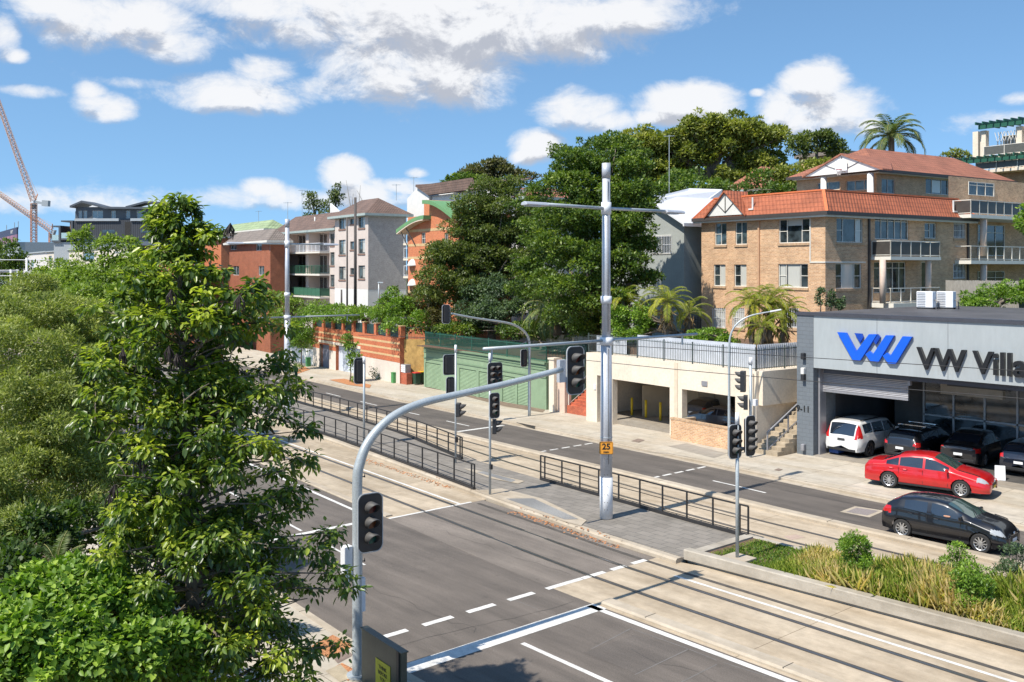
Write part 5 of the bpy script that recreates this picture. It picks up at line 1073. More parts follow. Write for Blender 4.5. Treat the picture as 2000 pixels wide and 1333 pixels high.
wx0, wx1 = g2_.front(828, 391)[0], g2_.front(886, 420)[0]; ar = [(wx0+(wx1-wx0)*k/10, 0, zA+(zB+.1-zA)*math.cos(k/10*math.pi/2)) for k in range(11)]; m.prism([(wx0, 0, zA+.001)]+ar[:-1]+[(wx1, 0, zA+.001)], (0, 4, 0)); m.build('wall', M_ob, u2)
for y in (451, 479, 504, 570): z = g2_.front(815, y)[1]; MB().box(0, a2_, -.02, -.003, z-.12, z+.12).build('cream_band', M_crb, u2)
def curved(parent, a0, a1, b0, b1, z0, z1, th, name='awning', conc=False):
    mb = MB(); n = 12; pt = []
    for k in range(n+1): t = k/n; x = a0+(a1-a0)*t; z = z0+(z1-z0)*math.sin(t*math.pi/2) if a1 > a0 else z0; pt.append((x, z))
    for k in range(n): mb.prism([(pt[k][0], b0, pt[k][1]), (pt[k+1][0], b0, pt[k+1][1]), (pt[k+1][0], b0, pt[k+1][1]-th), (pt[k][0], b0, pt[k][1]-th)], (0, b1-b0, 0))
    return mb
M_awg = mat('awning_green', (.13, .28, .12), .6, .08, 2)
ax0 = g2_.front(777, 445, -.6)[0]; z0_ = g2_.front(777, 449, -.6)[1]; z1_ = g2_.front(830, 421, -.6)[1]
curved(u2, ax0, a1_+.2, -.8, 2.6, z0_, z1_, .34).build('awning', M_awg, u2); curved(u2, ax0+.05, a1_+.0, -.78, 2.58, z0_-.36, z1_-.36, .1).build('awning_soffit', M_cream, u2)
for x in (.6, 1.6): MB().bar((0 if x < 1 else x, -.05, z0_-1.6), (ax0+x, -.7, z0_-.1+x*.3), .08).build('strut', M_gutter, u2)
curved(u2, a2_+3.2, a1_-1.4, -.8, 3, g2_.front(890, 418, -.6)[1], g2_.front(832, 391, -.6)[1], .34)
mb = MB(); n = 12; zt_, zb2 = g2_.front(832, 391, -.6)[1], g2_.front(886, 420, -.6)[1]; xa_, xb_ = g2_.front(828, 391, -.6)[0], g2_.front(886, 420, -.6)[0]
for k in range(n):
    t0, t1_ = k/n, (k+1)/n; P0 = (xa_+(xb_-xa_)*t0, zb2+(zt_-zb2)*math.cos(t0*math.pi/2)); P1 = (xa_+(xb_-xa_)*t1_, zb2+(zt_-zb2)*math.cos(t1_*math.pi/2)); mb.prism([(P0[0], -.8, P0[1]), (P1[0], -.8, P1[1]), (P1[0], -.8, P1[1]-.34), (P0[0], -.8, P0[1]-.34)], (0, 4, 0))
mb.build('awning', M_awg, u2)
for x_, y_ in ((791, 513), (791, 552)): a_, z_ = g2_.front(x_, y_, -.8); smooth_(MB().tube([(a_, .2, z_-.35), (a_, .2, z_-.2), (a_, .2, z_+.1), (a_, .2, z_+.3), (a_, .2, z_+.36)], [.7, .66, .52, .3, .05], 16).build('balcony_shade', M_wht, u2))
for z in (g2_.front(788, 475)[1], g2_.front(788, 505)[1], g2_.front(788, 540)[1]): MB().box(-2.0, -.003, .5, 3, z-.2, z).build('balcony_slab', M_cream, u2); rail(u2, [(-1.9, .55, z), (-.1, .55, z)], 1, M_white, sp=.9)
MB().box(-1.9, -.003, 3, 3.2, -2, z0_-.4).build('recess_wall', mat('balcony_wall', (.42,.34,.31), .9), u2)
# white gabled block behind it
g3 = Fr(795, D=112, phi=-7, zb=4); u3 = g3.thing('gabled_building', 'white building with a dark brown gabled roof behind the orange block', 'building')
za = g3.front(815, 366)[1]; zb_ = g3.front(795, 389)[1]; w3 = g3.front(838, 390)[0]
MB().prism([(0, 0, -3), (w3, 0, -3), (w3, 0, zb_), (w3/2, 0, za), (0, 0, zb_)], (0, 8, 0)).build('wall', M_wht, u3)
r_ = MB(); a9_ = g3.front(925, 390, 0)[0]; r_.prism([(w3/2-.1, -.35, za+.1), (a9_, -.35, za+.1-.0), (a9_+1, -.35, zb_+.1), (w3+.3, -.35, zb_+.1)], (0, .25, 0)); r_.prism([(w3/2, -.3, za+.12), (a9_+2, 6, za+.12), (a9_+2, .0, zb_), (w3+.5, -.3, zb_)], (0, 0, .15)); r_.build('roof', M_btile, u3)
MB().box(w3+.2, a9_+4, .3, 8, -3, zb_+.0).build('wing', M_wht, u3)
# ---------------------------------------------------------------- further blocks
def block(label, px, D, x0, x1, yE, yR, wallm, roofm, floors, phi=-7, zb=-1, fas=M_frame, name='apartment_building', dpt=12, wins=(), side=None):
    g = Fr(px, D=D, phi=phi, zb=zb); u = g.thing(name, label, 'building'); zE = g.front(px, yE)[1]; a0 = g.front(x0, yE)[0]; b1 = g.side(x1, yE)[0] if x1 > px else dpt
    H = openings(g, u, [sp(*w[:4], w[4] if len(w) > 4 else 'b', 0, mull=(.5,), fm=M_wht, gm=M_glassb) for w in wins])
    m = MB(); wall(m, 'b', 0, a0, 0, -2, zE, H.get(('b', 0), [])); wall(m, 'a', 0, 0, b1, -2, zE, H.get(('a', 0), [])); m.q((a0, 0, -2), (a0, 0, zE), (a0, b1, zE), (a0, b1, -2)); m.build('wall', wallm, u)
    hip(g, u, a0, 0, 0, b1, zE, (yE-yR)*D/F, m=roofm, fascia=fas); return g, u
M_db = coursed('dark_red_brick', (.36, .11, .05), (.28, .08, .04), (.3, .16, .1), .24, .086, .010); M_gtile = rooftile('green_metal', (.30, .38, .21), (.26, .33, .18), .5, .6); M_gbt = rooftile('grey_brown_tile', (.24, .20, .17), (.17, .14, .12), .26, .3)
block('dark red brick apartment block with a grey brown hipped roof left of the pale block', 528, 120, 448, 560, 470, 446, M_db, M_gbt, 3, wins=((500,474,511,490), (526.0,478,527.5,492), (450,474,462,488), (505,520,516,538), (455,520,467,538)))
block('cream building with a pale green hipped roof in the far middle', 520, 165, 432, 560, 447, 428, M_cream, M_gtile, 3, wins=((437,450,444,458), (448,450,455,458)))
block('small orange brick building seen through the big tree top', 432, 140, 392, 450, 462, 450, M_ob, M_gbt, 2, wins=((400,468,410,478),))
gx, ux = block('red brick house with a brown hipped roof and pale window left of the big tree', 330, 118, 244, 380, 498, 480, M_ob, M_btile, 2, fas=M_frame, name='brick_house', wins=((281,504,297,530),))
# dark modern block
M_clad = coursed('charcoal_cladding', (.050, .056, .066), (.045, .05, .06), (.02, .022, .026), .35, 50, .05, off=0, var=.1, bump=.5); M_ch = mat('charcoal_panel', (.075, .085, .10), .5, .06, 2); M_lt = mat('pale_grey_slab', (.33, .36, .38), .7, .05, 2)
gm = Fr(318, D=170, phi=47, zb=0); um = gm.thing('modern_apartment_building', 'charcoal modern apartment building with a winged roof over the trees', 'building')
A = lambda x, y, o=0: gm.front(x, y, o)
MB().box(A(145,440)[0], 0, 0, 3.5, A(300,465)[1], A(300,430)[1]).build('middle_floor', M_clad, um); MB().box(A(150,480)[0], -.2, .3, 3.4, A(300,486)[1], A(300,465)[1]-.01).build('lower_floor', mat('mid_grey_panel', (.10,.125,.15), .6), um)
MB().box(A(145,490)[0], .0, .2, 14, -2, A(300,486)[1]-.01).build('base_floor', M_cream, um); MB().box(A(147,430)[0], A(233,430)[0], -.3, .6, A(300,432)[1], A(300,427)[1]).box(A(256,430)[0], .2, -.3, .6, A(300,432)[1], A(300,427)[1]).build('slab_edge', M_lt, um)
H = openings(gm, um, [sp(x0,412,x1,427,'b',1.2, mull=(.5,), fm=M_wht, gm=mat('sky_glass',(.22,.30,.34),.1)) for x0, x1 in ((180,201),(217,226),(246,254),(267,284),(288,296),(153,160),(163,170))])
m = MB(); wall(m, 'b', 1.2, A(148,430,1.2)[0], 0, A(300,432)[1], A(300,408)[1]+.4, H[('b', 1.2)]); m.box(A(148,430,1.2)[0]-.1, A(148,430,1.2)[0], 1.2, 4, A(300,432)[1], A(300,412)[1]); m.build('top_floor', M_ch, um)
m = MB(); pr = [(137,406,400.0),(160,396,0),(205,408,0),(300,409,0),(322,410,0)]; q = [A(x, y, .2) for x, y, _ in pr]
for (x0, z0_), (x1, z1_) in zip(q, q[1:]): m.prism([(x0, .0, z0_), (x1, .0, z1_), (x1, .0, z1_+.35), (x0, .0, z0_+.35)], (0, 5, 0))
q = [A(245,407,2), A(283,397,2), A(325,399,2)]
for (x0, z0_), (x1, z1_) in zip(q, q[1:]): m.prism([(x0, 2.0, z0_), (x1, 2.0, z1_), (x1, 2.0, z1_+.35), (x0, 2.0, z0_+.35)], (0, 3, 0))
m.build('roof', M_ch, um)
for x0, x1 in ((200,224),(275,296)): MB().box(A(x0,450)[0], A(x1,450)[0], -.04, .02, A(300,455)[1], A(300,449)[1]).build('slot_window', M_glass, um)
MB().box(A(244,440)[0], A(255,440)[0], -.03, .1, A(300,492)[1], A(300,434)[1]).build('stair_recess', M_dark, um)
for k, (xa, xb, y0, y1) in enumerate(((103,118,441,470), (121,142,431,466))):
    zt_, zb2 = A(130,y0,1)[1], A(130,y1,1)[1]; bx = MB().box(A(xa,450,1)[0]-.2, A(xb,450,1)[0], 1.0, 8, zt_-.25, zt_).box(A(xa,450,1)[0]-.2, A(xb,450,1)[0], 1.0, 8, zb2-.3, zb2).box(A(xb,450,1)[0]-.35, A(xb,450,1)[0]-.01, 1.0, 8, zb2, zt_-.25).build('balcony_box', M_ch, um)
    MB().box(A(xa,450,1)[0]-.1, A(xb,450,1)[0]-.4, 4, 4.2, zb2, zt_-.26).build('balcony_back', mat('tan_brown', (.25,.15,.09), .8), um); MB().box(A(xa,450,1)[0]-.15, A(xb,450,1)[0]-.36, 1.05, 1.09, zb2+.01, zb2+1.0).build('glass_rail', mat('pale_glass', (.35,.48,.50), .15), um)
MB().box(A(103,480,1)[0], A(150,480,1)[0]-.05, 1.4, 10, -2, A(130,470,1)[1]-.3).build('wing', M_lt, um)
# cream townhouse row below it
gc = Fr(250, D=132, phi=-7, zb=-1); uc = gc.thing('townhouse', 'pale cream modern townhouse row under the charcoal building', 'building'); C = lambda x, y, o=0: gc.front(x, y, o)
H = openings(gc, uc, [sp(x0,y0,x1,y1,'b',0, mull=(.5,), fm=M_wht, gm=M_glassb) for x0, x1, y0, y1 in ((50,57,508,522),(60,66,508,522),(96,101,500,520),(107,112,500,520),(96,101,528,545),(107,112,528,545),(162,184,494,508),(165,181,524,540),(120,128,520,545))])
m = MB(); zc_ = C(200,484)[1]; wall(m, 'b', 0, C(92,500)[0], 0, -2, zc_, H[('b', 0)]); m.q((C(92,500)[0], 0, -2), (C(92,500)[0], 0, zc_), (C(92,500)[0], 10, zc_), (C(92,500)[0], 10, -2)); m.q((C(92,500)[0], 0, zc_), (0, 0, zc_), (0, 10, zc_), (C(92,500)[0], 10, zc_)); m.build('wall', mat('townhouse_cream', (.60,.54,.46), .8, .05, 1), uc)
m = MB(); zd_ = C(60,496)[1]; m.q((C(46,500)[0], 0, -2), (C(46,500)[0], 0, zd_), (C(46,500)[0], 10, zd_), (C(46,500)[0], 10, -2)); wall(m, 'b', .0, C(46,500)[0], C(92,500)[0]-.01, -2, zd_, H[('b', 0)]); m.q((C(46,500)[0], .0, zd_), (C(92,500)[0]-.01, .0, zd_), (C(92,500)[0]-.01, 10, zd_), (C(46,500)[0], 10, zd_)); m.build('lower_wall', mat('townhouse_white', (.58,.55,.52), .8, .05, 1), uc)
MB().box(C(44,500)[0], C(92,500)[0], -.3, 10, zd_+.01, zd_+.25).box(C(90,500)[0]+.1, .2, -.3, 10, zc_+.01, zc_+.2).build('roof_edge', M_lt, uc)
# billboard tower, far left
gq_ = Fr(37, D=380, phi=-7, zb=0); ub = gq_.thing('billboard_building', 'distant building topped by a dark and pink billboard at the left edge', 'building'); B_ = lambda x, y, o=0: gq_.front(x, y, o)
MB().box(B_(-60,480)[0], 0, 0, 20, -1, B_(20,476)[1]).build('tower', M_lt, ub); MB().box(B_(-60,480)[0], .3, -.8, -.3, B_(20,462)[1], B_(20,449)[1]).build('billboard', mat('navy_board', (.035,.04,.085), .6), ub); MB().box(B_(-60,480)[0], .3, -.8, -.3, B_(20,476)[1], B_(20,462)[1]-.01).build('billboard_lower', mat('pink_board', (.55,.22,.30), .6, .3, .15, col2=(.10,.08,.14)), ub)
lettering('INFINITY', 2.1, M_wht, 'lettering', (B_(23,454,-.8)[0], -.85, B_(23,454,-.8)[1]), (R(90), 0, 0), ub)
for x in (3, 18, 25): a_ = B_(x,450)[0]; MB().cyl(a_, 2, B_(20,449)[1], B_(20,434)[1], .15, 6).build('aerial', M_gal, ub)
# cranes
M_cr = mat('crane_orange', (.55, .24, .12), .6, .1, .5); M_crw = mat('crane_white', (.56, .36, .27), .6, .1, .5)
def truss(mb, a, b, w0, w1, n, r=.12):
    a, b = Vector(a), Vector(b); d = (b-a).normalized(); e = d.cross(Vector((0, 1, 0))).normalized() if abs(d.y) < .9 else Vector((1, 0, 0)); g = d.cross(e).normalized(); pr = None
    for k in range(n+1):
        w_ = (w0+(w1-w0)*k/n)/2; c = a+(b-a)*k/n; q = [c+e*w_+g*w_, c-e*w_+g*w_, c-e*w_-g*w_, c+e*w_-g*w_]
        if pr:
            for i in range(4): mb.bar(pr[i], q[i], r*1.5); mb.bar(pr[i], q[(i+1) % 4], r); mb.bar(q[i], q[(i+1) % 4], r)
        pr = q
def crane(label, mx, my0, my1, tip, D, cw):
    p = at(mx, my1, D); t = thing('tower_crane', label, 'crane', (p.x, p.y, -1)); o = t.location; L = lambda x, y: at(x, y, D)-o
    top = L(mx, my0); m = MB(); truss(m, (0, 0, 0), top, 2.0, 2.0, 26, .16); m.build('mast', M_cr, t)
    m = MB(); truss(m, top+Vector((0, 0, 1.0)), L(*tip), 1.9, 1.3, 30, .14); m.build('jib', M_crw, t)
    m = MB(); d = L(mx+cw, my0+2)-top; m.bar(top+Vector((0, 0, .8)), top+d, .8, 1.0); m.bar(top+d*.6+Vector((0,0,.4)), top+d+Vector((0,0,.4)), 2.2, 2.4); m.build('counterweight', M_lt, t)
    MB().bar(L(mx-4, my0+6), L(mx+3, my0+6), 1.8, 2.0).build('cab', mat('cab_blue_grey', (.12,.17,.20), .4), t); MB().bar(top, top+Vector((0, 0, 4))+d*.25, .35).build('mast_head', M_cr, t)
    m = MB(); ti = L(*tip); m.bar(ti*.55+top*.45, top+Vector((0, 0, 4))+d*.25, .10); m.build('tie', M_crw, t)
crane('taller tower crane with its jib raised steeply to the left', 66, 398, 500, (-14, 170), 400, 30)
crane('lower tower crane with its jib slanting up to the left', 101, 455, 500, (-25, 362), 430, 6)
# houses peeping over the fig tree
gk = Fr(1640, D=140, phi=-7, zb=14); uk = gk.thing('hill_house', 'distant brick house with a flat roof between the tree crowns on the hill', 'house'); K_ = lambda x, y, o=0: gk.front(x, y, o)
MB().box(K_(1560,300)[0], 0, 0, 8, -6, K_(1600,306)[1]).build('wall', M_bb, uk); MB().box(K_(1556,300)[0], .4, -.6, 8.5, K_(1600,306)[1], K_(1600,298)[1]).build('roof', M_gbt, uk); window(uk, 'b', -.05, K_(1590,312)[0], K_(1605,312)[0], K_(1600,324)[1], K_(1600,310)[1], depth=.04)
gk = Fr(1490, D=98, phi=-7, zb=8); uk = gk.thing('hill_house', 'house with a salmon tiled roof showing under the big fig tree', 'house'); K_ = lambda x, y, o=0: gk.front(x, y, o)
zk = K_(1450,372)[1]; MB().box(K_(1420,370)[0], 0, 0, 9, -5, zk).build('wall', M_bb, uk); hip(gk, uk, K_(1420,370)[0], 0, 0, 9, zk, 2.6, m=M_ttile)
gk = Fr(1030, D=96, phi=-7, zb=6); uk = gk.thing('hill_house', 'pale house front glimpsed between the two dark trees', 'house'); K_ = lambda x, y, o=0: gk.front(x, y, o)
MB().box(K_(900,400)[0], 0, 0, 9, -5, K_(960,392)[1]).build('wall', M_wht, uk); hip(gk, uk, K_(900,400)[0], 0, 0, 9, K_(960,392)[1], 1.6, m=M_ttile)
# fence of white render at the far left of the brick wall
tt = thing('garden_wall', 'low white garden wall left of the striped brick wall', 'wall', fa.o, fa.phi); MB().box(aa-9, aa-.1, .3, .5, -.3, 1.5).build('wall', M_wht, tt)
# fence and things right of the brick block
pf = f1.thing('timber_fence', 'weathered grey paling fence behind the dealership hedge', 'fence'); p0 = f1.loc(at(1847, 572, 64)); p1 = f1.loc(at(1990, 566, 60)); fn = MB(); n = 60
for k in range(n): q = p0+(p1-p0)*k/n; r = p0+(p1-p0)*(k+.85)/n; z = p0.z-1.2; fn.prism([(q.x, q.y, z), (r.x, r.y, z), (r.x, r.y, z+2.0+rnd.uniform(0, .05)), (q.x, q.y, z+2.0+rnd.uniform(0, .05))], (0, .03, 0))
fn.build('palings', mat('weathered_timber', (.30,.28,.25), .9, .3, 6, stretch=(6, 6, .5)), pf)
# ================================================================ vegetation
def nrm(a): return a/np.maximum(np.linalg.norm(a, axis=1, keepdims=True), 1e-9)
def leaves(name, P, Dv, Nv, L, Wd, m, parent, tint, kind=0, origin=None):
    """leaf cards: P base points, Dv leaf directions, Nv upward sides, L lengths, Wd widths"""
    n = len(P); Dv = nrm(Dv); S_ = nrm(np.cross(Dv, Nv)); U = np.cross(S_, Dv)
    L = np.broadcast_to(L, n)[:, None]; Wd = np.broadcast_to(Wd, n)[:, None]
    if kind == 0:      # simple folded diamond
        V = np.stack([P, P+Dv*L*.45+S_*Wd*.5+U*Wd*.12, P+Dv*L, P+Dv*L*.45-S_*Wd*.5+U*Wd*.12], 1); fv = [0, 1, 2, 3]; k = 4
        idx = (np.arange(n)[:, None]*4+np.array(fv)).ravel(); ls = np.arange(n)*4; lt_ = np.full(n, 4); tt = tint
    else:              # broad drooping leaf in two folded halves
        tip = P+Dv*L-U*L*.22
        V = np.stack([P, P+Dv*L*.3+S_*Wd*.5+U*Wd*.1, P+Dv*L*.68+S_*Wd*.42-U*L*.06, tip, P+Dv*L*.68-S_*Wd*.42-U*L*.06, P+Dv*L*.3-S_*Wd*.5+U*Wd*.1], 1)
        idx = (np.arange(n)[:, None]*6+np.array([0, 1, 2, 3, 0, 3, 4, 5])).ravel(); ls = np.arange(2*n)*4; lt_ = np.full(2*n, 4); tt = np.repeat(tint, 2)
    V = V.reshape(-1, 3)
    if origin is not None: V = V-np.array(origin)
    me = bpy.data.meshes.new(name); me.vertices.add(len(V)); me.vertices.foreach_set('co', V.astype(np.float32).ravel())
    me.loops.add(len(idx)); me.loops.foreach_set('vertex_index', idx.astype(np.int32)); me.polygons.add(len(ls))
    me.polygons.foreach_set('loop_start', ls.astype(np.int32)); me.polygons.foreach_set('loop_total', lt_.astype(np.int32)); me.update(calc_edges=True)
    at_ = me.attributes.new('tint', 'FLOAT', 'FACE'); at_.data.foreach_set('value', np.clip(tt, 0, 1).astype(np.float32))
    me.materials.append(m); o = bpy.data.objects.new(name, me); COL.objects.link(o); o.parent = parent; return o
M_bark = mat('grey_bark', (.17, .14, .11), .95, .35, 6, bump=.8, bscale=20, stretch=(3, 3, .5)); M_barkl = mat('pale_bark', (.34, .30, .25), .9, .3, 4, stretch=(3, 3, .5))
LM = dict(
 dark=leafmat('leaf_deep_green', (.026, .055, .009), (.082, .145, .018), (.26, .33, .04)),
 olive=leafmat('leaf_olive', (.034, .055, .014), (.10, .14, .028), (.24, .27, .06)),
 fig=leafmat('leaf_fig', (.065, .09, .015), (.20, .235, .04), (.40, .40, .09)),
 grey=leafmat('leaf_grey_green', (.035, .06, .03), (.085, .14, .065), (.19, .26, .12)),
 bright=leafmat('leaf_bright', (.05, .105, .012), (.155, .275, .028), (.37, .50, .07)),
 lime=leafmat('leaf_lime', (.06, .11, .012), (.20, .29, .035), (.44, .52, .11)),
 feather=leafmat('leaf_feathery', (.055, .080, .018), (.22, .27, .055), (.44, .46, .13)),
 brown=leafmat('leaf_brownish', (.05, .055, .025), (.13, .13, .05), (.22, .20, .09)),
 flame=leafmat('leaf_glossy', (.030, .062, .011), (.105, .175, .024), (.44, .50, .06), rough=.36, trans=.38, spec=.6),
 palm=leafmat('leaf_palm', (.07, .11, .015), (.24, .28, .03), (.50, .44, .05), rough=.55, spec=.25), palmd=leafmat('leaf_palm_dark', (.035, .06, .02), (.10, .15, .05), (.24, .28, .10), rough=.5, spec=.3))
def clumps(blobs, dens, cr):
    """blobs: (x, y, rx, ry, D[, depth factor]) in frame pixels; returns clump centres, radii and outward directions"""
    C_, Rr, O = [], [], []
    for b in blobs:
        x, y, rx, ry, D = b[:5]; df = b[5] if len(b) > 5 else .9
        c = np.array(at(x, y, D)); RX, RY = rx*D/F, ry*D/F; RD = RX*df
        n = max(4, int(dens*(RX*RY+RX*RD+RY*RD)*4.2/(cr*cr*3.2)))
        d = nrm(rng.normal(size=(n, 3))); r = rng.uniform(.62, 1.0, n)[:, None]
        f_ = np.array((-CA, SA, 0)); s_ = np.array((SA, CA, 0)); 
        off = (d[:, :1]*s_*max(RX-cr*.5, .1)+d[:, 1:2]*f_*max(RD-cr*.5, .1)+d[:, 2:3]*np.array((0, 0, 1))*max(RY-cr*.5, .1))*r
        C_.append(c+off); Rr.append(np.full(n, cr)*rng.uniform(.7, 1.25, n)); O.append(nrm(off))
    return np.concatenate(C_), np.concatenate(Rr), np.concatenate(O)
_clumps0 = clumps
def clumps(blobs, dens, cr):
    C_, Rr, O = _clumps0(blobs, dens, cr); n = max(2, int(len(C_)*.35)); k = rng.integers(0, len(C_), n)      # ragged small outliers
    return np.concatenate([C_, C_[k]+O[k]*(cr*rng.uniform(.7, 1.5, n))[:, None]]), np.concatenate([Rr, Rr[k]*rng.uniform(.3, .6, n)]), np.concatenate([O, O[k]])
def foliage(name, blobs, m, parent, n_leaf, cr, L, wr=.5, dens=1, flat=.72, up=.6, kind=0, droop=.0, tintb=.45, tintv=.17, origin=(0, 0, 0), zmin=None):
    C_, Rr, O = clumps(blobs, dens, cr); nc = len(C_); pr_ = Rr**2; ci = np.repeat(np.arange(nc), np.maximum(6, (n_leaf*pr_/pr_.sum()).astype(int))); N_ = len(ci); d = nrm(rng.normal(size=(N_, 3))+O[ci]*.5+np.array((0, 0, .55)))
    r = rng.uniform(.45, 1.08, N_)**.6; off = d*r[:, None]*Rr[ci][:, None]; off[:, 2] *= flat
    P_ = C_[ci]+off; dr = nrm(d*.8+rng.normal(size=(N_, 3))*.7+np.array((0, 0, -droop))); Nv = nrm(np.array((0, 0, 1))*up+d*.6+rng.normal(size=(N_, 3))*.35)
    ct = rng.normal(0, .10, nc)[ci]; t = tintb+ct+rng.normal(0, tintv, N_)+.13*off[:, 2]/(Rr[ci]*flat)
    if zmin is not None: k = P_[:, 2] > zmin; P_, dr, Nv, t = P_[k], dr[k], Nv[k], t[k]
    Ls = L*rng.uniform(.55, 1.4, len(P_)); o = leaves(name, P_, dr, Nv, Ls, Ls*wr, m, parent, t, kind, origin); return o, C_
def tree(label, base, blobs, lm, n_leaf, cr, L, trunk=.25, cat='tree', name='tree', bark=None, limbs=9, group=None, **kw):
    b = Vector(base); t = thing(name, label, cat, b, 0, group); o, C_ = foliage('crown', blobs, LM[lm], t, n_leaf, cr, L, origin=b, **kw)
    mb = MB(); cs = [Vector(c)-b for c in C_]; ctr = sum(cs, Vector())/len(cs); top = max(c.z for c in cs); low = min(c.z for c in cs)
    fork = Vector((ctr.x*.35, ctr.y*.35, max(.5, low+(ctr.z-low)*.25)))
    mb.tube([(0, 0, -.3), fork*.5+Vector((rnd.uniform(-.2, .2), 0, 0)), fork], [trunk*1.25, trunk, trunk*.8], 10); sel = rnd.sample(cs, min(limbs, len(cs)))
    for c in sel: mid = fork.lerp(c, .5)+Vector((0, 0, .08*(c-fork).length)); mb.tube([fork, fork.lerp(mid, .5), mid, c], [trunk*.55, trunk*.42, trunk*.28, trunk*.07], 6)
    smooth_(mb.build('trunk', bark or M_bark, t)); return t
def hz(p, up=0): return Vector((p.x, p.y, zg(p.x)+hill(p.x, p.y-cbend(p.x))+up))
# --- hill trees, far to near
tree('dense dark evergreen at the far left edge', Vector((*at(15, 560, 175)[:2], -1)), [(8,505,40,42,175),(30,520,22,30,175),(10,550,40,35,175)], 'dark', 5000, 1.1, .55)
tree('sparse gum tree behind the pale apartment roof, left stems', hz(at(618, 430, 150)), [(604,382,10,9,150),(622,396,16,9,150),(605,404,10,7,150),(632,408,14,9,150),(612,384,8,6,150),(600,424,16,7,150)], 'olive', 1500, .7, .35, limbs=12, trunk=.2)
tree('sparse gum tree behind the pale apartment roof, right stems', hz(at(655, 430, 148)), [(656,366,7,5,148),(654,378,12,6,148),(660,388,14,8,148),(650,396,14,8,148),(640,414,8,5,148)], 'olive', 1300, .6, .35, limbs=12, trunk=.18)
dd = thing('dead_tree', 'bare dead branches above the pale apartment roof', 'tree', hz(at(700, 430, 146))); mb = MB()
for a_, b_ in (((684, 400), (676, 352)), ((700, 410), (704, 362)), ((688, 400), (690, 378)), ((712, 400), (697, 372))): p, q = at(*a_, 146)-dd.location, at(*b_, 146)-dd.location; mb.tube([Vector((0, 0, 0)), p*.5, p, q], [.16, .1, .07, .02], 5)
mb.build('branches', M_barkl, dd)
tree('olive brown gum crown behind the dark trees', hz(at(970, 420, 125)), [(950,336,40,20,125),(985,338,35,18,125),(1020,350,25,18,125),(930,345,30,15,125),(965,322,28,12,125)], 'brown', 5500, 1.0, .42)
tree('low green crown left of the olive brown gum', hz(at(910, 420, 112)), [(900,355,32,14,112),(930,360,35,16,112),(885,362,20,10,112),(960,365,40,14,112)], 'dark', 4200, .9, .4)
tree('wide spreading fig tree with a domed light green crown', hz(at(1400, 420, 112)), [(1300,282,62,32,112),(1360,262,62,32,112),(1425,250,66,30,112),(1480,268,54,30,112),(1268,318,50,40,112),(1340,310,70,42,112),(1410,300,66,42,112),(1480,312,52,38,112),(1240,275,45,22,112),(1300,350,50,26,112),(1500,345,40,28,112),(1430,350,60,20,112)], 'fig', 60000, 1.15, .42, trunk=.7, limbs=26, flat=.65, tintb=.56)
tree('small domed tree on the skyline right of the fig', hz(at(1595, 380, 135)), [(1572,278,30,16,135),(1600,270,34,16,135),(1625,290,25,14,135),(1560,295,25,12,135),(1640,300,18,10,135)], 'olive', 5000, 1.0, .42, limbs=14)
tree('green shrubby tree left of the hill house roof', hz(at(1555, 400, 92)), [(1555,345,38,24,92),(1590,328,36,20,92),(1520,365,30,20,92),(1580,352,30,14,92)], 'fig', 5500, .8, .32)
tree('dark trees filling the gap below the fig', hz(at(1450, 420, 90)), [(1370,368,60,20,88),(1300,378,50,18,88),(1330,352,50,22,92),(1240,372,40,30,88),(1500,372,50,14,90),(1430,372,40,16,90),(1480,345,30,20,92)], 'dark', 9000, .8, .32)
tree('ragged tops beside the green pergola', hz(at(1870, 400, 110)), [(1862,300,12,8,110),(1880,306,10,6,110),(1850,306,10,6,110)], 'fig', 700, .6, .3)
tree('tall dense dark green conifer like tree beside the nearest pole', hz(at(1160, 640, 67)), [(1060,440,50,50,68),(1050,500,50,50,69),(1040,390,36,36,70),(1030,560,40,40,69),(1100,300,30,20,68),(1160,450,70,60,66),(1190,540,60,60,66),(1150,350,60,50,67),(1220,360,40,50,67),(1130,620,60,40,66),(1190,620,50,40,66),(1075,560,40,40,66),(1210,470,50,50,66),(1185,282,55,28,66),(1225,295,45,28,66),(1130,318,66,30,65),(1200,330,75,34,65),(1110,362,62,30,64),(1185,378,90,36,64),(1230,395,55,44,64),(1100,418,60,34,63),(1175,432,84,38,63),(1240,462,54,40,63),(1085,478,44,34,63),(1140,500,74,40,62),(1205,520,62,36,62),(1110,556,60,30,62),(1170,580,70,34,62),(1240,420,40,30,63),(1250,540,40,26,63),(1120,600,50,26,62)], 'dark', 120000, .66, .21, trunk=.45, limbs=14, flat=.5, dens=1.15, tintb=.50)
tree('open dark tree in front of the white wall, left of the dense one', hz(at(960, 640, 82)), [(875,500,40,34,82),(1050,480,30,50,82),(1040,420,30,40,83),(1010,440,60,40,83),(940,480,60,50,83),(1030,560,40,50,81),(925,415,36,34,83),(960,540,60,40,82),(890,560,40,36,82),(955,372,44,22,83),(1000,365,36,22,83),(925,398,50,24,82),(985,410,55,26,82),(905,440,44,30,82),(960,455,60,30,82),(1020,450,40,34,82),(880,490,52,28,81),(945,505,60,32,81),(1010,510,48,32,81),(855,540,46,24,80),(1000,380,20,12,82),(900,552,50,28,80),(840,575,36,20,80)], 'olive', 75000, .72, .23, trunk=.35, limbs=16, flat=.6, tintb=.50)
tree('brown tinged tree low in front of the orange brick block', hz(at(850, 640, 86)), [(810,630,20,24,87),(835,585,44,30,87),(870,600,40,32,87),(848,628,40,26,86),(815,600,22,24,87),(880,632,26,26,86)], 'brown', 15000, .68, .23, tintb=.35)
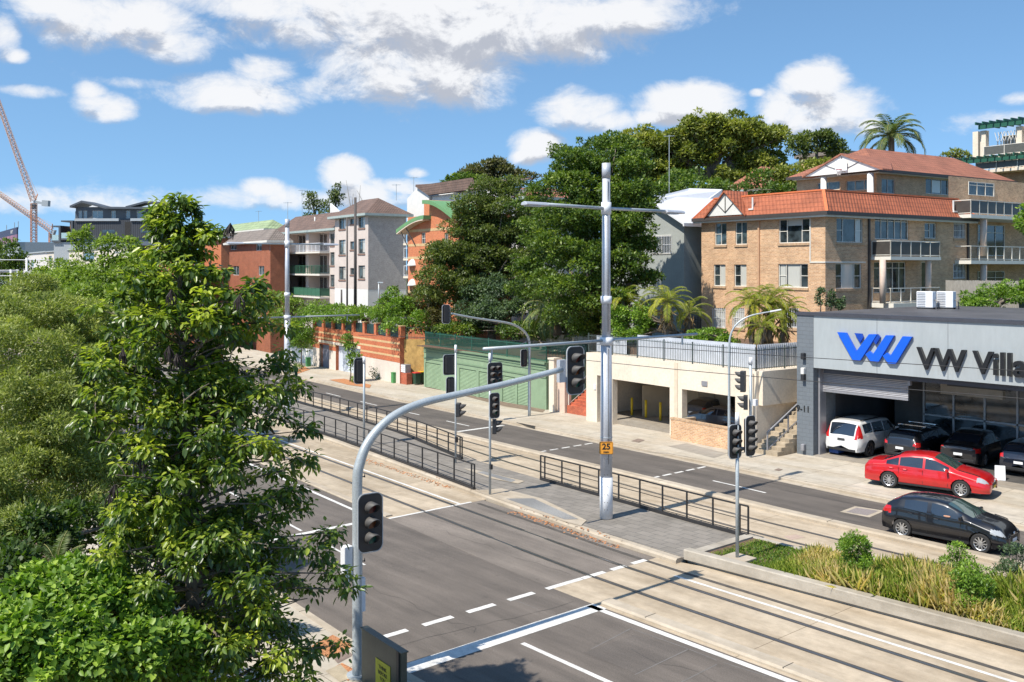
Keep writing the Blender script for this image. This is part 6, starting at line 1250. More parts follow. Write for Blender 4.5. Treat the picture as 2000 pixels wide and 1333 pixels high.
tree('grey green rounded tree at the end of the garage deck', hz(at(960, 650, 79)), [(940,575,48,30,79),(985,568,42,34,79),(920,615,40,32,78),(970,612,56,36,78),(1015,600,30,30,79)], 'grey', 18000, .7, .20)
tree('dark shrub filling the gap behind the sandstone wall', hz(at(1060, 655, 75)), [(1050,640,26,18,76),(1010,645,40,18,76),(1085,640,30,22,75),(1140,640,24,30,76),(1155,600,30,40,78),(900,645,50,16,78)], 'dark', 12000, .6, .22)
# --- hedge and street greenery on the left
tree('leafy green hedge hanging over the striped brick wall', V3(-82, 45, 3), [(610,612,25,14,93),(650,608,30,12,92),(700,612,40,13,90),(745,616,40,18,87),(790,620,36,24,84),(770,640,30,18,82),(820,630,24,22,80),(660,620,50,10,90)], 'bright', 13000, .55, .2, cat='hedge', name='hedge', tintb=.42)
tree('young bright tree rising above the hedge', V3(-80, 45, 3), [(765,575,14,18,85),(775,600,24,16,84),(752,592,12,10,85),(790,590,14,10,84)], 'bright', 2600, .45, .22, name='young_tree', trunk=.1)
tree('shrubs at the foot of the pale apartment block', V3(-100, 45, 3), [(535,590,40,22,100),(590,600,30,18,97),(520,620,30,24,98),(560,625,40,22,96),(500,600,30,20,100),(630,600,20,12,96)], 'lime', 5500, .7, .25, cat='shrub', name='shrub', tintb=.3)
tree('yellow green clipped shrub row on the hedge top', V3(-84, 46, 3), [(660,603,50,6,94),(720,606,34,6,93)], 'lime', 1800, .3, .15, cat='shrub', name='shrub')
for lab, bx, by, bl, n in (('small street tree with a round crown by the far footpath', 590, 722, [(592,640,26,24),(585,665,24,20),(600,672,18,16),(578,650,18,20)], 3600), ('slender young street tree in the orange mulch square', 683, 746, [(676,662,8,10),(684,680,13,12),(692,696,12,12),(680,676,9,10),(688,710,7,7)], 1500)):
    b = G(bx, by, .13); D = dep(b.x, b.y); t = tree(lab, b, [(*q, D) for q in bl], 'bright', n, .38, .20, trunk=.055, name='street_tree', limbs=6, tintb=.42)
for lab, x, y, bl, n, lm in (('small round shrub in the orange mulch square', 692, 748, [(693,742,9,7)], 350, 'bright'), ('low grassy shrub by the round street tree', 583, 722, [(583,716,9,5)], 250, 'lime'), ('dark spiky shrub against the pale base of the striped wall', 729, 742, [(728,727,6,10),(734,735,6,8)], 250, 'grey')):
    b = G(x, y, .13); D = dep(b.x, b.y); tree(lab, b, [(*q, D) for q in bl], lm, n, .2, .14, trunk=.02, cat='shrub', name='shrub', limbs=3)
# --- right side greenery
tree('bright green shrub mass above the corrugated fence', V3(-38, 46.5, 4), [(1235,628,44,30,60),(1205,620,28,26,60),(1260,642,24,20,60),(1225,655,30,14,59)], 'bright', 8000, .42, .15, cat='shrub', name='shrub')
tree('bright green shrub behind the curved street lamp', V3(-33, 45.5, 4), [(1385,662,36,20,56),(1420,672,28,18,55),(1350,672,24,12,56)], 'bright', 5500, .38, .14, cat='shrub', name='shrub')
tree('thick bright hedge behind the dealership roof', at(1940, 610, 57), [(1900,586,28,18,58),(1945,576,36,22,58),(1990,572,36,26,57),(2030,570,36,28,57),(1920,598,30,12,57)], 'bright', 11000, .42, .15, cat='hedge', name='hedge')
tree('green leaves at the right edge before the balconies', at(2030, 520, 52), [(2004,430,16,32,52),(2025,430,22,40,52)], 'bright', 2600, .4, .18)
for x, y0, y1, lab in ((1602, 560, 600, 'left spindly plant at the brick corner'), (1622, 568, 602, 'right spindly plant at the brick corner'), (1640, 585, 604, 'low bushy plant beside the brick corner')): tree(lab, at(x, 604, 57), [(x,(y0+y1)/2,8,(y1-y0)/2,57)], 'grey', 350, .2, .16, trunk=.03, cat='plant', name='plant', limbs=4)
# --- palms
def palm(label, base, top, nf, fl, lm, trunk_r, droop=1.0, leaflet=.45, up=.75, cat='palm', thick=1.0, seed=1, skirt=0):
    r_ = np.random.default_rng(seed); b = Vector(base); t = thing('palm_tree', label, cat, b); tp = Vector(top)-b
    mb = MB(); nn = 9; pts = [tp*(k/nn)+Vector((.05*math.sin(k*1.3), .05*math.cos(k), 0)) for k in range(nn+1)]; mb.tube(pts, [trunk_r*(1.15-.25*k/nn+.05*(k % 2)) for k in range(nn+1)], 10); smooth_(mb.build('trunk', M_bark, t))
    for f in range(nf):
        a = f*2.39996+r_.uniform(-.2, .2); el_ = up*math.pi/2*(1-f/nf)*1.05-.12; L = fl*r_.uniform(.85, 1.1); n = 14; p = tp.copy(); pts = [p.copy()]; e = el_
        for k in range(n): p = p+Vector((math.cos(a)*math.cos(e), math.sin(a)*math.cos(e), math.sin(e)))*L/n; e -= droop*1.9/n*(.5+k/n); pts.append(p.copy())
        P_, Dv, Nv = [], [], []
        for k in range(1, len(pts)-1):
            d = (pts[k+1]-pts[k-1]).normalized(); s_ = d.cross(Vector((0, 0, 1))).normalized(); u = s_.cross(d)
            for j in range(3):
                for sg_ in (1, -1):
                    P_.append(pts[k].lerp(pts[k+1], j/3)); q = s_*sg_*.85+d*.55-Vector((0, 0, .35+.2*r_.random()))+u*.15; Dv.append(q); Nv.append(u)
        P_, Dv, Nv = (np.array([tuple(v) for v in z]) for z in (P_, Dv, Nv)); m_ = len(P_); pos = np.repeat(np.linspace(0, 1, m_//6), 6)
        Ls = leaflet*fl*.45*(np.sin(np.pi*(.12+.8*pos))**.6)*r_.uniform(.85, 1.15, m_)
        fr = leaves('frond', P_, Dv, Nv, Ls, Ls*.10*thick, LM[lm], t, .5+r_.normal(0, .16, m_)+r_.normal(0, .12), 0)
        MB().tube(pts, [.03*fl/2.5]+[.02*fl/2.5]*(len(pts)-2)+[.005], 4).build('rachis', mat('frond_stem', (.22,.22,.06), .6), fr)
    if skirt:
        P_ = np.array([tuple(tp*(.45+.5*r_.random())+Vector((r_.normal()*trunk_r, r_.normal()*trunk_r, 0))) for _ in range(skirt)]); Dv = r_.normal(size=(skirt, 3))*.4+np.array((0, 0, -1)); leaves('dry_skirt', P_, Dv, r_.normal(size=(skirt, 3)), .7, .09, LEAF_DRY, t, r_.uniform(.2, .8, skirt), 0)
    return t
LEAF_DRY = leafmat('leaf_dry', (.12, .075, .03), (.26, .17, .08), (.42, .30, .15), trans=.15)
palm('tall feathery palm rising behind the salmon roof', hz(at(1742, 400, 96)), at(1742, 268, 96), 26, 4.2, 'palmd', .32, 1.2, .42, .95, thick=1.4, seed=3)
pb = V3(-39, 47, 3.8)
for k, (x, y, D, nf, fl, lm, yb, lab, sk) in enumerate(((1302, 590, 58, 20, 2.1, 'palm', 668, 'golden palm with a shaggy trunk rising over the podium', 160), (1218, 588, 61, 18, 2.1, 'palm', 668, 'golden palm directly right of the nearest pole', 60), (1345, 612, 60, 12, 2.0, 'palm', 668, 'smaller golden palm against the grey house', 40), (1470, 595, 54, 22, 1.9, 'palm', 695, 'left palm of the golden cluster before the brick block', 80), (1505, 588, 54.5, 22, 2.0, 'palm', 695, 'middle palm of the golden cluster before the brick block', 80), (1530, 612, 54, 20, 1.8, 'palm', 695, 'right palm of the golden cluster beside the dealership', 80), (1490, 640, 52.5, 12, 1.8, 'palm', 695, 'low palm at the foot of the golden cluster', 60), (1268, 612, 62, 12, 2.1, 'palm', 668, 'palm half hidden in the bright shrub mass', 40))):
    palm(lab, at(x, yb, D), at(x, y, D), nf, fl, lm, .16, 1.1, .40, .85, seed=10+k, thick=1.15, skirt=sk)
palm('wide arching cycad like palm above the sandstone wall', at(1085, 652, 73), at(1080, 612, 73), 26, 3.7, 'palmd', .4, 1.5, .36, .95, thick=1.5, seed=33, skirt=80)
palm('small pale agave like plant on the sandstone wall', at(1112, 662, 74), at(1112, 655, 74), 14, 1.4, 'grey', .1, .6, .3, .8, thick=3, seed=35, cat='plant')
# --- near left trees
tree('row of light green plane trees beyond the big tree, near part', V3(-48, 8, 0), [(200,560,90,50,53),(260,600,90,50,50),(100,560,50,40,56),(330,640,60,50,50),(150,640,90,50,50),(60,640,80,50,50),(300,560,60,50,50),(230,540,60,40,52),(160,560,60,40,54),(215,500,22,30,52),(250,480,10,14,52),(160,505,14,30,54),(120,585,50,36,54),(190,600,80,50,50),(80,610,50,30,54),(280,620,70,50,48),(205,478,12,12,52),(340,600,50,50,50),(155,470,5,12,54),(262,520,30,30,51)], 'lime', 60000, .55, .19, trunk=.22, kind=0, droop=.2)
tree('light green plane tree further along the near footpath', V3(-68, 8, 0), [(110,560,50,30,75),(60,580,45,26,78),(30,590,40,30,80),(130,530,20,30,72),(82,540,12,14,75)], 'lime', 9000, .7, .25, trunk=.2)
tree('feathery olive green bottlebrush filling the left edge', at(120, 1300, 25).lerp(Vector((-19, -1, 0)), .0)*1, [(40,580,60,40,30),(100,610,70,50,30),(180,700,80,70,27),(100,760,100,90,26),(40,860,90,80,24),(170,870,100,80,25),(90,960,110,70,23),(210,940,70,70,25),(60,620,90,50,26),(150,640,90,60,27),(30,700,90,80,24),(130,740,110,80,25),(60,820,110,90,23),(190,800,80,90,25),(20,920,100,80,22),(130,900,110,80,24),(230,700,60,70,27),(60,1010,100,60,21),(190,640,60,40,28),(0,600,60,40,26)], 'feather', 210000, .42, .11, wr=.26, trunk=.2, flat=.8, up=.3, tintb=.50, limbs=7, dens=.8)
tree('dark shaded understorey shrubs below the bottlebrush', V3(-20, 3, 0), [(60,1060,90,60,20),(180,1020,80,60,22),(250,1090,70,50,20),(20,1120,60,50,18)], 'dark', 9000, .4, .14, tintb=.2, cat='shrub', name='shrub')
tree('yellowish shrub glimpsed behind the big trunk', V3(-22, 9.0, 0), [(330,1030,60,60,23),(400,1060,40,50,23),(300,980,40,40,24)], 'lime', 6000, .35, .13, cat='shrub', name='shrub', tintb=.5)
tree('bright green broadleaf shrub in the bottom left corner', at(140, 1500, 15), [(60,1200,90,60,15.5),(170,1160,80,60,16),(120,1270,120,80,14.5),(260,1200,70,60,16),(20,1290,80,80,14),(230,1300,90,70,14.5),(330,1270,60,60,15.5),(120,1130,70,35,16.5)], 'bright', 26000, .32, .115, wr=.62, trunk=.1, flat=.8, tintb=.44, tintv=.26, cat='shrub', name='shrub', kind=1)
palm('small fan like palm in the dark understorey', at(110, 1150, 19), at(110, 1105, 19), 10, .8, 'palmd', .06, .5, .45, .95, thick=1.2, seed=51)
# --- the big foreground tree
bT = Vector(at(392, 1400, 17.2)); bT.z = 0
t = thing('flame_tree', 'big glossy leaved conical tree in the left foreground with hanging seed pods', 'tree', bT)
PR = [(380,303,14),(400,318,30),(425,352,62),(450,362,66),(480,345,72),(510,350,80),(540,370,125),(570,372,140),(610,365,165),(650,355,175),(700,362,190),(760,365,205),(820,390,225),(880,405,240),(950,410,205),(1010,405,215),(1050,425,230),(1085,440,245),(1130,420,275),(1180,415,265),(1240,400,250),(1300,400,240),(1360,400,230)]
def prof(y):
    for (y0, c0, w0), (y1, c1, w1) in zip(PR, PR[1:]):
        if y0 <= y <= y1: k = (y-y0)/(y1-y0); return c0+(c1-c0)*k, w0+(w1-w0)*k
    return PR[-1][1:]
def trunk_x(y): return 392-(1400-y)*.048 if y > 560 else 352-(560-y)*.05
br = MB(); tips = []; D0 = 17.2; top = at(305, 392, D0)
tp = [at(trunk_x(y), y, D0) for y in range(1400, 400, -50)]; tp[0] = bT+Vector((0, 0, -.2)); nT = len(tp); br.tube([p-bT for p in tp], [.19*(1-.93*k/(nT-1))+.012 for k in range(nT)], 12)
rr_ = random.Random(5); y = 400; ph = 0
fwd = Vector((-CA, SA, 0)); rgt = Vector((SA, CA, 0))
while y < 1360:
    cx, wpx = prof(y); root_y = min(1380, y+rr_.uniform(25, 75)*(1 if y > 500 else .4)); root = at(trunk_x(root_y), root_y, D0)
    for _ in range(2 if y < 560 else 4):
        ph += 2.4+rr_.uniform(-.4, .4); rad = wpx*D0/F; k = rr_.uniform(.62, 1.0); cc_ = at(cx, y+rr_.uniform(-18, 18), D0)
        end = cc_+rgt*math.cos(ph)*rad*k+fwd*math.sin(ph)*rad*.85*k; mid = root.lerp(end, .5)+Vector((0, 0, .10*(end-root).length-.1)); P = [root-bT, root.lerp(mid, .6)-bT, mid-bT, end-bT]
        r0 = .018+.028*(y-380)/1000; br.tube(P, [r0, r0*.8, r0*.55, r0*.2], 6); n_t = max(2, int(rad*k*2.6))
        for j in range(n_t):
            f = .38+.62*(j+rr_.random()*.8)/n_t; p = (P[0].lerp(P[2], f*1.6) if f < .62 else P[2].lerp(P[3], (f-.62)/.38)); q = p+Vector((rr_.gauss(0, .30), rr_.gauss(0, .30), rr_.gauss(.08, .16)))*min(1, .3+rad*.5); br.tube([p, p.lerp(q, .5)+Vector((0, 0, .03)), q], [.014, .011, .007], 4); tips.append(q)
        tips.append(P[3])
    y += 17 if y < 560 else 20
smooth_(br.build('trunk', M_bark, t))
T_ = np.array([tuple(q) for q in tips]); g_ = np.sin(T_[:, 0]*2.3+T_[:, 2]*1.1)+np.sin(T_[:, 1]*2.1-T_[:, 2]*1.9+1)+np.sin(T_[:, 2]*2.9+T_[:, 0]*1.2); T_ = T_[(g_ > -.75) | (T_[:, 2] > 8.2)]; nt_ = len(T_); per = int(44000/nt_); ci = np.repeat(np.arange(nt_), per); N_ = len(ci)
a = rng.uniform(0, 2*np.pi, N_); e = rng.uniform(-.75, .95, N_); d = np.stack([np.cos(a)*np.cos(e), np.sin(a)*np.cos(e), np.sin(e)], 1); r = rng.uniform(.05, .27, N_)[:, None]
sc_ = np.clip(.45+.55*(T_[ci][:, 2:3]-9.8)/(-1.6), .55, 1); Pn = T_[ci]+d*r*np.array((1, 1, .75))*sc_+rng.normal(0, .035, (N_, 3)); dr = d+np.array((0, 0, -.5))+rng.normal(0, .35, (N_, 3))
tt_ = .40+rng.normal(0, .11, nt_)[ci]+rng.normal(0, .12, N_)+.30*np.clip(e, -.4, 1)+(rng.random(nt_) < .30)[ci]*.30  # upward leaves tinted lighter, putting light from above into the leaf colour
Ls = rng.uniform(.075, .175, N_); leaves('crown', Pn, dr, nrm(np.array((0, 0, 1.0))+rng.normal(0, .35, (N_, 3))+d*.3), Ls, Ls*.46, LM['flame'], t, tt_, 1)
M_pod = mat('dark_seed_pod', (.022, .014, .012), .7)
for x, y in ((330, 690), (345, 705), (450, 450), (468, 590), (225, 960), (215, 978), (278, 905), (240, 695), (262, 1200), (180, 1185), (335, 580)):
    c = at(x, y, D0-1.3)-bT; m = MB()
    for _ in range(9): q = c+Vector((rr_.gauss(0, .05), rr_.gauss(0, .05), 0)); m.tube([c+Vector((0, 0, .12)), q, q+Vector((rr_.gauss(0, .03), rr_.gauss(0, .03), -.16))], [.004, .014, .003], 5)
    m.build('seed_pods', M_pod, t)
# --- planter grass and shrubs
def grass(name, label, npts, fn, lm, hgt, wd, parent=None):
    P_ = np.array([fn() for _ in range(npts)]); h = P_[:, 3]; d = rng.normal(0, .5, (npts, 3)); d[:, 2] = 1; o = leaves(name, P_[:, :3], d, rng.normal(size=(npts, 3)), h, np.maximum(.012, h*wd), lm, None, P_[:, 4], 1)
    return tag(o, label, 'grass', kind='stuff')
def gp():
    while True:
        s = -19.1+27*rng.random()**1.15; v = rng.uniform(pl(PF, s)+.36, 27.05); x = (s+19.2)
        k = math.sin(s*1.7+v*2.1)+math.sin(s*.9-v*1.3+2); b_ = math.sin(s*1.1+1.2)*math.cos(v*1.5+s*.5)
        if x < 3.2 and rng.random() > .30+.12*x: continue
        if x > 3 and v < pl(PF, s)+.62 and rng.random() < .75: continue
        far = min(1, max(0, (x-1.5)/4)); h = (.07 if x < 2.2 else .22+.34*far+.14*k*far)*rng.uniform(.6, 1.3); p = V3(s, v, .24)
        if x > 2.4 and v > 26.3: h *= 1.15
        dry = (.82 if b_+.25*k+rng.normal(0, .45) > -.05 else .30)+rng.normal(0, .1) if x > 2.4 else .2+rng.normal(0, .1)
        return (*p, h, dry)
M_grass = leafmat('long_grass', (.17, .30, .025), (.48, .50, .10), (.80, .60, .32), rough=.6, trans=.4)
grass('long_grass', 'long green and straw coloured grass filling the planter', 52000, gp, M_grass, 0, .035)
def sw_():
    s = rnd.uniform(-18.9, -13.8); v = rnd.uniform(24.5, 27); p = V3(s, v, .24); return (*p, rnd.uniform(.03, .09), .15+rng.normal(0, .1))
grass('ground_cover', 'short bright ground cover around the planter post footing', 6000, sw_, LM['bright'], 0, .6)
for lab, x, y, bl, lm, n in (('upright bushy green shrub in the planter, leftmost', 1672, 1140, [(1668,1068,30,22),(1680,1095,28,22),(1678,1122,24,16),(1655,1062,16,14)], 'bright', 4500), ('dense round green shrub in the planter, right of centre', 1900, 1205, [(1900,1130,36,30),(1895,1165,38,28),(1885,1195,28,16),(1925,1150,20,20)], 'bright', 6000), ('airy taller shrub standing behind the round one', 1880, 1150, [(1870,1075,18,12),(1862,1100,24,14),(1850,1125,18,14),(1885,1090,12,12)], 'bright', 1900), ('airy shrub at the right edge of the planter', 1985, 1150, [(1985,1075,20,14),(1975,1100,24,14),(1995,1125,22,14),(1960,1120,14,12)], 'grey', 1900)):
    b = G(x, y, .24); D = dep(b.x, b.y); tree(lab, b, [(*q, D) for q in bl], lm, n, .17, .085, wr=.4, trunk=.03, cat='shrub', name='shrub', limbs=8, tintb=.45)
# ================================================================ cars
def ip(tab, x):
    if x <= tab[0][0]: return tab[0][1]
    for (x0, y0), (x1, y1) in zip(tab, tab[1:]):
        if x <= x1: k = (x-x0)/(x1-x0+1e-9); return y0+(y1-y0)*k
    return tab[-1][1]
def sip(tab, x, w=.07): return (ip(tab, x-w)+ip(tab, x-w*.5)+ip(tab, x)+ip(tab, x+w*.5)+ip(tab, x+w))/5
def paint(name, c, metal=.3): 
    q = NT(name); p = q.n('ShaderNodeBsdfPrincipled'); q.l(p.outputs[0], q.out.inputs[0]); o = q.n('ShaderNodeTexCoord').outputs['Object']
    q.l(q.mix(q.rng(q.noise(o, 2.5, 4), .35, .65), tuple(v*.92 for v in c), tuple(v*1.08 for v in c)), p.inputs['Base Color']); p.inputs['Metallic'].default_value = metal; p.inputs['Roughness'].default_value = .32
    p.inputs['Coat Weight'].default_value = 1; p.inputs['Coat Roughness'].default_value = .03; return q.m
M_cglass = mat('car_glass', (.012, .018, .028), .04, .2, 2, spec=1.0, coat=1); M_wsg = mat('windscreen_glass', (.04, .075, .065), .04, .2, 2, spec=1.0, coat=1); M_tyre = mat('tyre_rubber', (.022, .021, .021), .8, .1, 8); M_rim = mat('alloy', (.50, .50, .50), .3, .05, 8, metal=.7)
M_tail = mat('tail_light_red', (.45, .012, .010), .15, .1, 9, coat=1); M_headl = mat('head_light', (.33, .35, .37), .12, .1, 9, coat=1); M_plast = mat('black_trim', (.018, .018, .019), .5); M_chr = mat('chrome', (.6, .6, .6), .15, 0, 3, metal=1)
def car(label, loc, rz, L, W, top, belt, wb, rw, wins, pcol, cowl, roofx, rglass, sill=.24, group=None, axc=0, tw=.74, headz=(.55, .80), tailz=(.70, .98), plate=(.75,.75,.75), spokes=10, cat='car', nm='parked_car', wagon=False, rimm=None):
    t = thing(nm, label, cat, loc, rz, group); hw = W/2; xf = axc+wb/2; xr = axc-wb/2
    xs = [-L/2+L*i/(int(L/.045)) for i in range(int(L/.045)+1)]; ends = .42
    def width(x):
        d = max(0, abs(x)-(L/2-ends))/ends; e = .20 if x > 0 else .12; return hw*(1-e*d**2.6-.03*(abs(x)/(L/2))**2)
    rings = []; NG, NL = 6, 15
    for x in xs:
        zt = sip(top, x); zb = min(sip(belt, x), zt-.03); w_ = width(x); gh = min(1, max(0, (zt-zb-.05)/.32)); 
        wt = w_*(tw*gh+.80*(1-gh)); wbel = w_*(.955*gh+.965*(1-gh)); ztc = zt-(.055*gh+.03*(1-gh)); pts = [(0, zt), (wt*.35, zt-.006), (wt*.7, zt-.022), (wt*.92, ztc+.012), (wt, ztc-.012)]
        for k in range(1, NG+1): f = k/NG; pts.append((wt+(wbel-wt)*(f**.85), ztc-.012+(zb-ztc+.012)*f))
        for k in range(1, NL+1):
            f = k/NL; z = zb+(sill-zb)*f; b = 1+.0*f; y = w_*(.965+.035*math.sin(min(1, f*2.6)*math.pi/2)-.055*max(0, f-.72)/.28-.012*math.sin(f*9)); pts.append((y, z))
        rings.append(pts)
    n = len(rings[0]); parts = {}
    def put(part, poly):
        P = parts.setdefault(part, ([], [], {})); ids = []
        for v in poly:
            key = (round(v[0], 4), round(v[1], 4), round(v[2], 4))
            if key not in P[2]: P[2][key] = len(P[0]); P[0].append(v)
            ids.append(P[2][key])
        if len(set(ids)) >= 3: P[1].append(tuple(ids))
    ra = rw*1.13
    def arch(x, y, z):
        for cx in (xf, xr):
            d = math.hypot(x-cx, z-rw)
            if d < ra: k = ra/max(d, .01); return (cx+(x-cx)*k, y, rw+(z-rw)*k)
        return (x, y, z)
    for i in range(len(xs)-1):
        for j in range(n-1):
            q = [(xs[i], *rings[i][j]), (xs[i+1], *rings[i+1][j]), (xs[i+1], *rings[i+1][j+1]), (xs[i], *rings[i][j+1])]
            cx = sum(v[0] for v in q)/4; cy = sum(v[1] for v in q)/4; cz = sum(v[2] for v in q)/4; nm_ = 'body'
            if j >= 4+NG-1:
                if any(math.hypot(cx-c, cz-rw) < ra for c in (xf, xr)): continue
                q = [arch(*v) for v in q]
            if 4 < j < 4+NG:
                for k, (a, b) in enumerate(wins):
                    if a < cx < b: nm_ = 'side_window%d' % k
            if j < 4 or (j == 4 and False):
                if cowl[0] > cx > cowl[1]: nm_ = 'windscreen'
                if rglass[0] < cx < rglass[1]: nm_ = 'rear_window'
            if nm_ == 'windscreen' and j == 3: nm_ = 'body'
            if nm_ == 'rear_window' and j == 3: nm_ = 'body'
            if cx > L/2-.46 and headz[0]+.02+.12*(L/2-cx) < cz < headz[1]-.05+.16*(L/2-cx) and cy > W*.29 and j >= 4: nm_ = 'head_light'
            if cx < -L/2+.34 and tailz[0] < cz < tailz[1] and cy > W*.26 and j >= 4: nm_ = 'tail_light'
            for sg in (1, -1):
                p = [(a, b*sg, c) for a, b, c in q]; put(nm_ if nm_ in ('body', 'windscreen', 'rear_window') else nm_+('L' if sg > 0 else 'R'), p if sg < 0 else p[::-1])
    for end, i in ((-1, 0), (1, len(xs)-1)):                          # closed nose and tail
        r = rings[i]; xe = xs[i]; c = (xe+end*.03, 0, .55)
        for j in range(n-1):
            for sg in (1, -1):
                a = (xe, r[j][0]*sg, r[j][1]); b = (xe, r[j+1][0]*sg, r[j+1][1]); f1_ = (xe+end*.03, a[1]*.8, .55+(a[2]-.55)*.8); f2_ = (xe+end*.03, b[1]*.8, .55+(b[2]-.55)*.8)
                bk_ = 'bumperL' if end < 0 else 'bumperR'; put(bk_, [a, b, f2_, f1_]); put(bk_, [f1_, f2_, c])
    mats = dict(body=pcol, bumper=pcol, windscreen=M_wsg, rear_window=M_cglass); objs = {}
    for k, (v, f, _) in parts.items():
        base = k.rstrip('LR').rstrip('0123456789'); m_ = mats.get(base, {'side_window': M_cglass, 'head_light': M_headl, 'tail_light': M_tail}.get(base)); mb = MB(); mb.v = v; mb.f = f
        o = mb.build(base, m_, t, smooth=base != 'bumper'); objs[k] = o
    mb = MB().box(-L/2+.25, L/2-.3, -hw*.9, hw*.9, sill-.04, sill+.05)
    for cx in (xf, xr): mb.box(cx-ra, cx+ra, -hw*.78, hw*.78, sill+.05, rw+ra-.02)
    mb.build('underbody', M_plast, t)
    gxs = [MB(), MB()]
    for s_, gx in zip((-1, 1), gxs):                                              # door seams and sills
        y = s_*(hw*.998)
        for x in [w[1]+.02 for w in wins[:-1]]+[wins[-1][1]-.02]: 
            if abs(x-xr) > ra*.7 and abs(x-xf) > ra*.6: gx.box(x-.006, x+.006, min(y, y+s_*.004), max(y, y+s_*.004), sill+.12, ip(belt, x)-.06)
        gx.box(xr+ra, xf-ra, min(y*.965, y*.985), max(y*.965, y*.985), sill-.02, sill+.06)
    for gx in gxs: gx.build('seams', M_plast, t)
    for s_ in (-1, 1):
        x = cowl[0]-.30; z = ip(belt, x)+.07; y = s_*(hw+.09); m = MB(); m.prism([(x+.08, y-.10, z-.06), (x+.08, y+.10, z-.05), (x+.06, y+.10, z+.07), (x+.06, y-.10, z+.08)], (-.09, 0, 0)); m.build('wing_mirror', pcol, t, bevel=.025)
        for w_ in wins[:-1] if len(wins) > 2 else wins: xx = w_[0]+.12; zz = ip(belt, xx)-.12; MB().tube([(xx-.0, s_*(hw*.985), zz), (xx+.04, s_*(hw+.025), zz), (xx+.16, s_*(hw+.025), zz), (xx+.2, s_*(hw*.985), zz)], .012, 5).build('door_handle', pcol, t)
    MB().box(L/2+.020, L/2+.038, -W*.20, W*.20, .40, .60).build('grille', M_plast, t, bevel=.005); MB().box(L/2+.036, L/2+.05, -.19, .19, .40, .50).build('number_plate', mat('plate%.2f%.2f' % plate[1:], plate, .5), t)
    zp = tailz[0]-.02; MB().box(-L/2-.05, -L/2-.032, -.19, .19, zp-.13, zp-.02).build('number_plate', mat('plate%.2f%.2f' % plate[1:], plate, .5), t); MB().box(-L/2-.036, -L/2+.02, -W*.38, W*.38, .30, .42).build('rear_bumper_trim', M_plast, t, bevel=.01)
    wp = None
    for cx in (xf, xr):
        for s_ in (-1, 1):
            if wp is None:
                tw_ = .21; ty = MB(); pr = [(.0, rw*.70), (.0, rw*.93), (.03, rw), (tw_-.03, rw), (tw_, rw*.93), (tw_, rw*.70)]; nn = 28
                for k in range(nn):
                    a = 2*math.pi*k/nn
                    for y_, r_ in pr: ty.v.append((r_*math.cos(a), -y_, r_*math.sin(a)))
                m_ = len(pr)
                for k in range(nn):
                    for q in range(m_-1): a = k*m_+q; b = ((k+1) % nn)*m_+q; ty.f.append((a, a+1, b+1, b))
                rm = MB(); rr = rw*.70
                for k in range(nn):
                    a0_, a1_ = 2*math.pi*k/nn, 2*math.pi*(k+1)/nn; rm.q(*[(r_*math.cos(a), y_, r_*math.sin(a)) for r_, a, y_ in ((rr, a0_, -.195), (rr, a1_, -.195), (rr*.90, a1_, -.18), (rr*.90, a0_, -.18))]); rm.q(*[(r_*math.cos(a), y_, r_*math.sin(a)) for r_, a, y_ in ((rr*.90, a0_, -.18), (rr*.90, a1_, -.18), (rr*.90, a1_, -.06), (rr*.90, a0_, -.06))])
                for k in range(spokes): a = 2*math.pi*k/spokes; rm.bar((.0, -.172, 0), (rr*.93*math.cos(a), -.18, rr*.93*math.sin(a)), .045 if spokes > 6 else .075, .03)
                rm.tube([(0, -.195, 0), (0, -.15, 0)], .06, 10); bk = MB().tube([(0, -.09, 0), (0, -.07, 0)], rr*.9, 20)
            w_ = bpy.data.objects.new('wheel', None); COL.objects.link(w_); w_.parent = t; w_.location = (cx, s_*(hw-.02)-(0 if s_ < 0 else 0), rw); w_.rotation_euler = (0, 0, 0 if s_ < 0 else math.pi)
            if wp is None: wp = (ty.build('tyre', M_tyre, w_, smooth=False), rm.build('rim', rimm or M_rim, w_), bk.build('brake', M_plast, w_))
            else:
                for o in wp: c = o.copy(); COL.objects.link(c); c.parent = w_
            w_.location.y = s_*(hw-.21)+(s_*.19 if s_ > 0 else -.19)*0+(-.0)
            w_.location.y = (hw-.215)*s_
    return t
P_red = paint('red_paint', (.52, .010, .012), .1); P_blk = paint('black_paint', (.009, .010, .014), .3); P_navy = paint('navy_paint', (.012, .017, .032), .4); P_wht = paint('white_paint_car', (.66, .66, .65), .0); P_gry = paint('silver_paint', (.10, .11, .13), .6)
def cpos(a, b, W, side=-1):              # centre of a car from its two near-side wheel contact pixels
    A, B = G(*a, .14), G(*b, .14); A.z = B.z = max(A.z, B.z); d = (B-A).normalized(); n_ = Vector((-d.y, d.x, 0)); return (A+B)/2+n_*(W/2-.1), math.atan2(d.y, d.x)
SED = dict(top=[(-2.41,.70),(-2.38,.98),(-2.25,1.06),(-1.70,1.10),(-1.05,1.41),(-.55,1.50),(.0,1.515),(.35,1.475),(1.22,1.05),(1.9,.93),(2.2,.84),(2.36,.70),(2.41,.56)], belt=[(-2.41,.90),(-1.5,.99),(0,.96),(1.1,.93),(2.41,.62)])
p, rz = cpos((1735,952), (1868,970), 1.82); p.z = .14; p.x += .12
rc = car('glossy red sedan parked across the dealership driveway', p, rz, 4.82, 1.82, SED['top'], SED['belt'], 2.775, .335, [(-1.52,-1.02),(-.97,-.08),(.0,.92)], P_red, (1.16, .34), None, (-1.68,-1.02), plate=(.75,.55,.02), headz=(.60,.82))
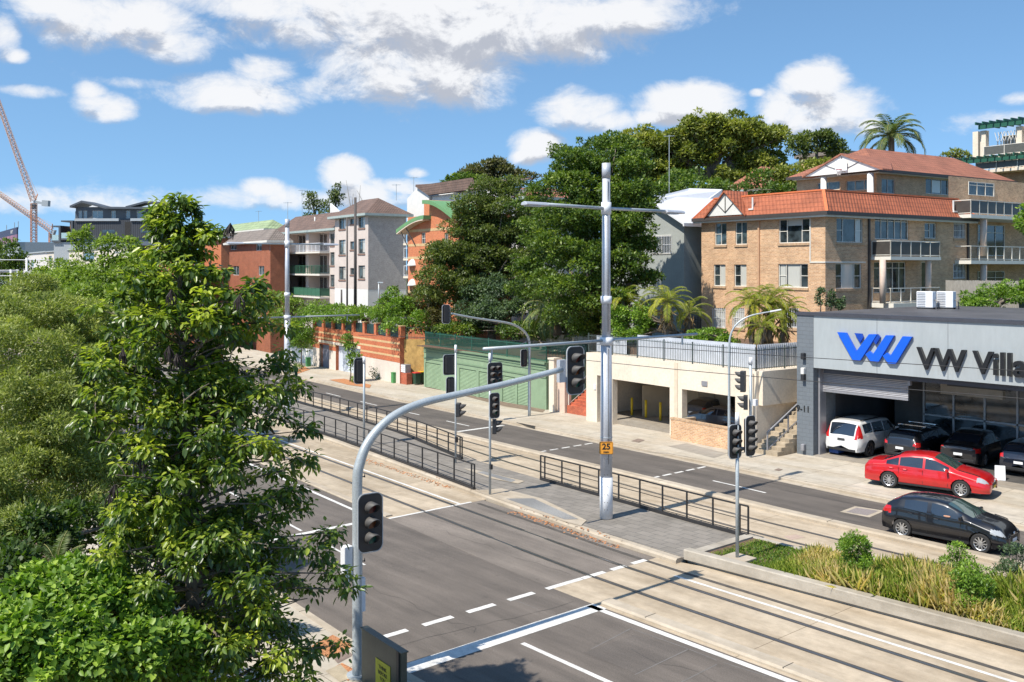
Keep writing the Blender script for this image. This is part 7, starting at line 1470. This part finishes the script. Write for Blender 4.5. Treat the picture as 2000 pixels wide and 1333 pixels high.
HAT = dict(top=[(-2.03,.66),(-2.0,.98),(-1.82,1.16),(-1.40,1.38),(-.9,1.455),(-.2,1.465),(.15,1.42),(1.0,1.07),(1.6,.96),(1.85,.84),(1.98,.68),(2.03,.52)], belt=[(-2.03,.92),(-1.4,1.04),(-.4,.99),(.9,.95),(2.03,.62)])
p, rz = cpos((1741,1043), (1892,1073), 1.70); p.z = 0; p.x += .22; p.y += .38
hc = car('shiny black hatchback driving in the far lane', p, rz, 4.06, 1.70, HAT['top'], HAT['belt'], 2.57, .315, [(-1.20,-.45),(-.33,.68)], P_blk, (.98, .18), None, (-1.86,-1.42), headz=(.60,.80), tailz=(.80,1.02), spokes=10)
def ccar(px, py, rzdeg, x0, **kw): q = G(px, py, .14); return q
SUV = dict(top=[(-2.47,.75),(-2.44,1.15),(-2.22,1.64),(-2.0,1.73),(-.9,1.78),(.2,1.75),(.55,1.70),(1.2,1.24),(1.9,1.14),(2.25,1.02),(2.42,.8),(2.47,.6)], belt=[(-2.47,1.05),(-1.8,1.17),(0,1.12),(1.2,1.10),(2.47,.72)])
suv = car('white sport utility car parked nose in under the roller shutter', (-25.1, 44.9, .14), R(90), 4.95, 1.96, SUV['top'], SUV['belt'], 2.98, .385, [(-1.95,-1.22),(-1.12,-.18),(-.08,.85)], P_wht, (1.15, .56), None, (-2.42,-2.20), sill=.30, headz=(.78,.95), tailz=(.95,1.55), tw=.76, plate=(.05,.051,.052), spokes=5, rimm=mat('dark_alloy', (.16,.13,.12), .35, metal=.6))
MB().bar((-1.9, .68, 1.76), (.1, .70, 1.78), .05, .04).build('roof_rail', M_plast, suv); MB().bar((-1.9, -.68, 1.76), (.1, -.70, 1.78), .05, .04).build('roof_rail', M_plast, suv)
WAG = dict(top=[(-2.38,.70),(-2.34,1.05),(-2.05,1.36),(-1.8,1.43),(-.6,1.49),(.2,1.48),(.5,1.42),(1.25,1.05),(1.8,.95),(2.2,.82),(2.33,.66),(2.38,.55)], belt=[(-2.38,.92),(-1.5,1.0),(0,.97),(1.2,.94),(2.38,.62)])
wg = car('black wagon with silver roof bars parked beside the white car', (-22.7, 45.8, .146), R(91), 4.76, 1.80, WAG['top'], WAG['belt'], 2.7, .33, [(-1.75,-1.12),(-1.02,-.15),(-.05,.85)], P_blk, (1.18, .5), None, (-2.28,-1.98), tailz=(.74,.95))
for s_ in (-1, 1): MB().tube([(-1.75, s_*.62, 1.44), (-1.6, s_*.62, 1.53), (.1, s_*.62, 1.56), (.3, s_*.62, 1.47)], .022, 6).build('roof_rail', M_chr, wg)
for x in (-1.15, -.1): MB().bar((x, -.68, 1.58), (x, .68, 1.58), .06, .03).build('roof_bar', M_chr, wg)
sd = car('dark navy sedan parked nose in behind the red sedan', (-20.5, 46.5, .146), R(96), 4.7, 1.82, SED['top'], SED['belt'], 2.8, .34, [(-1.52,-1.02),(-.97,-.08),(.0,.92)], P_blk, (1.16, .34), None, (-1.68,-1.02), tailz=(.72,.93), spokes=5)
gw = car('dark grey wagon cut by the right edge of the photo', (-17.6, 46.4, .146), R(91), 4.75, 1.86, WAG['top'], WAG['belt'], 2.8, .34, [(-1.75,-1.12),(-1.02,-.15),(-.05,.85)], P_navy, (1.18, .5), None, (-2.28,-1.98), tailz=(.74,.98))
pk = car('dark grey car just inside the right car park opening', tuple(at(1408, 815, 54.0)[:2])+(.14,), R(176), 4.3, 1.75, HAT['top'], HAT['belt'], 2.57, .32, [(-1.20,-.45),(-.33,.68)], P_gry, (.98, .18), None, (-1.86,-1.42), tailz=(.80,1.02))
pk2 = car('dim silver car deep in the car park shadow', tuple(at(1400, 793, 57.5)[:2])+(.14,), R(85), 4.3, 1.75, HAT['top'], HAT['belt'], 2.57, .32, [(-1.20,-.45),(-.33,.68)], P_gry, (.98, .18), None, (-1.86,-1.42), tailz=(.80,1.02))
b_ = V3(-98, 33.8, 0); car('red hatchback glimpsed through the big tree, far up the road', b_, R(173), 4.06, 1.70, HAT['top'], HAT['belt'], 2.57, .315, [(-1.20,-.45),(-.33,.68)], P_red, (.98, .18), None, (-1.86,-1.42), tailz=(.80,1.02))
b_ = V3(-44, 14.2, 0); car('white hatchback glimpsed through the lower big tree', b_, R(173), 4.06, 1.70, HAT['top'], HAT['belt'], 2.57, .315, [(-1.20,-.45),(-.33,.68)], P_wht, (.98, .18), None, (-1.86,-1.42), tailz=(.80,1.02))
# --- driver of the black hatchback, arm on the sill of the open window
M_skin = mat('skin', (.42, .22, .14), .6, .06, 8); M_shirt = mat('pale_blue_shirt', (.38, .50, .58), .8, .08, 8)
dr = thing('person', 'driver in a pale blue shirt seated in the black hatchback, arm at the window', 'person', hc.location, hc.rotation_euler.z)
def skinned(name, pts, edges, rad, m, parent, sub=1):
    me = bpy.data.meshes.new(name); me.from_pydata(pts, edges, []); o = bpy.data.objects.new(name, me); COL.objects.link(o); o.parent = parent; me.materials.append(m)
    sk = o.modifiers.new('skin', 'SKIN'); 
    for v, r_ in zip(me.skin_vertices[0].data, rad): v.radius = (r_, r_)
    me.skin_vertices[0].data[0].use_root = True; s_ = o.modifiers.new('sub', 'SUBSURF'); s_.levels = sub; s_.render_levels = sub; sk.use_smooth_shade = True; return o
YD = -.40
skinned('body', [(-.12,YD,.55),(-.14,YD,.78),(-.12,YD,1.0),(-.10,YD,1.10),(-.08,YD,1.18),(-.06,YD,1.27),(-.11,YD-.18,1.03),(.08,YD-.36,.985),(.28,YD-.40,1.0),(.34,YD-.41,1.01),(-.11,YD+.18,1.03),(.10,YD+.2,.88),(.32,YD+.12,.95),(.3,YD+.08,.6),(.3,YD-.08,.6)],
        [(0,1),(1,2),(2,3),(3,4),(4,5),(2,6),(6,7),(7,8),(8,9),(2,10),(10,11),(11,12),(0,13),(0,14)], [.15,.15,.14,.06,.085,.09,.06,.045,.033,.03,.06,.045,.035,.08,.08], M_skin, dr, 2)
skinned('shirt', [(-.12,YD,.60),(-.14,YD,.78),(-.12,YD,1.0),(-.11,YD-.18,1.03),(.0,YD-.29,1.0),(-.11,YD+.18,1.03),(.0,YD+.19,.95)], [(0,1),(1,2),(2,3),(3,4),(2,5),(5,6)], [.165,.17,.155,.085,.06,.085,.06], M_shirt, dr, 2)
# things in the dealership
wbn = thing('wheelie_bin', 'blue wheelie bin in the shade inside the left garage opening', 'bin', (f5.o.x+.55, f5.o.y+1.2, .146)); MB().prism([(-.25,-.3,.08),(.25,-.3,.08),(.25,.3,.08),(-.25,.3,.08)], (0, 0, 1.0)).build('tub', mat('bin_blue', (.01,.06,.25), .5), wbn, bevel=.03); MB().box(-.29, .29, -.34, .34, 1.08, 1.14).build('lid', mat('bin_blue', (.01,.06,.25), .5), wbn, bevel=.01)
for k, (x, y, w_, h_, c_, lab) in enumerate(((9.5, 6.5, .8, .9, (.45,.02,.02), 'red tool cabinet on the showroom floor'), (11.0, 6.8, 1.2, .8, (.25,.25,.24), 'grey workbench deep in the showroom'), (13.0, 7.2, .7, 1.6, (.04,.05,.05), 'dark shelving deep in the showroom'))):
    tb = thing('cabinet', lab, 'cabinet', (f5.o.x+x, f5.o.y+y, .146)); MB().box(0, w_, 0, .5, .05, h_).build('case', mat('cab%d' % k, c_, .4), tb, bevel=.02)
    dr_ = MB(); [dr_.box(.03, w_-.03, -.02, -.003, .1+q*(h_-.1)/5, .06+(q+1)*(h_-.1)/5) for q in range(5)]; dr_.build('drawers', mat('cabd%d' % k, tuple(v*.8 for v in c_), .35), tb)
ab = thing('sign_board', 'small white board leaning by the nose of the red sedan', 'sign', G(1944, 938, .14), R(30)); MB().prism([(0,0,0),(.4,0,0),(.4,.15,.6),(0,.15,.6)], (0,.02,0)).build('board', M_white, ab); MB().prism([(0,.34,0),(.4,.34,0),(.4,.19,.6),(0,.19,.6)], (0,.02,0)).build('board', M_white, ab)
# hood, boot and door details on the two nearest cars
for c_, L_, W_, zt_ in ((rc, 4.82, 1.82, SED['top']), (hc, 4.06, 1.70, HAT['top'])):
    for s_ in (-1, 1):
        m = MB(); xs_ = [1.25+(L_/2-.35-1.25)*k/8 for k in range(9)]
        for a, b in zip(xs_, xs_[1:]): m.bar((a, s_*W_*.36, sip(zt_, a)-.012), (b, s_*W_*.355, sip(zt_, b)-.012), .012, .03)
        m.build('bonnet_seam', M_plast, c_)
    MB().bar((L_/2+.03, -W_*.19, .62), (L_/2+.03, W_*.19, .62), .02, .025).build('grille_bar', M_chr, c_); MB().tube([(L_/2+.02, 0, .66), (L_/2+.045, 0, .66)], .05, 12).build('badge', M_chr, c_)
    for s_ in (-1, 1): MB().tube([(L_/2-.02, s_*W_*.36, .38), (L_/2-.0, s_*W_*.36, .38)], .06, 10).build('fog_lamp', M_plast, c_)
    MB().bar((1.12, -.5, sip(zt_, 1.12)+.02), (.75, .05, sip(zt_, .75)+.02), .02).build('wiper', M_plast, c_); MB().bar((1.12, .05, sip(zt_, 1.12)+.02), (.75, .5, sip(zt_, .75)+.02), .02).build('wiper', M_plast, c_)
# ================================================================ small fittings on the nearest pole and walls
dd_ = (Vector((.69, -.72, 0))).normalized(); sd_ = Vector((.72, .69, 0))
for z0_, z1_, o_ in ((2.0, 6.2, .09), (6.8, 11.0, .07), (11.6, 12.3, .07)):
    r_ = .215 if z0_ < 6 else .16; p = dd_*(r_*.95)+sd_*o_; MB().tube([(p.x, p.y, z0_), (p.x*.95, p.y*.95, z1_)], .009, 5).build('cable', M_gutter, tF)
for z in (.35, .62, .9, 1.2, 1.62, 2.2):
    for o_ in (-.06, .05): p = dd_*.236+sd_*o_; MB().tube([p-dd_*.01+Vector((0, 0, z)), p+dd_*.012+Vector((0, 0, z))], .012, 6).build('bolt', M_gutter, tF)
for z in (2.58, 2.94): MB().cyl(0, 0, z, z+.025, .232, 20).build('strap', M_gal, tF)
# downpipes, vents and meters on the podium and garages
for a_, w_ in ((o1[0]-.25, .05), (-.18, .05)): MB().cyl(a_, -.07, .13-f6.zb, zP-.1, w_, 8).build('downpipe', M_cream, t6)
MB().box(o2[0]+1.5, o2[0]+1.9, -.05, -.003, zo+.35, zo+.6).build('wall_vent', M_shut, t6); MB().box(o0[0]-.28, o0[0]-.08, -.05, -.003, 1.9, 2.2).build('street_number_plate', M_white, t6)
